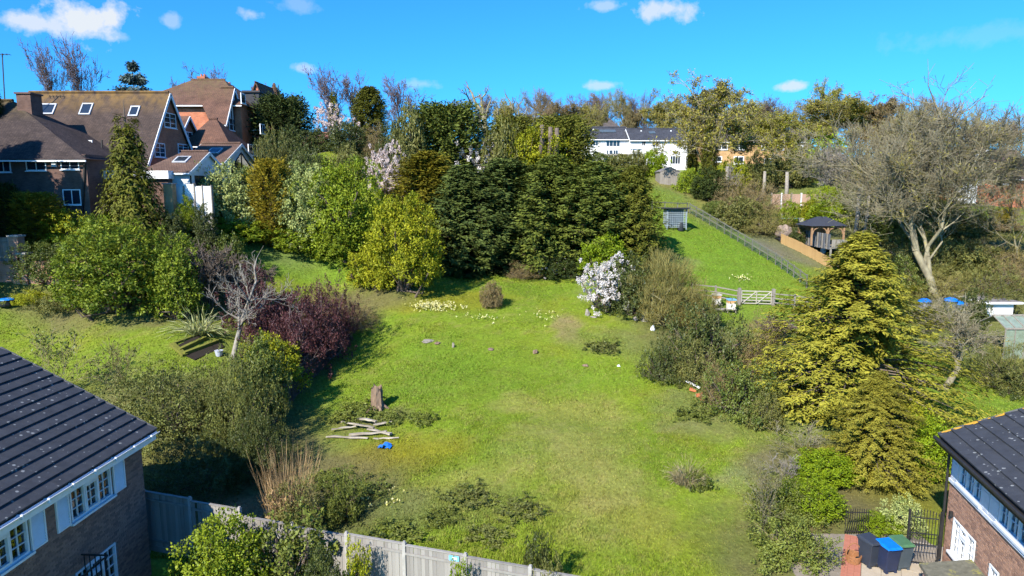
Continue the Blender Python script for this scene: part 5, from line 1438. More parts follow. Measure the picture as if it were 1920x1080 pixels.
# ------------------------------------------------------------------ things lying in the field
def rock(name, label, px, py, w, h, m, cat='stone', seed=1, d=None, z=0):
    g = ground(px, py); r = random.Random(seed); bm = bmesh.new(); bmesh.ops.create_icosphere(bm, subdivisions=2, radius=.5)
    for v in bm.verts:
        k = 1 + r.uniform(-.22, .22); v.co = Vector((v.co.x * w * k, v.co.y * (d or w * .8) * k, max(-.12, v.co.z) * h * 1.35 * k))
    me = bpy.data.meshes.new(name); bm.to_mesh(me); bm.free(); me.materials.append(m)
    return props(put(name, me, loc=g + np.array([0, 0, .12 * h + z]), rot=(0, 0, r.random() * 3)), label, cat)


ROTW = mat('rotten_stump_wood', (.27, .19, .125), (.10, .066, .045), rough=.95, scale=5, stretch=(1, 1, .25), bump=.8)
PALEW = mat('bleached_timber', (.40, .355, .28), (.16, .135, .10), rough=.9, scale=3, stretch=(.3, 1, 1), bump=.4)
STONE = mat('pale_stone', (.28, .25, .20), (.18, .16, .125), rough=.9, scale=4, bump=.4)
sp_ = ground(708, 768); ts = thing('tree_stump', 'tall ragged rotten tree stump standing in the field', 'stump', sp_)
m_ = MB(); k = 16; rs = random.Random(9); vs = []; zz = [-.1, .1, .35, .65, .95, 1.1]
prof = [rs.uniform(.8, 1.2) for _ in range(k)]
for j, z in enumerate(zz):
    for i in range(k):
        t = 2 * math.pi * i / k; rr_ = (.42, .38, .33, .315, .31, .27)[j] * prof[i] * rs.uniform(.95, 1.05)
        vs.append(sp_ + np.array([math.cos(t) * rr_, math.sin(t) * rr_, z + (rs.uniform(-.02, .26) if j == 5 else 0)]))
fs = [(j * k + i, j * k + (i + 1) % k, (j + 1) * k + (i + 1) % k, (j + 1) * k + i) for j in range(5) for i in range(k)]
vs.append(sp_ + Z1 * .72); fs += [(5 * k + i, 5 * k + (i + 1) % k, 6 * k) for i in range(k)]
m_.add(vs, fs); m_.build('trunk', ROTW, ts)
for i in range(5):
    t = i * 1.3; m_ = MB(); m_.tube([sp_ + np.array([math.cos(t) * .3, math.sin(t) * .3, .22]), sp_ + np.array([math.cos(t) * .52, math.sin(t) * .52, .04]), sp_ + np.array([math.cos(t) * .72, math.sin(t) * .72, -.06])], [.1, .08, .03], 6); m_.build('root', ROTW, ts)
# heap of bleached timbers
for i, (x0, y0, x1, y1, w, hz, lab) in enumerate((
        (612, 822, 690, 826, .085, .06, 'long bleached timber lying lowest in the heap below the stump'), (622, 812, 668, 806, .08, .14, 'short grey-white timber tipped over the rear of the heap'),
        (640, 800, 702, 812, .08, .22, 'bleached timber lying slantwise on top of the heap'), (690, 812, 734, 822, .12, .16, 'brightest broad white timber at the bramble end of the heap'),
        (672, 797, 706, 803, .10, .30, 'thin white timber on the upper edge of heap'), (655, 822, 725, 818, .11, .14, 'pale split timber in the middle of heap'), (700, 803, 735, 800, .10, .16, 'pale timber half covered by bramble beside the heap'), (700, 826, 748, 824, .07, .05, 'thin tan batten lying at the foot of the heap'))):
    a, b = ground(x0, y0), ground(x1, y1); m_ = MB(); a = a + Z1 * hz; b = b + Z1 * (hz + .03)
    dd = unit(b - a); s_ = unit(np.cross(dd, Z1)); L = np.linalg.norm(b - a); n_ = 6; vs = []; fs = []
    for j in range(n_):
        wj = w * random.uniform(.5, 1.05); pj = a + dd * L * j / (n_ - 1) + s_ * random.uniform(-.03, .03) + Z1 * random.uniform(-.02, .02)
        vs += [pj - s_ * wj, pj + s_ * wj, pj + s_ * wj * .8 + Z1 * wj * .8, pj - s_ * wj * .8 + Z1 * wj * .8]
    for j in range(n_ - 1):
        o = j * 4; fs += [(o, o + 1, o + 5, o + 4), (o + 1, o + 2, o + 6, o + 5), (o + 2, o + 3, o + 7, o + 6), (o + 3, o, o + 4, o + 7)]
    fs += [(0, 1, 2, 3), (n_ * 4 - 4, n_ * 4 - 3, n_ * 4 - 2, n_ * 4 - 1)]
    m_.add(vs, fs); props(m_.build('bleached_timber', PALEW), lab, 'timber', 'heap of bleached timbers')
g = ground(722, 840); m_ = MB(); vs = []; fs = []; rs = random.Random(4)
for j in range(6):
    for i in range(7): vs.append(g + np.array([(i - 3) * .11 + rs.uniform(-.03, .03) + (j - 2.5) * .03, (j - 2.5) * .10 + rs.uniform(-.02, .02), .06 + rs.uniform(0, .13) * math.sin(math.pi * i / 6) + .04 * (j % 2)]))
fs = [(j * 7 + i, j * 7 + i + 1, (j + 1) * 7 + i + 1, (j + 1) * 7 + i) for j in range(5) for i in range(6) if (i, j) not in ((0, 0), (5, 4), (0, 4), (3, 0))]
m_.add(vs, fs); o = m_.build('plastic_sheet', mat('crumpled_blue_plastic', (.01, .16, .55), (.02, .10, .4), rough=.35, scale=12), None, smooth=False)
sm = o.modifiers.new('thick', 'SOLIDIFY'); sm.thickness = .006; props(o, 'crumpled bright blue plastic sheet on grass below the timbers', 'sheet')
rock('low_stump', 'low sawn stump at edge of daffodil patch', 802, 641, .85, .2, STONE, 'stump', 1, .6); rock('low_stump', 'flat decayed stump beside the larger sawn stump', 820, 645, .55, .14, ROTW, 'stump', 2)
rock('marker_stone', 'small upright pale stone near the sawn stumps', 850, 652, .2, .42, STONE, 'stone', 3); rock('molehill', 'small brown mound between upright stone and dark lump', 920, 657, .5, .16, ROTW, 'mound', 4)
rock('dark_clod', 'dark lump of wood in middle of the field', 1004, 662, .42, .26, ROTW, 'wood', 5); rock('grey_stone', 'grey stone beside pale path by the blossom bush', 1101, 592, .36, .55, STONE, 'stone', 6)
rock('flat_stone', 'flat pale stone beside the upright grey stone', 1113, 595, .55, .1, STONE, 'stone', 7); rock('grey_clod', 'small grey lump in open grass right of field centre', 1098, 688, .4, .16, ROTW, 'mound', 8)
rock('white_pebble', 'tiny white stone in grass left of the dark bramble', 1160, 688, .2, .14, WHITE, 'stone', 9); rock('weathered_stump', 'pale weathered upright stump under the olive broom', 1208, 602, .55, .95, PALEW, 'stump', 10, .5)
rock('log_end', 'pale fallen log end lying beside weathered stump', 1238, 603, 1.0, .32, PALEW, 'log', 11, .4); rock('pale_rubble', 'pinkish rubble lump at foot of the broom', 1192, 601, .5, .36, STONE, 'rubble', 12)
rock('white_plastic', 'white plastic scrap in grass below the fallen log', 1224, 620, .32, .45, WHITE, 'litter', 13)
a, b = ground(1286, 722), ground(1312, 735); m_ = MB(); m_.bar(a + Z1 * .22, b + Z1 * .2, .13, .06); props(m_.build('white_plank', WHITE), 'white painted plank lying by the brambles', 'plank')
for i, (px, py) in enumerate(((1312, 745), (1318, 750), (1322, 744), (1300, 735))):
    g = ground(px, py); m_ = MB(); t = i * .9; m_.obox(g + Z1 * .03, np.array([math.cos(t), math.sin(t), .1]), np.array([-math.sin(t), math.cos(t), 0]), Z1, -.2, .2, -.12, .12, 0, .13)
    props(m_.build('loose_bricks', mat('orange_brick', (.55, .17, .07), rough=.9)), ('orange brick lump lying nearest the white plank', 'orange brick lump lowest among the bramble rubble', 'orange brick lump against the green bramble', 'broken orange brick under the plank end')[i], 'brick', 'orange bricks by the brambles')
# lattice panel leaning on the dark fence
g = ground(646, 640); lt = thing('lattice_panel', 'small white lattice panel leaning at far end of dark fence', 'trellis', g)
for i in range(5):
    m_ = MB(); m_.bar(g + np.array([-.3 + .15 * i, 0, .05]), g + np.array([-.3 + .15 * i, .12, 1.15]), .05, .02, up=(0, 1, 0)); m_.build('slat', WHITE, lt)
for i in range(6):
    m_ = MB(); m_.bar(g + np.array([-.34, .01 + .02 * i - .03, .12 + .19 * i]), g + np.array([.34, .01 + .02 * i - .03, .12 + .19 * i]), .02, .05); m_.build('cross_slat', WHITE, lt)
# mossy sunken bed frame in the garden lawn
bd = thing('garden_bed', 'sunken soil bed with mossy timber edging on the garden lawn', 'garden bed', ground(365, 652))
MOSSW = mat('mossy_plank', (.17, .18, .02), (.11, .10, .02), rough=.95, scale=6, bump=.5); DSOIL = mat('dark_soil', (.025, .018, .012), rough=1, scale=8, bump=.7)
for (x0, y0, x1, y1, w, h_) in ((344, 667, 412, 641, .30, .22), (335, 660, 385, 636, .28, .2), (323, 648, 347, 669, .3, .18), (323, 648, 372, 630, .16, .14)):
    a, b = ground(x0, y0), ground(x1, y1); m_ = MB(); m_.bar(a + Z1 * h_ * .4, b + Z1 * h_ * .4, w, h_); m_.build('edging_plank', MOSSW, bd)
for q in (((328, 652), (338, 661), (385, 638), (372, 630)), ((346, 668), (366, 676), (420, 652), (411, 641))):
    P = [ground(*w) + Z1 * .06 for w in q]; m_ = MB(); m_.hexa([p - Z1 * .3 for p in P] + P); m_.build('soil', DSOIL, bd)
g = ground(411, 668); m_ = MB(); m_.tube([g, g + Z1 * .32], [.17, .24], 12); m_.tube([g + Z1 * .32, g + Z1 * .345], [.26, .26], 12); props(m_.build('plant_pot', mat('pale_grey_plastic', (.5, .52, .58), rough=.5)), 'pale grey pot standing at foot of the silvery bare tree', 'pot')

# ------------------------------------------------------------------ paddock
FR = mat('grey_split_rail', (.16, .155, .125), (.10, .098, .078), rough=.9, scale=5, stretch=(1, 1, .3), bump=.3, objvar=.3)
WIRE = mat('green_wire_mesh', (.07, .12, .075), rough=.5)


def rail_fence(label, pts, h=1.1, rails=(.35, .7, 1.02), mesh=False, posts=None, m=FR, thick=.09):
    f = thing('post_and_rail_fence', label, 'fence', pts[0])
    for i, p in enumerate(pts):
        q = MB(); q.bar(p - Z1 * .2, p + Z1 * h, thick); q.build('post', m, f)
    for i in range(len(pts) - 1):
        a, b = pts[i], pts[i + 1]
        for z in rails:
            q = MB(); q.bar(a + Z1 * z - Y1 * .06, b + Z1 * z - Y1 * .06, .04, .09); q.build('rail', m, f)
        if mesh:
            q = MB(); L = np.linalg.norm(b - a); n = int(L / .14)
            for k in range(n): t = a + (b - a) * k / n; q.bar(t + Z1 * .05 - Y1 * .1, t + Z1 * .95 - Y1 * .1, .012)
            for z in np.arange(.1, .96, .14): q.bar(a + Z1 * z - Y1 * .1, b + Z1 * z - Y1 * .1, .012)
            q.build('wire_mesh', WIRE, f)
    return f


A, B, C_, E_ = ground(1293, 400), ground(1358, 439), ground(1454, 497), ground(1512, 540)
chain = [A + (B - A) * i / 5 for i in range(5)] + [B + (C_ - B) * i / 7 for i in range(7)] + [C_ + (E_ - C_) * i / 5 for i in range(6)]
for q in chain: q[2] = gz(q[0], q[1])
rail_fence('long post and rail fence with green wire mesh along paddock edge', chain, 1.15, (.55, 1.02), True)
A2 = ground(1222, 398); ch = [A2 + (A - A2) * i / 3 for i in range(3)] + [A - X1 * .25]
for q in ch: q[2] = gz(q[0], q[1])
rail_fence('short post and rail fence behind the poultry house', ch, 1.15, (.5, 1.05))
gl = [ground(px, py) for px, py in ((1296, 558), (1341, 563), (1383, 571))]; rail_fence('pale three-rail fence running from the broom to the field gate', gl, 1.15, (.3, .65, 1.05), m=OAK, thick=.12)
gr = [ground(px, py) for px, py in ((1449, 575), (1489, 579), (1535, 584))]; rail_fence('pale three-rail fence between field gate and golden conifer', gr, 1.1, (.3, .65, 1.0), m=OAK, thick=.12)
ga, gb = ground(1388, 572), ground(1446, 574); gg = thing('field_gate', 'pale timber five-barred field gate between two thick posts', 'gate', ga)
GW = mat('pale_gate_timber', (.42, .385, .31), (.32, .29, .235), rough=.85, scale=5, stretch=(.3, 1, 1))
for q in (ga - X1 * .12, gb + X1 * .12):
    m_ = MB(); m_.bar(q - Z1 * .2, q + Z1 * 1.32, .22); m_.build('gate_post', OAK, gg)
for z in (.15, .38, .61, .84, 1.1):
    m_ = MB(); m_.bar(ga + Z1 * z + X1 * .05, gb + Z1 * z - X1 * .05, .05, .08); m_.build('bar', GW, gg)
for (t0, z0, t1, z1) in ((.02, .1, .02, 1.15), (.98, .1, .98, 1.15), (.05, .15, .48, 1.08), (.95, 1.08, .52, .15), (.5, .12, .5, 1.12)):
    m_ = MB(); a = ga + (gb - ga) * t0 + Z1 * z0 - Y1 * .05; b = ga + (gb - ga) * t1 + Z1 * z1 - Y1 * .05; m_.bar(a, b, .05, .08, up=(0, 1, 0)); m_.build('brace' if t0 != t1 else 'stile', GW, gg)
# beehives
for (px, py, lab, k) in ((1370, 586, 'white and orange beehive with blue lid on a slatted stand', 1), (1343, 577, 'weathered beehive half hidden behind the dark bramble', 0)):
    g = ground(px, py); h = thing('beehive', lab, 'beehive', g); w = .27
    m_ = MB()
    for (sx, sy) in ((-1, -1), (1, -1), (1, 1), (-1, 1)): m_.bar(g + np.array([sx * .3, sy * .22, 0]), g + np.array([sx * .3, sy * .22, .22]), .07)
    m_.box(g[0] - .85 * k - .3, g[0] + .36, g[1] - .3, g[1] + .3, g[2] + .22, g[2] + .28); m_.build('stand', OAK, h)
    for i, cm in enumerate(((.75, .72, .64), (.75, .72, .64), (.62, .36, .16))):
        m_ = MB(); m_.box(g[0] - w, g[0] + w, g[1] - w, g[1] + w, g[2] + .282 + i * .222, g[2] + .5 + i * .222); m_.build('hive_box', mat('hive_paint_%d%d' % (i, k), cm if k else tuple(q * .75 for q in cm), rough=.7), h)
    m_ = MB(); m_.box(g[0] - w - .04, g[0] + w + .04, g[1] - w - .04, g[1] + w + .04, g[2] + .95, g[2] + 1.04); m_.build('lid', mat('hive_lid%d' % k, (.2, .42, .6) if k else (.5, .45, .38), rough=.4), h)
# poultry house
g = ground(1265, 428); cp = thing('poultry_house', 'pale mesh-fronted poultry house with dark flat roof in paddock', 'coop', g); w, d_, h_ = .95, .8, 1.95
PB = mat('pale_blue_grey_timber', (.25, .30, .32), (.19, .23, .25), rough=.8)
for (sx, sy) in ((-1, -1), (1, -1), (1, 1), (-1, 1)):
    m_ = MB(); m_.bar(g + np.array([sx * w, sy * d_, -.1]), g + np.array([sx * w, sy * d_, h_ - (.12 if sy > 0 else 0)]), .09); m_.build('post', PB, cp)
m_ = MB(); m_.box(g[0] - w, g[0] + w, g[1] + d_ - .02, g[1] + d_ + .02, g[2], g[2] + h_ - .1); m_.box(g[0] - w - .02, g[0] - w + .02, g[1] - d_ + .05, g[1] + d_ - .05, g[2], g[2] + h_ - .1); m_.build('wall', PB, cp)
for i in range(9):
    m_ = MB(); x = g[0] - w + 2 * w * (i + .5) / 9; m_.bar((x, g[1] - d_, g[2] + .1), (x, g[1] - d_, g[2] + h_), .07, .03); m_.build('lattice_upright', PB, cp)
for i in range(11):
    m_ = MB(); z = g[2] + .15 + (h_ - .2) * i / 10; m_.bar((g[0] - w, g[1] - d_ - .035, z), (g[0] + w, g[1] - d_ - .035, z), .03, .06); m_.build('lattice_rail', PB, cp)
m_ = MB(); slab(m_, (g[0] - w - .25, g[1] - d_ - .4, g[2] + h_ + .14), (g[0] + w + .25, g[1] - d_ - .4, g[2] + h_ + .14), (g[0] + w + .25, g[1] + d_ + .2, g[2] + h_ - .02), (g[0] - w - .25, g[1] + d_ + .2, g[2] + h_ - .02), .1); m_.build('roof', mat('dark_felt', (.035, .037, .045), rough=.9), cp)
g = ground(1276, 433); wb = thing('water_butt', 'dark blue-black water butt beside the poultry house', 'water butt', g)
m_ = MB(); m_.tube([g, g + Z1 * .15, g + Z1 * .45, g + Z1 * .78], [.27, .31, .33, .29], 14); m_.build('drum', mat('dark_plastic', (.03, .035, .04)), wb); m_ = MB(); m_.tube([g + Z1 * .781, g + Z1 * .83], [.31, .29], 14); m_.build('lid', mat('dark_plastic', (.03, .035, .04)), wb)
rock('feed_sack', 'white sack dropped beyond the mesh fence', 1352, 414, 1.0, .3, WHITE, 'sack', 21, .5)
# pale paling fence
a, b = ground(1464, 457), ground(1562, 508); pf = thing('paling_fence', 'new yellow timber paling fence below the gazebo', 'fence', a)
NEWW = mat('new_yellow_timber', (.42, .27, .11), (.33, .2, .08), rough=.8, scale=5, stretch=(1, 1, .2), objvar=.4)
n = 60; tm = MB(); dp = unit((b - a) * np.array([1, 1, 0])); tm.obox(np.zeros(3), dp, np.array([dp[1], -dp[0], 0]), Z1, 0, .15, 0, .02, 0, 1.0); pm_ = tm.mesh('pale', NEWW)
for i in range(n):
    q = a + (b - a) * i / n; q[2] = gz(q[0], q[1]); put('pale', pm_, pf, loc=q - np.array(pf.location) + Z1 * (random.uniform(-.03, .03)))
for z in (.25, .75):
    m_ = MB()
    for i in range(8):
        q0 = a + (b - a) * i / 8; q1 = a + (b - a) * (i + 1) / 8; q0[2] = gz(*q0[:2]) + z; q1[2] = gz(*q1[:2]) + z; m_.bar(q0 + Y1 * .05, q1 + Y1 * .05, .04, .07)
    m_.build('rail', NEWW, pf)
# gazebo on its deck
gzb = thing('gazebo', 'timber gazebo with dark hipped roof and arched braces on raised deck', 'gazebo', (32.2, 68, 6.9)); zd = 7.35
ex0, ex1 = at(1513, 424, 67)[0], at(1583, 424, 67)[0]; ze = at(1548, 424, 66.2)[2]; cx, cy = (ex0 + ex1) / 2, 68.0; hw = (ex1 - ex0) / 2; za = at(1548, 406, 68)[2]
m_ = MB(); t = .1
vs = [(cx - hw, cy - hw, ze), (cx + hw, cy - hw, ze), (cx + hw, cy + hw, ze), (cx - hw, cy + hw, ze), (cx - hw * .25, cy, za), (cx + hw * .25, cy, za)]
m_.add(vs, [(0, 1, 5, 4), (1, 2, 5), (2, 3, 4, 5), (3, 0, 4), (0, 3, 2, 1)]); m_.build('roof', mat('black_shingle', (.04, .045, .06), (.025, .028, .04), rough=.85, scale=8), gzb)
OAKB = mat('brown_oak', (.32, .19, .10), (.22, .13, .07), rough=.8, scale=5)
for (sx, sy) in ((-1, -1), (0, -1), (1, -1), (-1, 1), (1, 1)):
    m_ = MB(); m_.bar((cx + sx * hw * .85, cy + sy * hw * .85, zd), (cx + sx * hw * .85, cy + sy * hw * .85, ze), .16); m_.build('post', OAKB, gzb)
for s in (-1, 1):
    m_ = MB(); c0 = cx + s * hw * .42; m_.tube([(c0 + math.cos(t) * hw * .38, cy - hw * .85, ze - .75 + math.sin(t) * .62) for t in np.linspace(0, math.pi, 9)], .07, 5); m_.build('arched_brace', OAKB, gzb)
m_ = MB(); m_.box(cx - hw * .86, cx + hw * .86, cy + hw * .8, cy + hw * .84, zd, ze - .1); m_.build('back_screen', OAKB, gzb)
dk = thing('timber_deck', 'raised grey timber deck with upright screen boards below the gazebo', 'deck', (31, 68, 6.5))
m_ = MB(); m_.box(29.9, cx + hw + .3, 64, 72, zd - .15, zd); m_.build('platform', OAK, dk)
for i in range(16):
    m_ = MB(); y = 64.1 + .5 * i; m_.box(29.82, 29.9, y, y + (.2 if i % 2 else .36), zd - .2, zd + 1.25); m_.build('screen_board', OAK if i % 2 else mat('slate_grey_board', (.12, .125, .135), rough=.8), dk)
for i in range(4):
    m_ = MB(); x = 30.0 + i * .8; m_.bar((x, 64.1, 5.0), (x, 64.1, zd - .151), .14); m_.build('leg', OAK, dk)
for i in range(7):
    m_ = MB(); x = 30.0 + .42 * i; m_.box(x, x + .36, 63.94, 63.99, zd - .1, zd + .75); m_.build('front_board', OAK, dk)
bg = thing('wrapped_barbecue', 'pale blue covered thing standing under the deck edge', 'cover', ground(1543, 478)); g = np.array(bg.location)
m_ = MB(); m_.tube([g, g + Z1 * .3, g + Z1 * .75, g + Z1 * .95], [.12, .24, .26, .1], 10); m_.build('cover', mat('pale_blue_cover', (.35, .5, .7), rough=.5), bg)
# brown wrapped heap, trampoline, table
g = at(1470, 436, 70); g[2] = gz(g[0], 70); hp = thing('covered_cart', 'brown domed tarpaulin over a low trailer above the paling fence', 'trailer', g)
bm = bmesh.new(); bmesh.ops.create_icosphere(bm, subdivisions=3, radius=1); rs = random.Random(2)
for v in bm.verts: v.co = Vector((v.co.x * .85 * (1 + .12 * math.sin(v.co.z * 5 + v.co.x * 4)), v.co.y * .7, .95 + v.co.z * .75 + .08 * math.sin(v.co.x * 9)))
me = bpy.data.meshes.new('tarpaulin'); bm.to_mesh(me); bm.free(); me.materials.append(mat('brown_tarpaulin', (.30, .22, .17), (.19, .14, .11), rough=.8, scale=3, bump=.5)); put('tarpaulin', me, hp)
for s in (-1, 1):
    m_ = MB(); m_.tube([g + np.array([s * .45, -.5, .2]), g + np.array([s * .45, -.42, .2])], .22, 12); m_.build('wheel', BLACK, hp)
m_ = MB(); m_.box(g[0] - .7, g[0] + .7, g[1] - .55, g[1] + .55, g[2] + .22, g[2] + .34); m_.build('chassis', GREYBLUE, hp)
g = at(1480, 409, 76); tp = thing('trampoline', 'small trampoline with turquoise pad behind the brown tarpaulin', 'trampoline', (g[0], 76, gz(g[0], 76))); z0 = gz(g[0], 76)
m_ = MB(); m_.tube([(g[0], 76, g[2] - .03), (g[0], 76, g[2] + .03)], [.95, .95], 18); m_.build('pad', mat('turquoise_pad', (.10, .42, .55), rough=.5), tp)
for i in range(4):
    m_ = MB(); t = i * 1.57 + .6; m_.bar((g[0] + math.cos(t) * .85, 76 + math.sin(t) * .85, z0), (g[0] + math.cos(t) * .85, 76 + math.sin(t) * .85, g[2]), .05); m_.build('leg', GREYBLUE, tp)
# garden wall and tall cut trunks
gw = thing('panelled_wall', 'brown panelled garden wall with white posts below the cut trunks', 'wall', at(1455, 390, 84))
for i in range(6):
    a, b = at(1446 + i * 18.5, 390, 84), at(1446 + (i + 1) * 18.5, 364, 84); m_ = MB(); m_.box(a[0] + .05, b[0] - .05, 84, 84.12, a[2] - .4, b[2]); m_.build('panel', mat('tan_panel', (.38, .25, .18), (.3, .2, .14), rough=.85, objvar=.4), gw)
    m_ = MB(); m_.box(a[0] - .048, a[0] + .048, 83.94, 84.18, a[2] - .4, b[2] + .15); m_.build('post', WHITE if i in (1, 3) else OAK, gw)
for (px, y0, y1, D, r, lab) in ((1474, 366, 322, 86, .24, 'tall pale cut trunk standing beside the panelled garden wall'), (1432, 345, 321, 90, .22, 'shorter pale cut trunk left of the taller one'), (1604, 430, 352, 72, .2, 'grey bare trunk behind the gazebo, thicker of the pair'), (1622, 425, 356, 73, .17, 'grey bare trunk behind the gazebo, slimmer of the pair'), (1362, 352, 312, 88, .25, 'slim silver dead trunk beside the holly')):
    a, b = at(px, y0, D), at(px + (2 if px < 1500 else 8), y1, D); z0 = gz(a[0], D) - .2; m_ = MB(); bs_ = np.array([a[0], D, z0]); m_.tube([bs_, bs_ * .5 + b * .5 + X1 * .06, b], [r * 1.15, r, r * .8], 10)
    o = m_.build('cut_tree', BARKWHITE, smooth=True); props(o, lab, 'trunk')
lw = thing('raised_bed', 'low white-edged raised beds in front of panelled wall', 'raised bed', at(1480, 398, 80))
for i in range(3):
    a, b = at(1462 + i * 4, 400 + i * 4, 80 - i), at(1500 + i * 4, 396 + i * 4, 80 - i); m_ = MB(); m_.box(a[0], b[0], 80 - i, 80.25 - i, gz(a[0], 80 - i) - .1, gz(a[0], 80 - i) + .35); m_.build('edging', CONC, lw)
# blue lidded drums under the tall bare tree
for i, (px, py, lab) in enumerate(((1733, 568, 'blue-lidded drum nearest the golden conifer'), (1782, 566, 'middle blue-lidded drum below the big bare trunk'), (1800, 573, 'blue-lidded drum nearest the white garage'))):
    g = at(px, py + 9, 56); g[2] = max(g[2] - .5, gz(g[0], 56)); d = thing('storage_drum', lab, 'drum', g, 0, 'drums under the bare tree'); zt = at(px, py - 4, 56)[2]
    m_ = MB(); m_.tube([g, g + Z1 * .2, np.array([g[0], 56, zt - .1])], [.36, .42, .44], 14); m_.build('drum', mat('grey_drum', (.2, .2, .2), (.1, .1, .1), rough=.7), d)
    m_ = MB(); m_.tube([np.array([g[0], 56, zt - .098]), np.array([g[0], 56, zt + .06]), np.array([g[0], 56, zt + .2])], [.52, .5, .2], 14); m_.build('lid', mat('blue_lid', (.005, .17, .62)), d)
# ------------------------------------------------------------------ planting
LM = leaf_mat
F_LAUREL = LM('laurel_leaves', (.075, .125, .008), (.30, .355, .02), rough=.55, spec=.2)
F_RHODO = LM('rhododendron_leaves', (.06, .105, .010), (.28, .33, .024), rough=.55, spec=.2)
F_YLAUREL = LM('yellow_green_leaves', (.12, .15, .007), (.42, .41, .018), rough=.6, spec=.2)
F_VARI = LM('cream_variegated_leaves', (.11, .16, .025), (.47, .50, .18), rough=.6, spec=.2)
F_GOLD = LM('golden_conifer_sprays', (.11, .095, .008), (.34, .26, .02), rough=.7, spec=.15)
F_CYP = LM('dark_cypress_sprays', (.034, .055, .010), (.16, .185, .028), rough=.7, spec=.15, trans=.12)
F_CYPB = LM('bluish_cypress_sprays', (.032, .056, .014), (.15, .185, .038), rough=.7, spec=.15, trans=.12)
F_CYPO = LM('olive_cypress_sprays', (.045, .055, .008), (.17, .17, .02), rough=.7, spec=.15, trans=.15)
F_CYPY = LM('bronze_cypress_sprays', (.07, .068, .006), (.24, .20, .016), rough=.7, spec=.15, trans=.15)
F_YEW = LM('yew_needles', (.013, .024, .007), (.065, .085, .015), rough=.7, spec=.15, trans=.1)
F_Y1 = LM('yellow_cypress_sprays', (.15, .145, .016), (.42, .385, .045), rough=.7, spec=.15)
F_Y2 = LM('brownish_conifer_sprays', (.13, .122, .015), (.37, .33, .042), rough=.7, spec=.15)
F_IVY = LM('bright_ivy_leaves', (.09, .15, .006), (.28, .36, .012), rough=.55, spec=.2)
F_MIX = LM('mixed_hedge_leaves', (.065, .075, .014), (.22, .21, .05), rough=.6)
F_MIXG = LM('russet_green_leaves', (.075, .075, .018), (.20, .225, .045), rough=.6)
F_BRAM = LM('bramble_leaves', (.028, .046, .010), (.12, .135, .03), rough=.5)
F_BRAMG = LM('green_bramble_leaves', (.05, .08, .012), (.18, .21, .035), rough=.5)
F_PURP = LM('purple_plum_leaves', (.048, .019, .020), (.14, .050, .048), rough=.55, trans=.3)
F_OLIVE = LM('olive_broom_stems', (.13, .115, .025), (.28, .24, .07), rough=.7)
F_BUD = LM('opening_buds', (.19, .17, .025), (.42, .37, .06), rough=.7, trans=.35)
F_BUDG = LM('yellow_green_buds', (.20, .20, .015), (.44, .42, .04), rough=.7, trans=.35)
F_BUDB = LM('brown_buds', (.16, .12, .05), (.32, .24, .10), rough=.8, trans=.3)
F_BLOS = LM('white_blossom', (.55, .48, .43), (.85, .80, .76), rough=.6, trans=.3, objvar=.05)
F_PINK = LM('pinkish_white_blossom', (.5, .37, .33), (.82, .70, .64), rough=.6, trans=.3, objvar=.05)
F_DRY = LM('dry_stalks', (.22, .135, .055), (.46, .32, .16), rough=.85, trans=.2)
F_DRYT = LM('straw_tuft', (.17, .14, .06), (.36, .30, .16), rough=.85, trans=.2)
F_PHOR = LM('striped_sword_leaves', (.14, .17, .04), (.45, .44, .2), rough=.5)
F_LIME = LM('lime_hedge_leaves', (.13, .20, .006), (.3, .36, .012), rough=.5)
F_DAFF = LM('daffodil_flowers', (.6, .55, .12), (.82, .78, .45), rough=.6)
F_BLUE = LM('blue_spruce_needles', (.035, .06, .055), (.12, .17, .15), rough=.7, trans=.1)
F_WEED = LM('weed_leaves', (.08, .105, .015), (.21, .235, .035), rough=.6)

K_LAUREL = ('laurel', lambda: gen_shrub(11, 4.2, 2.6, 460, 30, .19, .095, .33, amp=.25, zc=.40))
K_RHODO = ('rhodo', lambda: gen_shrub(12, 5.6, 2.7, 700, 32, .17, .085, .31, amp=.11, zc=.42, shape=2.6))
K_RHODO2 = ('rhodo2', lambda: gen_shrub(13, 5.0, 1.8, 420, 30, .17, .085, .30, amp=.2, zc=.4))
K_SMALL = ('smallshrub', lambda: gen_shrub(14, 1.6, 1.3, 190, 26, .11, .055, .2, amp=.25, zc=.35))
K_LOW = ('lowshrub', lambda: gen_shrub(15, 1.5, 2.8, 330, 24, .14, .065, .26, amp=.3, zc=.3))
K_BIG = ('bigmixed', lambda: gen_shrub(16, 3.0, 3.3, 760, 28, .12, .05, .26, amp=.3, zc=.35, openness=.1))
K_BRAM = ('bramble', lambda: gen_shrub(17, 2.2, 2.2, 420, 24, .11, .06, .26, amp=.42, zc=.3, openness=.12, stems=14))
K_BRAM2 = ('bramble2', lambda: gen_shrub(18, 2.0, 2.0, 520, 24, .10, .055, .24, amp=.5, zc=.3, openness=.18, stems=16))
K_ROUND = ('roundshrub', lambda: gen_shrub(19, 2.4, 1.4, 620, 28, .08, .055, .18, amp=.13, zc=.4))
K_PURP = ('purpleplum', lambda: gen_shrub(20, 4.3, 4.0, 900, 22, .15, .075, .32, amp=.5, zc=.42, openness=.22, stems=16, inner=.5))
K_PRIV = ('farbush', lambda: gen_shrub(21, 5.0, 4.0, 420, 22, .32, .16, .5, amp=.3, zc=.36))
K_PRIV2 = ('farbush2', lambda: gen_shrub(22, 6.0, 3.2, 420, 22, .32, .15, .5, amp=.35, zc=.4))
K_BLOSS = ('blossombush', lambda: gen_shrub(23, 4.5, 2.6, 260, 42, .11, .09, .24, amp=.4, zc=.5, openness=.25, inner=.15))
K_HAZE = ('twigmass', lambda: gen_shrub(24, 4.0, 3.6, 520, 18, .34, .035, .42, amp=.3, zc=.35, up=.8, stems=20))
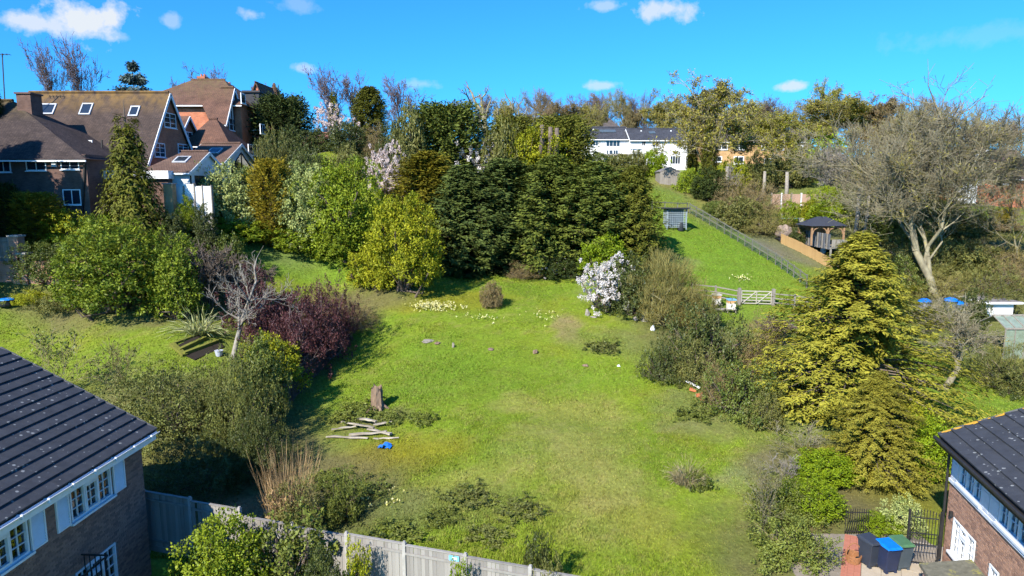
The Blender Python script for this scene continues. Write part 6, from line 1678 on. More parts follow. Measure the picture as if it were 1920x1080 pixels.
K_BROOM = ('broom', lambda: gen_shrub(25, 3.4, 2.2, 520, 24, .40, .022, .3, amp=.3, zc=.38, up=1.2, stems=20))
K_DOME = ('domeconifer', lambda: gen_conifer(31, 9, 5.2, 900, 8, 4, .62, .15, 'dome', droop=.1, lift=.55, tip=.5))
K_CYP = ('cypress_a', lambda: gen_conifer(32, 11, 3.4, 760, 9, 5, .48, .105, 'ogive', droop=.34, lift=.46, tip=.7, jitter=.5, spread=.75))
K_CYP2 = ('cypress_b', lambda: gen_conifer(33, 11, 3.4, 760, 9, 5, .50, .11, 'ogive', droop=.26, lift=.55, tip=.7, jitter=.6, spread=.75))
K_COL = ('column_conifer', lambda: gen_conifer(34, 6.5, 1.6, 520, 7, 4, .36, .075, 'column', droop=.0, lift=1.0, tip=.3, jitter=.15))
K_COL2 = ('column_conifer2', lambda: gen_conifer(35, 5.4, 1.55, 700, 8, 5, .28, .06, 'column', droop=.25, lift=.45, tip=.3, jitter=.16))
K_WEEP = ('weeping_conifer', lambda: gen_conifer(36, 11, 2.6, 360, 9, 5, .55, .09, 'cone', droop=.95, lift=.35, tip=-.2, jitter=.3, gap=.1, spread=.8))
K_Y1 = ('golden_big', lambda: gen_conifer(37, 11.5, 4.3, 780, 13, 6, .36, .07, 'spire', droop=.50, lift=.55, tip=.5, jitter=.6, gap=.12, inner=.3, spread=.8))
K_SPRUCE = ('spruce', lambda: gen_conifer(38, 12, 3.2, 360, 7, 5, .7, .16, 'cone', droop=.2, lift=.15, tip=.5, jitter=.25, gap=.1))
K_CEDAR = ('cedar', lambda: gen_conifer(39, 13, 6.0, 300, 10, 5, .95, .26, 'ogive', droop=.12, lift=.1, tip=.4, jitter=.3, layered=9, gap=.1))
K_OAK = ('spreading_tree', lambda: gen_bare(51, 16, 7.5, (9, 6, 5, 5), rad=.018, ang=(.85, .7, .75, .8), ratio=(.8, .58, .52, .5), leaves=20000, L=.26, W=.14, start=.3, twigs=5000))
K_OAK2 = ('spreading_tree2', lambda: gen_bare(52, 14, 6.5, (9, 6, 5, 5), rad=.018, leaves=16000, L=.26, W=.15, start=.2, twigs=5000, ang=(.7, .75, .8, .8)))
K_FAR1 = ('far_tree1', lambda: gen_bare(53, 15, 5.5, (8, 6, 5, 4), rad=.016, leaves=2500, L=.2, W=.1, start=.25, twigs=3000))
K_FAR2 = ('far_tree2', lambda: gen_bare(54, 15, 6.5, (9, 6, 5, 4), rad=.016, leaves=2500, L=.2, W=.1, start=.2, twigs=3000, ang=(.8, .75, .8, .8)))
K_FAR3 = ('far_tree3', lambda: gen_bare(55, 16, 4.2, (9, 6, 5, 4), rad=.014, leaves=1200, L=.2, W=.1, start=.25, twigs=1200, ang=(.4, .5, .7, .8)))
K_FAR4 = ('far_tree4', lambda: gen_bare(63, 14, 4.8, (8, 6, 4, 3), rad=.015, start=.2, ang=(.5, .55, .65, .75), twigs=1500, wob=.12))
K_LICH = ('lichen_tree', lambda: gen_bare(56, 21, 8.8, (10, 7, 6, 5), rad=.014, start=.16, twigs=11000, tw_len=1.2, ang=(.5, .52, .65, .8), wob=.2, leaves=4000, L=.16, W=.07, trop=.14))
K_LICH2 = ('lichen_tree2', lambda: gen_bare(57, 15, 7.5, (9, 6, 6, 5), rad=.016, start=.15, twigs=8000, ang=(.7, .65, .7, .8), wob=.2, leaves=4000, L=.16, W=.07, trop=.12, stems=2))
K_SMALLB = ('small_bare', lambda: gen_bare(58, 6, 3.2, (7, 5, 4, 3), rad=.022, start=.3, ang=(.85, .7, .7, .8), wob=.2, trop=.06))
K_ORCH = ('orchard', lambda: gen_bare(59, 5.5, 3.2, (7, 6, 6, 5), rad=.03, start=.3, twigs=3000, ang=(.8, .75, .8, .8), wob=.28, lean=(.5, 0), trop=.1))
K_POLL = ('pollard', lambda: gen_bare(60, 15, 6, (6, 5, 5, 5), rad=.03, start=.3, ang=(.8, .7, .8, .9), ratio=(.6, .4, .35, .3), wob=.28))
K_TWIG2 = ('open_twigs', lambda: gen_bare(62, 2.4, 1.7, (5, 4, 3), rad=.010, stems=4, start=.1, ang=(.5, .6, .7), leaves=700, L=.10, W=.05))
K_TWIG = ('twig_shrub', lambda: gen_bare(61, 2.2, 1.6, (6, 5, 5, 3), rad=.014, stems=5, start=.05, ang=(.5, .6, .7, .8), leaves=500, L=.07, W=.04))
K_STALK = ('stalks', lambda: merge(gen_stalks(71, 2.0, 1.0, 360, .016, .3, 1.0, .15), gen_shrub(72, 1.0, 1.0, 60, 20, .12, .05, .22, stems=0)))
K_TUFT = ('tuft', lambda: gen_stalks(73, .55, .6, 260, .02, .9, .9, .6))
K_PHOR = ('sword', lambda: gen_stalks(74, 2.0, 1.3, 150, .085, 1.0, .6, .9))
K_WEED = ('weeds', lambda: gen_shrub(75, .55, .75, 90, 18, .09, .05, .12, amp=.5, zc=.2, stems=0))
K_CLIMB = ('climber', lambda: gen_shrub(76, 2.0, 1.1, 170, 22, .10, .065, .18, amp=.6, zc=.5, openness=.2, stems=10))


def bush(name, label, K, px, D, top, w, leaf, cat='shrub', wood_m=BARK, **k):
    return plant(name, label, K[0], K[1], px, D, top, w, leaf, wood_m, cat, crown='foliage', wood='stems', **k)


def tree(name, label, K, px, D, top, w, leaf, wood_m=BARK, **k):
    return plant(name, label, K[0], K[1], px, D, top, w, leaf, wood_m, 'tree', **k)


# --- the garden beyond the dark fence
bush('rhododendron', 'large rounded glossy green shrub in front of the weeping conifer', K_RHODO, 207, 43.5, 416, 168, F_RHODO)
bush('laurel_bush', 'tall narrow dark laurel between the rounded shrub and bare tree', K_RHODO2, 330, 43.5, 440, 82, F_RHODO)
plant('golden_conifer', 'cone-shaped conifer with golden tip in front of the dark house', *K_COL, 66, 48.8, 364, 84, F_GOLD, cat='tree')
tree('dark_conifer', 'dark conifer at frame edge beside the golden cone', K_COL, 8, 48, 348, 60, F_YEW)
tree('weeping_conifer', 'tall shaggy weeping conifer in front of the skylight roof', K_WEEP, 242, 49.5, 186, 140, F_CYPO, thick=1.3)
bush('spreading_shrub', 'pale-tipped low shrub under the dark house wall', K_SMALL, 128, 49, 396, 80, F_YLAUREL)
bush('spreading_shrub', 'green low shrub at the foot of the weeping conifer', K_SMALL, 200, 48.5, 402, 80, F_LAUREL)
bush('ivy_wall', 'dense ivy curtain over the brick retaining wall', ('ivyhedge', lambda: gen_shrub(81, 4.0, 2.4, 520, 26, .13, .07, .26, amp=.08, zc=.45, shape=5.0, stems=4)), 78, 46.0, 455, 90, F_BRAMG)
bush('ivy_wall', 'clipped ivy top running behind the rounded shrub', ('ivyhedge', None), 140, 46.4, 456, 90, F_BRAM)
bush('fern_clump', 'yellow-green fern clump at lawn edge near the blue cover', K_LOW, 58, 44.6, 545, 70, F_YLAUREL)
bush('fern_clump', 'olive fern clump at lawn edge under the ivy', K_LOW, 112, 44.4, 548, 90, F_MIX)
bush('sword_plant', 'arching cream-striped sword-leaved plant beside the sunken bed', K_PHOR, 372, 41.6, 572, 88, F_PHOR)
plant('silver_bare_tree', 'small silvery bare tree beside the sunken garden bed', *K_SMALLB, 430, 39.5, 462, 235, None, BARKWHITE, 'tree', rot=2.2, thick=1.1, minr=.010)
for (px, D, top, w, lab) in ((505, 42.5, 512, 180, 'wide thin purple plum behind the silvery bare tree'), (552, 39.0, 548, 170, 'dark purple plum leaning over middle of the dark fence'), (600, 41.5, 528, 150, 'purple plum in the centre of the thicket by the fence'), (636, 44.2, 560, 80, 'last purple plum above the white lattice panel')):
    tree('purple_plum', lab, K_PURP, px, D, top, w, F_PURP, BARKPURP, group='purple plum thicket along the dark fence')
bush('laurel_bush', 'bright low laurel at corner of dark fence under the plum', K_LAUREL, 510, 37.0, 632, 130, F_YLAUREL)
bush('mixed_shrub', 'big straggly olive-green shrub with reddish tips behind the charcoal roof', K_BIG, 332, 32.0, 684, 255, F_MIXG)
bush('mixed_shrub', 'straggly olive shrub leaning over end of the dark fence', K_BIG, 450, 31.2, 668, 150, F_MIXG)
bush('laurel_bush', 'dark laurel added as shadow caster inside near corner of dark fence', K_LAUREL, 488, 33.8, 636, 100, F_BRAMG)  # laurel added to deepen the shadow cast along the field edge
bush('mixed_shrub', 'dark olive shrub added to deepen shade at near end of dark fence', K_BIG, 478, 29.0, 770, 120, F_BRAM)  # shrub added to darken the shaded ground by the fence end
bush('added_shade_shrub', 'dark shrub added to blacken house shade below the straggly olive shrub', K_BIG, 375, 28.2, 822, 190, F_BRAM)  # dark foliage added where there is only black house shade
bush('twiggy_shrub', 'thin twiggy shrub with sparse leaves above the charcoal roof', K_TWIG2, 95, 34, 606, 170, F_BRAMG, wood_m=BARKOLIVE, minr=.006)
bush('twiggy_shrub', 'thin open twigs beside the big straggly shrub', K_TWIG2, 215, 34, 632, 120, F_MIX, wood_m=BARKOLIVE, minr=.006)
bush('grey_twig_shrub', 'grey leafless twig shrub behind the silvery bare tree', K_TWIG, 392, 45.5, 448, 115, None, BARKWHITE, minr=.012)
bush('grey_twig_shrub', 'grey-mauve twig shrub beside the purple plum', K_TWIG, 462, 46.5, 485, 110, F_VARI, BARKWHITE, minr=.012)
bush('round_shrub', 'small rounded green shrub on upper lawn edge', K_SMALL, 425, 50.5, 442, 66, F_BRAMG)
bush('round_shrub', 'dark rounded shrub between upper lawn and laurel', K_SMALL, 325, 47.5, 440, 84, F_BRAM)
bush('round_shrub', 'green shrub below the white panelled wall', K_RHODO2, 350, 51.3, 368, 36, F_LAUREL)
bush('dry_bramble', 'brown dry bramble between the plum and the field', K_HAZE, 655, 46.5, 560, 120, F_BUDB)
bush('dry_bramble', 'thin brown shoots rising over the upper lawn by the plum', K_HAZE, 610, 48, 528, 90, F_BUDB)
# --- laurel bank
bush('wall_shrub', 'dark upright shrub against the white panelled wall', K_RHODO2, 384, 50.6, 384, 46, F_BRAM)
bush('wall_shrub', 'olive shrub below the buff gate pier', K_RHODO2, 322, 49.6, 398, 50, F_BRAM)
bush('round_shrub', 'low green shrub before the stone edging of raised bed', K_SMALL, 385, (452,), 424, 62, F_LAUREL)
bush('round_shrub', 'small olive shrub near the slim pale blue post', K_SMALL, 346, (452,), 428, 50, F_MIXG)
bush('variegated_shrub', 'cream-variegated shrub below the garden rooms', K_LAUREL, 432, (436,), 312, 120, F_VARI)
bush('laurel_bush', 'bright ground laurel at the foot of the variegated shrub', K_LAUREL, 440, (452,), 405, 125, F_LAUREL)
tree('golden_conifer', 'upright golden conifer between variegated shrub and laurels', K_COL, 508, (462,), 304, 80, F_GOLD)
bush('laurel_bush', 'pale-tipped laurel next to the upright golden conifer', K_RHODO, 574, (462,), 312, 118, F_VARI)
bush('laurel_bush', 'tall bright green laurel at crest of the bank', K_RHODO, 652, (478,), 304, 145, F_LAUREL)
bush('laurel_bush', 'low glossy laurel along upper lawn edge', K_LAUREL, 562, (470,), 418, 120, F_LAUREL)
bush('laurel_bush', 'low glossy laurel under the tall bright laurel', K_LAUREL, 642, (490,), 412, 110, F_LAUREL)
bush('yellow_laurel', 'large yellow-green laurel at corner of the field', K_RHODO, 758, (545,), 372, 142, F_YLAUREL)
bush('yellow_laurel', 'lower yellow-green laurel spilling on to the lawn', K_LAUREL, 702, (540,), 458, 100, F_YLAUREL)
# --- belt of dark conifers
for (px, D, top, w, K, f, lab) in ((800, 61.5, 280, 175, K_CYP2, F_CYPY, 'bronze-green conifer above the yellow laurel'), (868, 60, 304, 215, K_CYP, F_CYPB, 'broad bluish-green cypress with sweeping sprays over the field'), (945, 62, 294, 215, K_CYP2, F_CYPB, 'dark cypress at middle of the belt'),
                                   (1040, 60.5, 286, 220, K_CYP, F_CYP, 'tallest dark green cypress of the belt'), (1118, 59.5, 300, 195, K_CYP2, F_CYP, 'dark green cypress above the green shrub and blossom'), (1186, 58.5, 306, 130, K_CYP, F_CYPO, 'olive-dark cypress at the paddock end of the belt')):
    tree('cypress_tree', lab, K, px, D, top, w, f, group='belt of dark cypresses', dz=-.3)
bush('green_shrub', 'fresh green shrub beneath the paddock end cypress', K_LAUREL, 1135, 55.8, 442, 100, F_IVY)
bush('blossom_shrub', 'white flowering shrub at corner of the field', K_BLOSS, 1140, (585,), 478, 118, F_BLOS)
bush('evergreen_shrub', 'dark evergreen bush behind the white flowering shrub', K_LAUREL, 1182, (590,), 482, 110, F_BRAM)
bush('blossom_shrub', 'small white blossom low under the dark cypresses', K_BLOSS, 1030, (520,), 482, 62, F_BLOS)
bush('evergreen_shrub', 'dark bush under the cypresses beside small blossom', K_LAUREL, 1062, (522,), 478, 90, F_YEW)
bush('olive_broom', 'bushy olive-brown broom beside the white flowering shrub', K_BROOM, 1247, (610,), 482, 135, F_OLIVE, wood_m=BARKOLIVE)
bush('olive_broom', 'lower olive broom by the pale rail fence', K_BROOM, 1302, (622,), 545, 90, F_OLIVE, wood_m=BARKOLIVE)
bush('brush_heap', 'brown brushwood heap in front of the cypresses', K_HAZE, 982, (522,), 492, 80, F_BUDB)
bush('brown_shrub', 'small round brown leafless shrub alone in the field', K_ROUND, 922, (577,), 529, 46, F_BUDB, wood_m=BARKBROWN)
# --- behind the belt
tree('dome_yew', 'huge dark domed evergreen above the magnolias', K_DOME, 836, 73, 204, 176, F_CYP)
bush('magnolia', 'pinkish-white magnolia beside the tall bright laurel', K_BLOSS, 724, 64, 268, 92, F_PINK)
bush('magnolia', 'white magnolia flowering above the belt of cypresses', K_BLOSS, 897, 72, 262, 112, F_BLOS)
bush('magnolia', 'distant white magnolia behind the grey conifers', K_BLOSS, 622, 84, 196, 92, F_PINK)
bush('yellow_bush', 'yellow-green bush behind the belt of cypresses', K_RHODO, 1005, 71, 244, 140, F_YLAUREL)
bush('green_bush', 'dull green bush beside the white magnolia', K_PRIV2, 945, 69, 240, 90, F_MIX)
tree('broken_conifer', 'olive conifer with pale broken trunks inside its crown', K_DOME, 1052, 74, 226, 136, F_CYPO)
for i, (px, y0, y1) in enumerate(((1014, 262, 234), (1030, 266, 238), (1042, 266, 240))):
    a, b = at(px, y0 + 30, 70.0), at(px + 2, y1, 70.0); m_ = MB(); m_.tube([a, (a + b) / 2 + X1 * .08, b], [.28, .25, .2], 8)
    props(m_.build('broken_tree', BARK, smooth=True), ('pale broken trunk, first from the white magnolia', 'pale broken trunk, middle of the three in olive conifer', 'pale broken trunk, nearest the slate-roofed white house')[i], 'trunk', 'broken trunks in the olive conifer')
tree('spreading_conifer', 'flat-topped olive conifer next to huge domed evergreen', K_DOME, 962, 77, 226, 120, F_CYPO)
tree('pollarded_oak', 'pollarded oak with thick twisted bare limbs on the skyline', K_POLL, 925, 88, 148, 130, None, BARKPALE, minr=.022, thick=1.5)
tree('pollarded_oak', 'smaller bare pollard beside the twisted oak', K_POLL, 985, 92, 168, 90, None, BARKPALE, minr=.022, thick=1.2)
for (px, w, top, f, lab) in ((518, 70, 250, F_MIX, 'clipped olive hedge end next to the garden rooms'), (575, 90, 274, F_BRAM, 'dark middle stretch of clipped hedge'), (650, 100, 276, F_MIX, 'hedge stretch above the bright laurel')):
    bush('clipped_hedge', lab, K_LOW, px, 64 + (px - 518) * .01, top, w, f)
for (px, D, top, w, f, K, lab) in ((590, 72, 244, 64, F_BRAM, K_PRIV2, 'grey-green bush by the red-roofed outbuilding'), (650, 71, 232, 80, F_BRAM, K_PRIV, 'olive bush in front of the distant magnolia'), (700, 72, 238, 70, F_BUDB, K_HAZE, 'brown bush under the ivy-clad poplar'), (738, 70, 235, 60, F_BRAM, K_PRIV2, 'dark bush beside the domed evergreen'), (548, 70, 240, 50, F_BRAM, K_PRIV2, 'green bush below the dark yew'), (770, 69, 205, 70, F_MIX, K_PRIV2, 'olive bush leaning on the domed evergreen'), (500, 67, 258, 44, F_BRAM, K_PRIV2, 'dark bush beside the brick house end')):
    bush('garden_bush', lab, K, px, D, top, w, f)
tree('yew_tree', 'dark yew next to the half-timbered house', K_DOME, 532, 78, 188, 122, F_YEW)
tree('ivy_poplar', 'ivy-clad pointed tree on the skyline behind the magnolia', K_COL2, 693, 86, 160, 68, F_CYPO)
tree('small_spruce', 'small dark spruce among the leafless trees', K_SPRUCE, 627, 92, 158, 40, F_CYPO); tree('small_spruce', 'thin spruce tip above the distant roof', K_SPRUCE, 524, 104, 145, 18, F_CYPB)
tree('blue_cedar', 'blue-grey layered cedar above the long lichened roof', K_CEDAR, 256, 84, 116, 100, F_BLUE)
for (px, D, top, w, K, lab) in ((85, 90, 74, 74, K_FAR4, 'bare upright tree above the lichened roof, first of two'), (138, 92, 66, 80, K_FAR4, 'bare upright tree above the lichened roof, denser of two'), (402, 96, 122, 104, K_FAR4, 'bare tree behind the half-timbered house chimney'), (608, 102, 122, 96, K_FAR4, 'bare fan-shaped tree behind the small spruce'), (662, 106, 132, 90, K_FAR4, 'bare tree between the fan-shaped tree and ivy-clad poplar'), (738, 98, 140, 96, K_FAR4, 'thin bare tree behind the domed evergreen'), (335, 110, 146, 56, K_FAR1, 'small bare tree beside the blue cedar'), (495, 112, 152, 70, K_FAR1, 'low bare tree above the distant tiled roof')):
    tree('bare_tree', lab, K, px, D, top, w, None, BARKPURP, minr=.022)
# --- skyline wood
rs = random.Random(12); q = 0
for (x0, x1, D0, D1, t0, t1, n) in ((760, 1010, 125, 140, 172, 182, 4), (1000, 1240, 140, 160, 158, 182, 9), (1230, 1480, 140, 160, 182, 200, 6), (1380, 1640, 140, 165, 178, 196, 8), (1600, 1930, 125, 150, 170, 215, 10), (1000, 1130, 118, 126, 186, 200, 4)):
    for i in range(n):
        px = x0 + (x1 - x0) * (i + rs.random() * .8) / n; D = rs.uniform(D0, D1); top = rs.uniform(t0, t1) + max(0, px - 1750) * .12
        wm, lf = rs.choice(((BARKPURP, None), (BARKPURP, F_BUDB), (BARKBROWN, F_BUDB), (BARKOLIVE, F_BUD)))
        K = rs.choice((K_FAR1, K_FAR2)); o = tree('woodland_tree', 'leafless woodland tree in the hilltop wood along the skyline', K, px, D, top, rs.uniform(62, 95), lf, wm, minr=.014, group='hilltop wood')
for (px, D, top, w, K, wm, lf, lab) in (
        (1325, 94, 128, 215, K_OAK2, BARKPALE, F_BUD, 'tall spreading budding tree above the white houses'), (1252, 122, 168, 120, K_OAK2, BARKOLIVE, F_BUD, 'olive budding tree behind the white houses'), (1392, 120, 178, 110, K_OAK2, BARKOLIVE, F_BUD, 'olive budding tree behind the buff terrace'),
        (1452, 104, 200, 140, K_OAK2, BARKOLIVE, F_BUDG, 'yellow-green budding tree in front of the buff terrace'), (1545, 124, 172, 190, K_OAK2, BARKOLIVE, F_BUD, 'big round brown twiggy tree above the buff terrace'), (1560, 145, 146, 120, K_OAK, BARKOLIVE, F_BUDG, 'greenish tree crown highest on the hilltop wood'),
        (1650, 122, 168, 130, K_OAK2, BARKBROWN, F_BUDB, 'warm brown tree next to the tall bare tree'), (1048, 112, 180, 100, K_OAK2, BARKBROWN, F_BUDB, 'reddish-brown tree above the olive conifer'), (1108, 124, 186, 90, K_OAK2, BARKOLIVE, F_BUD, 'olive tree left of the hilltop house roof'),
        (1180, 126, 196, 80, K_OAK2, BARKOLIVE, F_BUDB, 'brown-olive tree right of the hilltop house roof'), (950, 104, 182, 70, K_OAK2, BARKOLIVE, F_BUD, 'olive twiggy tree behind the pollarded oak')):
    tree('budding_tree', lab, K, px, D, top, w, lf, wm, minr=.02)
bush('holly_bush', 'dark ivy-covered holly at head of the paddock', K_PRIV2, 1333, 86, 318, 76, F_YEW); bush('holly_bush', 'bright evergreen beside the weathered shed', K_PRIV, 1296, 90, 318, 60, F_LAUREL)
tree('ivy_clad_tree', 'ivy-clad trunk under the tall budding tree', K_COL2, 1330, 92, 236, 34, F_CYPO); tree('ivy_clad_tree', 'ivy-clad stem in front of the white house gable', K_COL2, 1298, 96, 238, 22, F_CYPO)
bush('bright_shrub', 'bright green shrubs in front of white house', K_PRIV, 1226, 102, 282, 62, F_IVY); bush('bright_shrub', 'olive shrub below the glazed balcony', K_PRIV, 1165, 100, 290, 66, F_MIX); bush('bright_shrub', 'dark shrub in front of the glazed white house', K_PRIV, 1118, 101, 286, 56, F_BRAMG); bush('bright_shrub', 'olive-green shrub before the plain white gable', K_PRIV, 1196, 101, 284, 40, F_MIX)
for (px, D, top, w, K, f, lab) in ((1400, 79, 334, 140, K_HAZE, F_BUDB, 'brown twiggy thicket below the buff terrace'), (1388, 73, 372, 90, K_PRIV, F_MIX, 'olive thicket behind the mesh fence'), (1432, 72, 392, 110, K_HAZE, F_OLIVE, 'straw-coloured bramble bank above the bare earth strip'), (1340, 77, 378, 50, K_PRIV, F_BRAMG, 'green bramble near the white sack'), (1480, 76, 378, 40, K_PRIV2, F_LAUREL, 'small green shrub near the turquoise trampoline'), (1494, 69.5, 428, 40, K_PRIV2, F_BRAM, 'dark shrub between tarpaulin and gazebo deck'),
                                   (1548, 80, 352, 62, K_PRIV, F_LAUREL, 'glossy shrub behind the gazebo'), (1590, 82, 352, 50, K_PRIV, F_BRAMG, 'green shrub beside the bare trunk pair'), (1515, 79, 378, 44, K_PRIV2, F_YLAUREL, 'small yellow-green tree before the panelled wall'), (1546, 77, 378, 70, K_PRIV, F_LIME, 'lime-green low hedge behind the gazebo roof'), (1375, 90, 300, 60, K_PRIV2, F_YLAUREL, 'evergreen under buff terrace windows'), (1420, 92, 290, 60, K_PRIV2, F_MIX, 'olive shrub against the buff terrace'), (1480, 96, 285, 90, K_PRIV, F_MIX, 'dull evergreen below the yellow-green tree'), (1545, 100, 258, 90, K_PRIV2, F_LIME, 'lime-green bush behind the grey bare tree'), (1640, 85, 330, 90, K_PRIV, F_BRAMG, 'green undergrowth behind the slim trunk'), (1885, 80, 392, 36, K_PRIV, F_GOLD, 'yellow forsythia bush near the dormer house')):
    bush('bank_shrub', lab, K, px, D, top, w, f)
tree('grey_bare_tree', 'spreading grey bare tree behind the gazebo', K_LICH2, 1548, 86, 266, 160, None, BARKWHITE, minr=.022)
tree('silver_dead_tree', 'thin silver dead tree in the brown thicket', K_SMALLB, 1360, 86, 296, 74, None, BARKWHITE, minr=.02)
# --- big bare trees
tree('lichened_tree', 'very tall lichen-yellowed bare tree above the drums', K_LICH, 1780, 59, 108, 440, F_BUD, BARKPALE, minr=.014, rot=1.0)
tree('lichened_tree', 'bare tree at frame edge beside the very tall lichened tree', K_LICH2, 1938, 64, 225, 170, F_BUD, BARKPALE, minr=.014)
tree('lichened_tree', 'many-stemmed bare tree behind the golden conifer', K_LICH2, 1660, 74, 208, 210, F_BUD, BARKPALE, minr=.016)
tree('lichened_tree', 'slimmer bare tree between the tall ones on the bank', K_LICH2, 1728, 72, 185, 190, F_BUD, BARKOLIVE, minr=.016)
tree('lichened_tree', 'paler bare tree overlapping grey tree near gazebo', K_LICH2, 1700, 84, 190, 190, None, BARKOLIVE, minr=.018)
for (px, D, top, w, K, f, lab) in ((1725, 64, 430, 130, K_HAZE, F_MIX, 'twiggy undergrowth behind the golden conifer'), (1840, 66, 440, 150, K_HAZE, F_OLIVE, 'straw twigs behind the white garage'), (1900, 68, 470, 120, K_PRIV, F_MIX, 'olive bank shrubs at frame edge above the garage'), (1690, 72, 400, 120, K_PRIV, F_BRAMG, 'green bank shrubs beneath many-stemmed tree'), (1800, 74, 396, 120, K_PRIV, F_MIX, 'dull shrubs under the very tall bare tree'), (1880, 78, 410, 110, K_HAZE, F_BUDB, 'brown scrub below the dormer house'), (1826, 55.5, 545, 44, K_PRIV2, F_BRAM, 'dark ivy bush beside the white garage'), (1620, 66, 440, 60, K_HAZE, F_OLIVE, 'pale scrub behind tip of the golden conifer'), (1760, 76, 360, 120, K_HAZE, F_MIX, 'hazy scrub high on the bank below the dormer house'), (1690, 92, 330, 130, K_HAZE, F_BUDB, 'brown scrub slope behind bare trunks'), (1755, (560,), 500, 110, K_HAZE, F_OLIVE, 'straw scrub round foot of the very tall bare tree'), (1850, (555,), 492, 120, K_HAZE, F_MIX, 'olive scrub rising behind the grey garage roof'), (1700, (545,), 480, 90, K_BRAM, F_BRAMG, 'green scrub between golden conifer and drums'), (1905, (540,), 470, 110, K_HAZE, F_BUDB, 'brown scrub at frame edge over the garage'), (1800, (520,), 455, 110, K_PRIV, F_MIX, 'dull thicket behind the tall bare trunk'), (1870, (585,), 535, 60, K_BRAM2, F_MIX, 'low scrub beside the garage wall'), (1760, (610,), 560, 90, K_HAZE, F_MIX, 'twiggy scrub below the blue-lidded drums')):
    bush('bank_scrub', lab, K, px, D, top, w, f)
plant('leaning_orchard_tree', 'old leaning orchard tree on the lawn behind sunlit house', *K_ORCH, 1778, 41.0, 560, 230, None, BARKPALE, 'tree', rot=.0, minr=.010)
bush('boundary_shrub', 'dark twiggy boundary shrub beside the leaning orchard tree', K_HAZE, 1895, 43, 640, 130, F_MIX); bush('boundary_shrub', 'dark evergreen under the greenhouse', K_BRAM, 1905, 42, 680, 100, F_BRAM)
# --- golden conifer and the hedge by the yard
tree('golden_cypress', 'big feathery golden conifer between field and side lawn', K_Y1, 1606, 36, 424, 390, F_Y1, thick=1.2, dz=-.2, rot=.7)
tree('brown_conifer', 'dense brownish-green conifer beside the iron gate', K_Y1, 1642, 28.8, 690, 205, F_Y2, rot=2.1)
bush('ivy_hedge', 'bright ivy-covered hedge top behind the yard', K_ROUND, 1545, 28.2, 848, 112, F_IVY); bush('ivy_hedge', 'bright ivy-covered hedge side above the block paving', K_ROUND, 1520, 25.6, 905, 110, F_IVY)
bush('twig_hedge', 'grey-green twiggy hedge end by the field', K_BRAM2, 1475, 25.2, 905, 150, F_WEED, wood_m=BARKOLIVE, minr=.006); bush('twig_hedge', 'grey-green twiggy hedge nearest the camera', K_BRAM2, 1485, 22.6, 975, 160, F_WEED, wood_m=BARKOLIVE, minr=.006)
bush('bare_sapling', 'thin bare sapling at edge of the twiggy hedge', K_TWIG2, 1430, 24.2, 860, 110, F_MIX, wood_m=BARKPALE, minr=.006); bush('bare_sapling', 'bare grey branches under the golden conifer', K_TWIG2, 1510, 30, 790, 140, None, wood_m=BARKPALE, minr=.008)
bush('bare_sapling', 'dead grey brushwood lying beside ivy hedge', K_TWIG2, 1478, (905,), 850, 80, None, wood_m=BARKWHITE, minr=.012)
bush('lawn_shrub', 'bright green shrub at corner of side lawn', K_LAUREL, 1748, (888,), 790, 110, F_IVY); bush('lawn_shrub', 'yellow-green shrub behind side lawn beside golden conifer', K_LAUREL, 1706, (850,), 760, 80, F_YLAUREL)
bush('pale_shrub', 'pale variegated low shrub behind the green bin', K_SMALL, 1690, 24.6, 935, 70, F_VARI); bush('pale_shrub', 'green climber low behind the charcoal bin', K_SMALL, 1650, 24.3, 968, 70, F_IVY)
# --- right of the field
for (px, D, top, w, K, f, lab) in ((1322, (690,), 568, 170, K_BRAM, F_BRAM, 'big dark bramble by the beehives'), (1240, (712,), 638, 90, K_BRAM, F_BRAM, 'small dark bramble jutting into the field'), (1385, (775,), 676, 150, K_BRAM, F_BRAMG, 'green bramble beside the white plank'), (1290, (715,), 640, 100, K_BRAM2, F_MIX, 'brown-green scrub between the two dark brambles'), (1425, (700,), 600, 100, K_HAZE, F_BUDB, 'brown twiggy scrub behind the green bramble'), (1435, (800,), 735, 80, K_BRAM2, F_MIX, 'low dark scrub at the foot of golden conifer'), (1352, (765,), 680, 80, K_HAZE, F_BUDB, 'dry brown stems between the brambles')):
    bush('bramble_patch', lab, K, px, D, top, w, f)
bush('pale_twig_shrub', 'pale leafless shrub on grass near field gate', K_TWIG, 1455, (645,), 590, 80, F_DRYT, BARKWHITE, minr=.014)
bush('straw_tuft', 'dry straw tuft alone in lower field', K_TUFT, 1288, (908,), 858, 80, F_DRYT); bush('straw_tuft', 'low green weed beside the dry straw tuft', K_WEED, 1308, (916,), 880, 52, F_WEED)
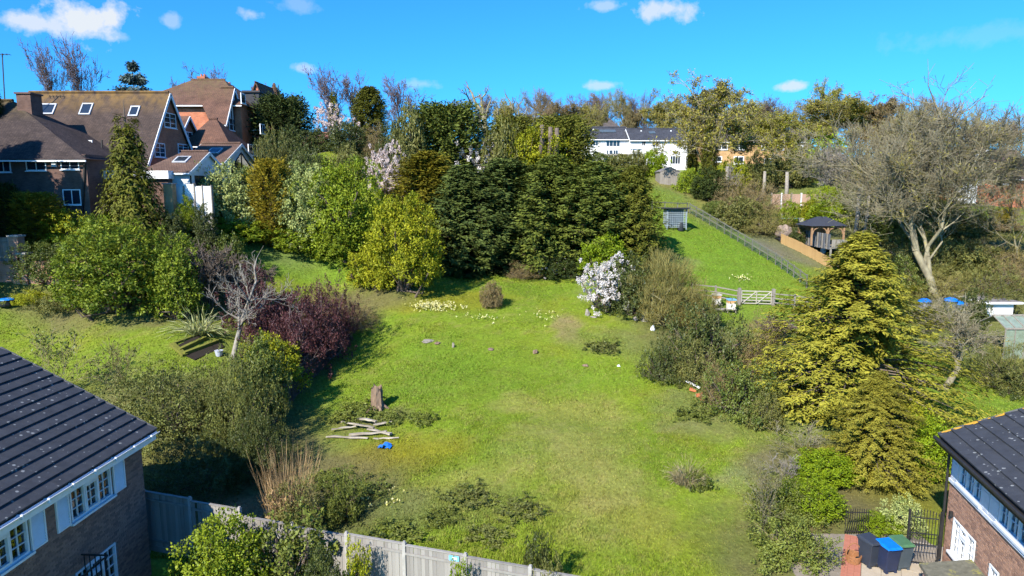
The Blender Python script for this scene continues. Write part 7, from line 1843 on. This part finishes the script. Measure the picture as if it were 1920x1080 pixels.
# --- bottom edge
bush('dry_stalks', 'tall dry orange-brown stalks behind the grey board fence', K_STALK, 540, 25.0, 842, 115, F_DRY); bush('fence_shrub', 'olive shrub under the dry stalks', K_BRAM2, 560, 24.2, 905, 120, F_MIX)
bush('weedy_shrub', 'weedy shrub at shade edge beside the dry stalks', K_BRAM2, 640, 25.5, 880, 90, F_WEED)
bush('round_green_shrub', 'rounded glossy green shrub in front of grey board fence', K_ROUND, 418, 20.3, 972, 158, F_LAUREL)
bush('fence_climber', 'yellow-green climber sprawling over the grey board fence', K_CLIMB, 548, 20.6, 965, 150, F_WEED); bush('fence_climber', 'sparse climber on second fence post', K_CLIMB, 672, 19.9, 1012, 56, F_YLAUREL); bush('fence_climber', 'small climber shoots near the blue fence sign', K_CLIMB, 862, 19.0, 1048, 50, F_IVY)
bush('dark_shrub', 'dark small shrub at foot of grey board fence', K_ROUND, 605, 19.2, 1034, 80, F_BRAM); bush('dark_shrub', 'dark little shrub behind the last fence post', K_SMALL, 1012, 20.3, 1000, 72, F_BRAM)
bush('dark_shrub', 'reddish low shrub at end of grey board fence', K_SMALL, 1030, 18.9, 1058, 80, F_MIX)
wl = [(680, 772, 90, 'weeds round the foot of the tall stump'), (655, 785, 70, 'bramble weeds left of tall stump'), (735, 788, 60, 'dark weed clump at timber heap end'), (795, 790, 60, 'yellow-flecked weed clump in grass right of timber heap'), (620, 905, 90, 'dull weeds in shade below timber heap'), (690, 920, 90, 'rank weeds in lower field'), (640, 950, 110, 'bright rank weeds behind the fence'), (760, 1000, 110, 'dull weeds behind middle fence panel'), (880, 935, 100, 'brown-green weeds low in the field'), (980, 960, 90, 'weedy tussock near the last fence post'), (920, 1005, 80, 'rough tussock behind the blue fence sign'), (830, 975, 70, 'straggling weeds mid lower field'), (1130, 655, 70, 'grey-green weeds by the field edge'), (1225, 560, 50, 'weeds under the white flowering shrub'), (1270, 690, 60, 'ivy weeds before the dark bramble'), (1300, 780, 70, 'low weeds below the orange bricks')]
for (px, py, w, lab) in wl:
    g = ground(px, py); bush('weed_clump', lab, K_WEED, px, g[1], py - (16 if g[1] > 35 else 17), w * 1.15, rs.choice((F_WEED, F_WEED, F_MIXG)), cat='weeds', group='weed clumps in the field')
# daffodils: a drift nobody could count
dq = np.random.default_rng(5); P = []
for (cx, cy, sx, sy, n) in ((822, 578, 44, 8, 170), (800, 576, 20, 5, 90), (900, 600, 40, 6, 25), (1030, 600, 25, 10, 16), (1390, 525, 14, 5, 40), (700, 945, 60, 20, 14), (1010, 590, 30, 8, 8)):
    for i in range(n):
        g = ground(cx + dq.normal() * sx * .6, cy + dq.normal() * sy * .6); P.append(g + np.array([0, 0, dq.uniform(.12, .26)]))
P = np.array(P); P = np.repeat(P, 4, 0); m = len(P)
A = unit(dq.normal(size=(m, 3)) + np.array([0, -.3, .2])); me = leaf_mesh('daffodils', P, A, unit(dq.normal(size=(m, 3)) + np.array([0, 0, 1.])), np.full(m, .10), np.full(m, .08), dq.random(m), F_DAFF)
props(put('daffodils', me), 'drift of cream and yellow daffodils flowering in the field grass', 'flowers', kind='stuff')
# row of conifers whose shade falls on the dark house
tree('dark_conifer', 'dark conifer tip at frame edge above the dark house chimney', K_CYP, -6, 54, 132, 44, F_YEW)
for (x, y, h, w) in ((-37.6, 43.0, 17, 6), (-40.5, 44.2, 18, 7.5), (-44, 43.4, 18, 8), (-48, 44, 18, 8), (-52.5, 44, 17, 8)):
    zb = gz(x, y); L_ = lib(*K_CYP); r = thing('dark_conifer', 'tall dark conifer in the row that shades the dark brick house', 'tree', (x, y, zb), 0, 'conifers shading the dark house')
    ck = L_['cache']; put('trunk', [v for k, v in ck.items() if k[0] == 'w'][0], r, scale=(w / 2 / L_['r'],) * 2 + (h / L_['h'],)); own_mat(put('crown', ck[('c',)], r, scale=(w / 2 / L_['r'],) * 2 + (h / L_['h'],)), F_YEW)
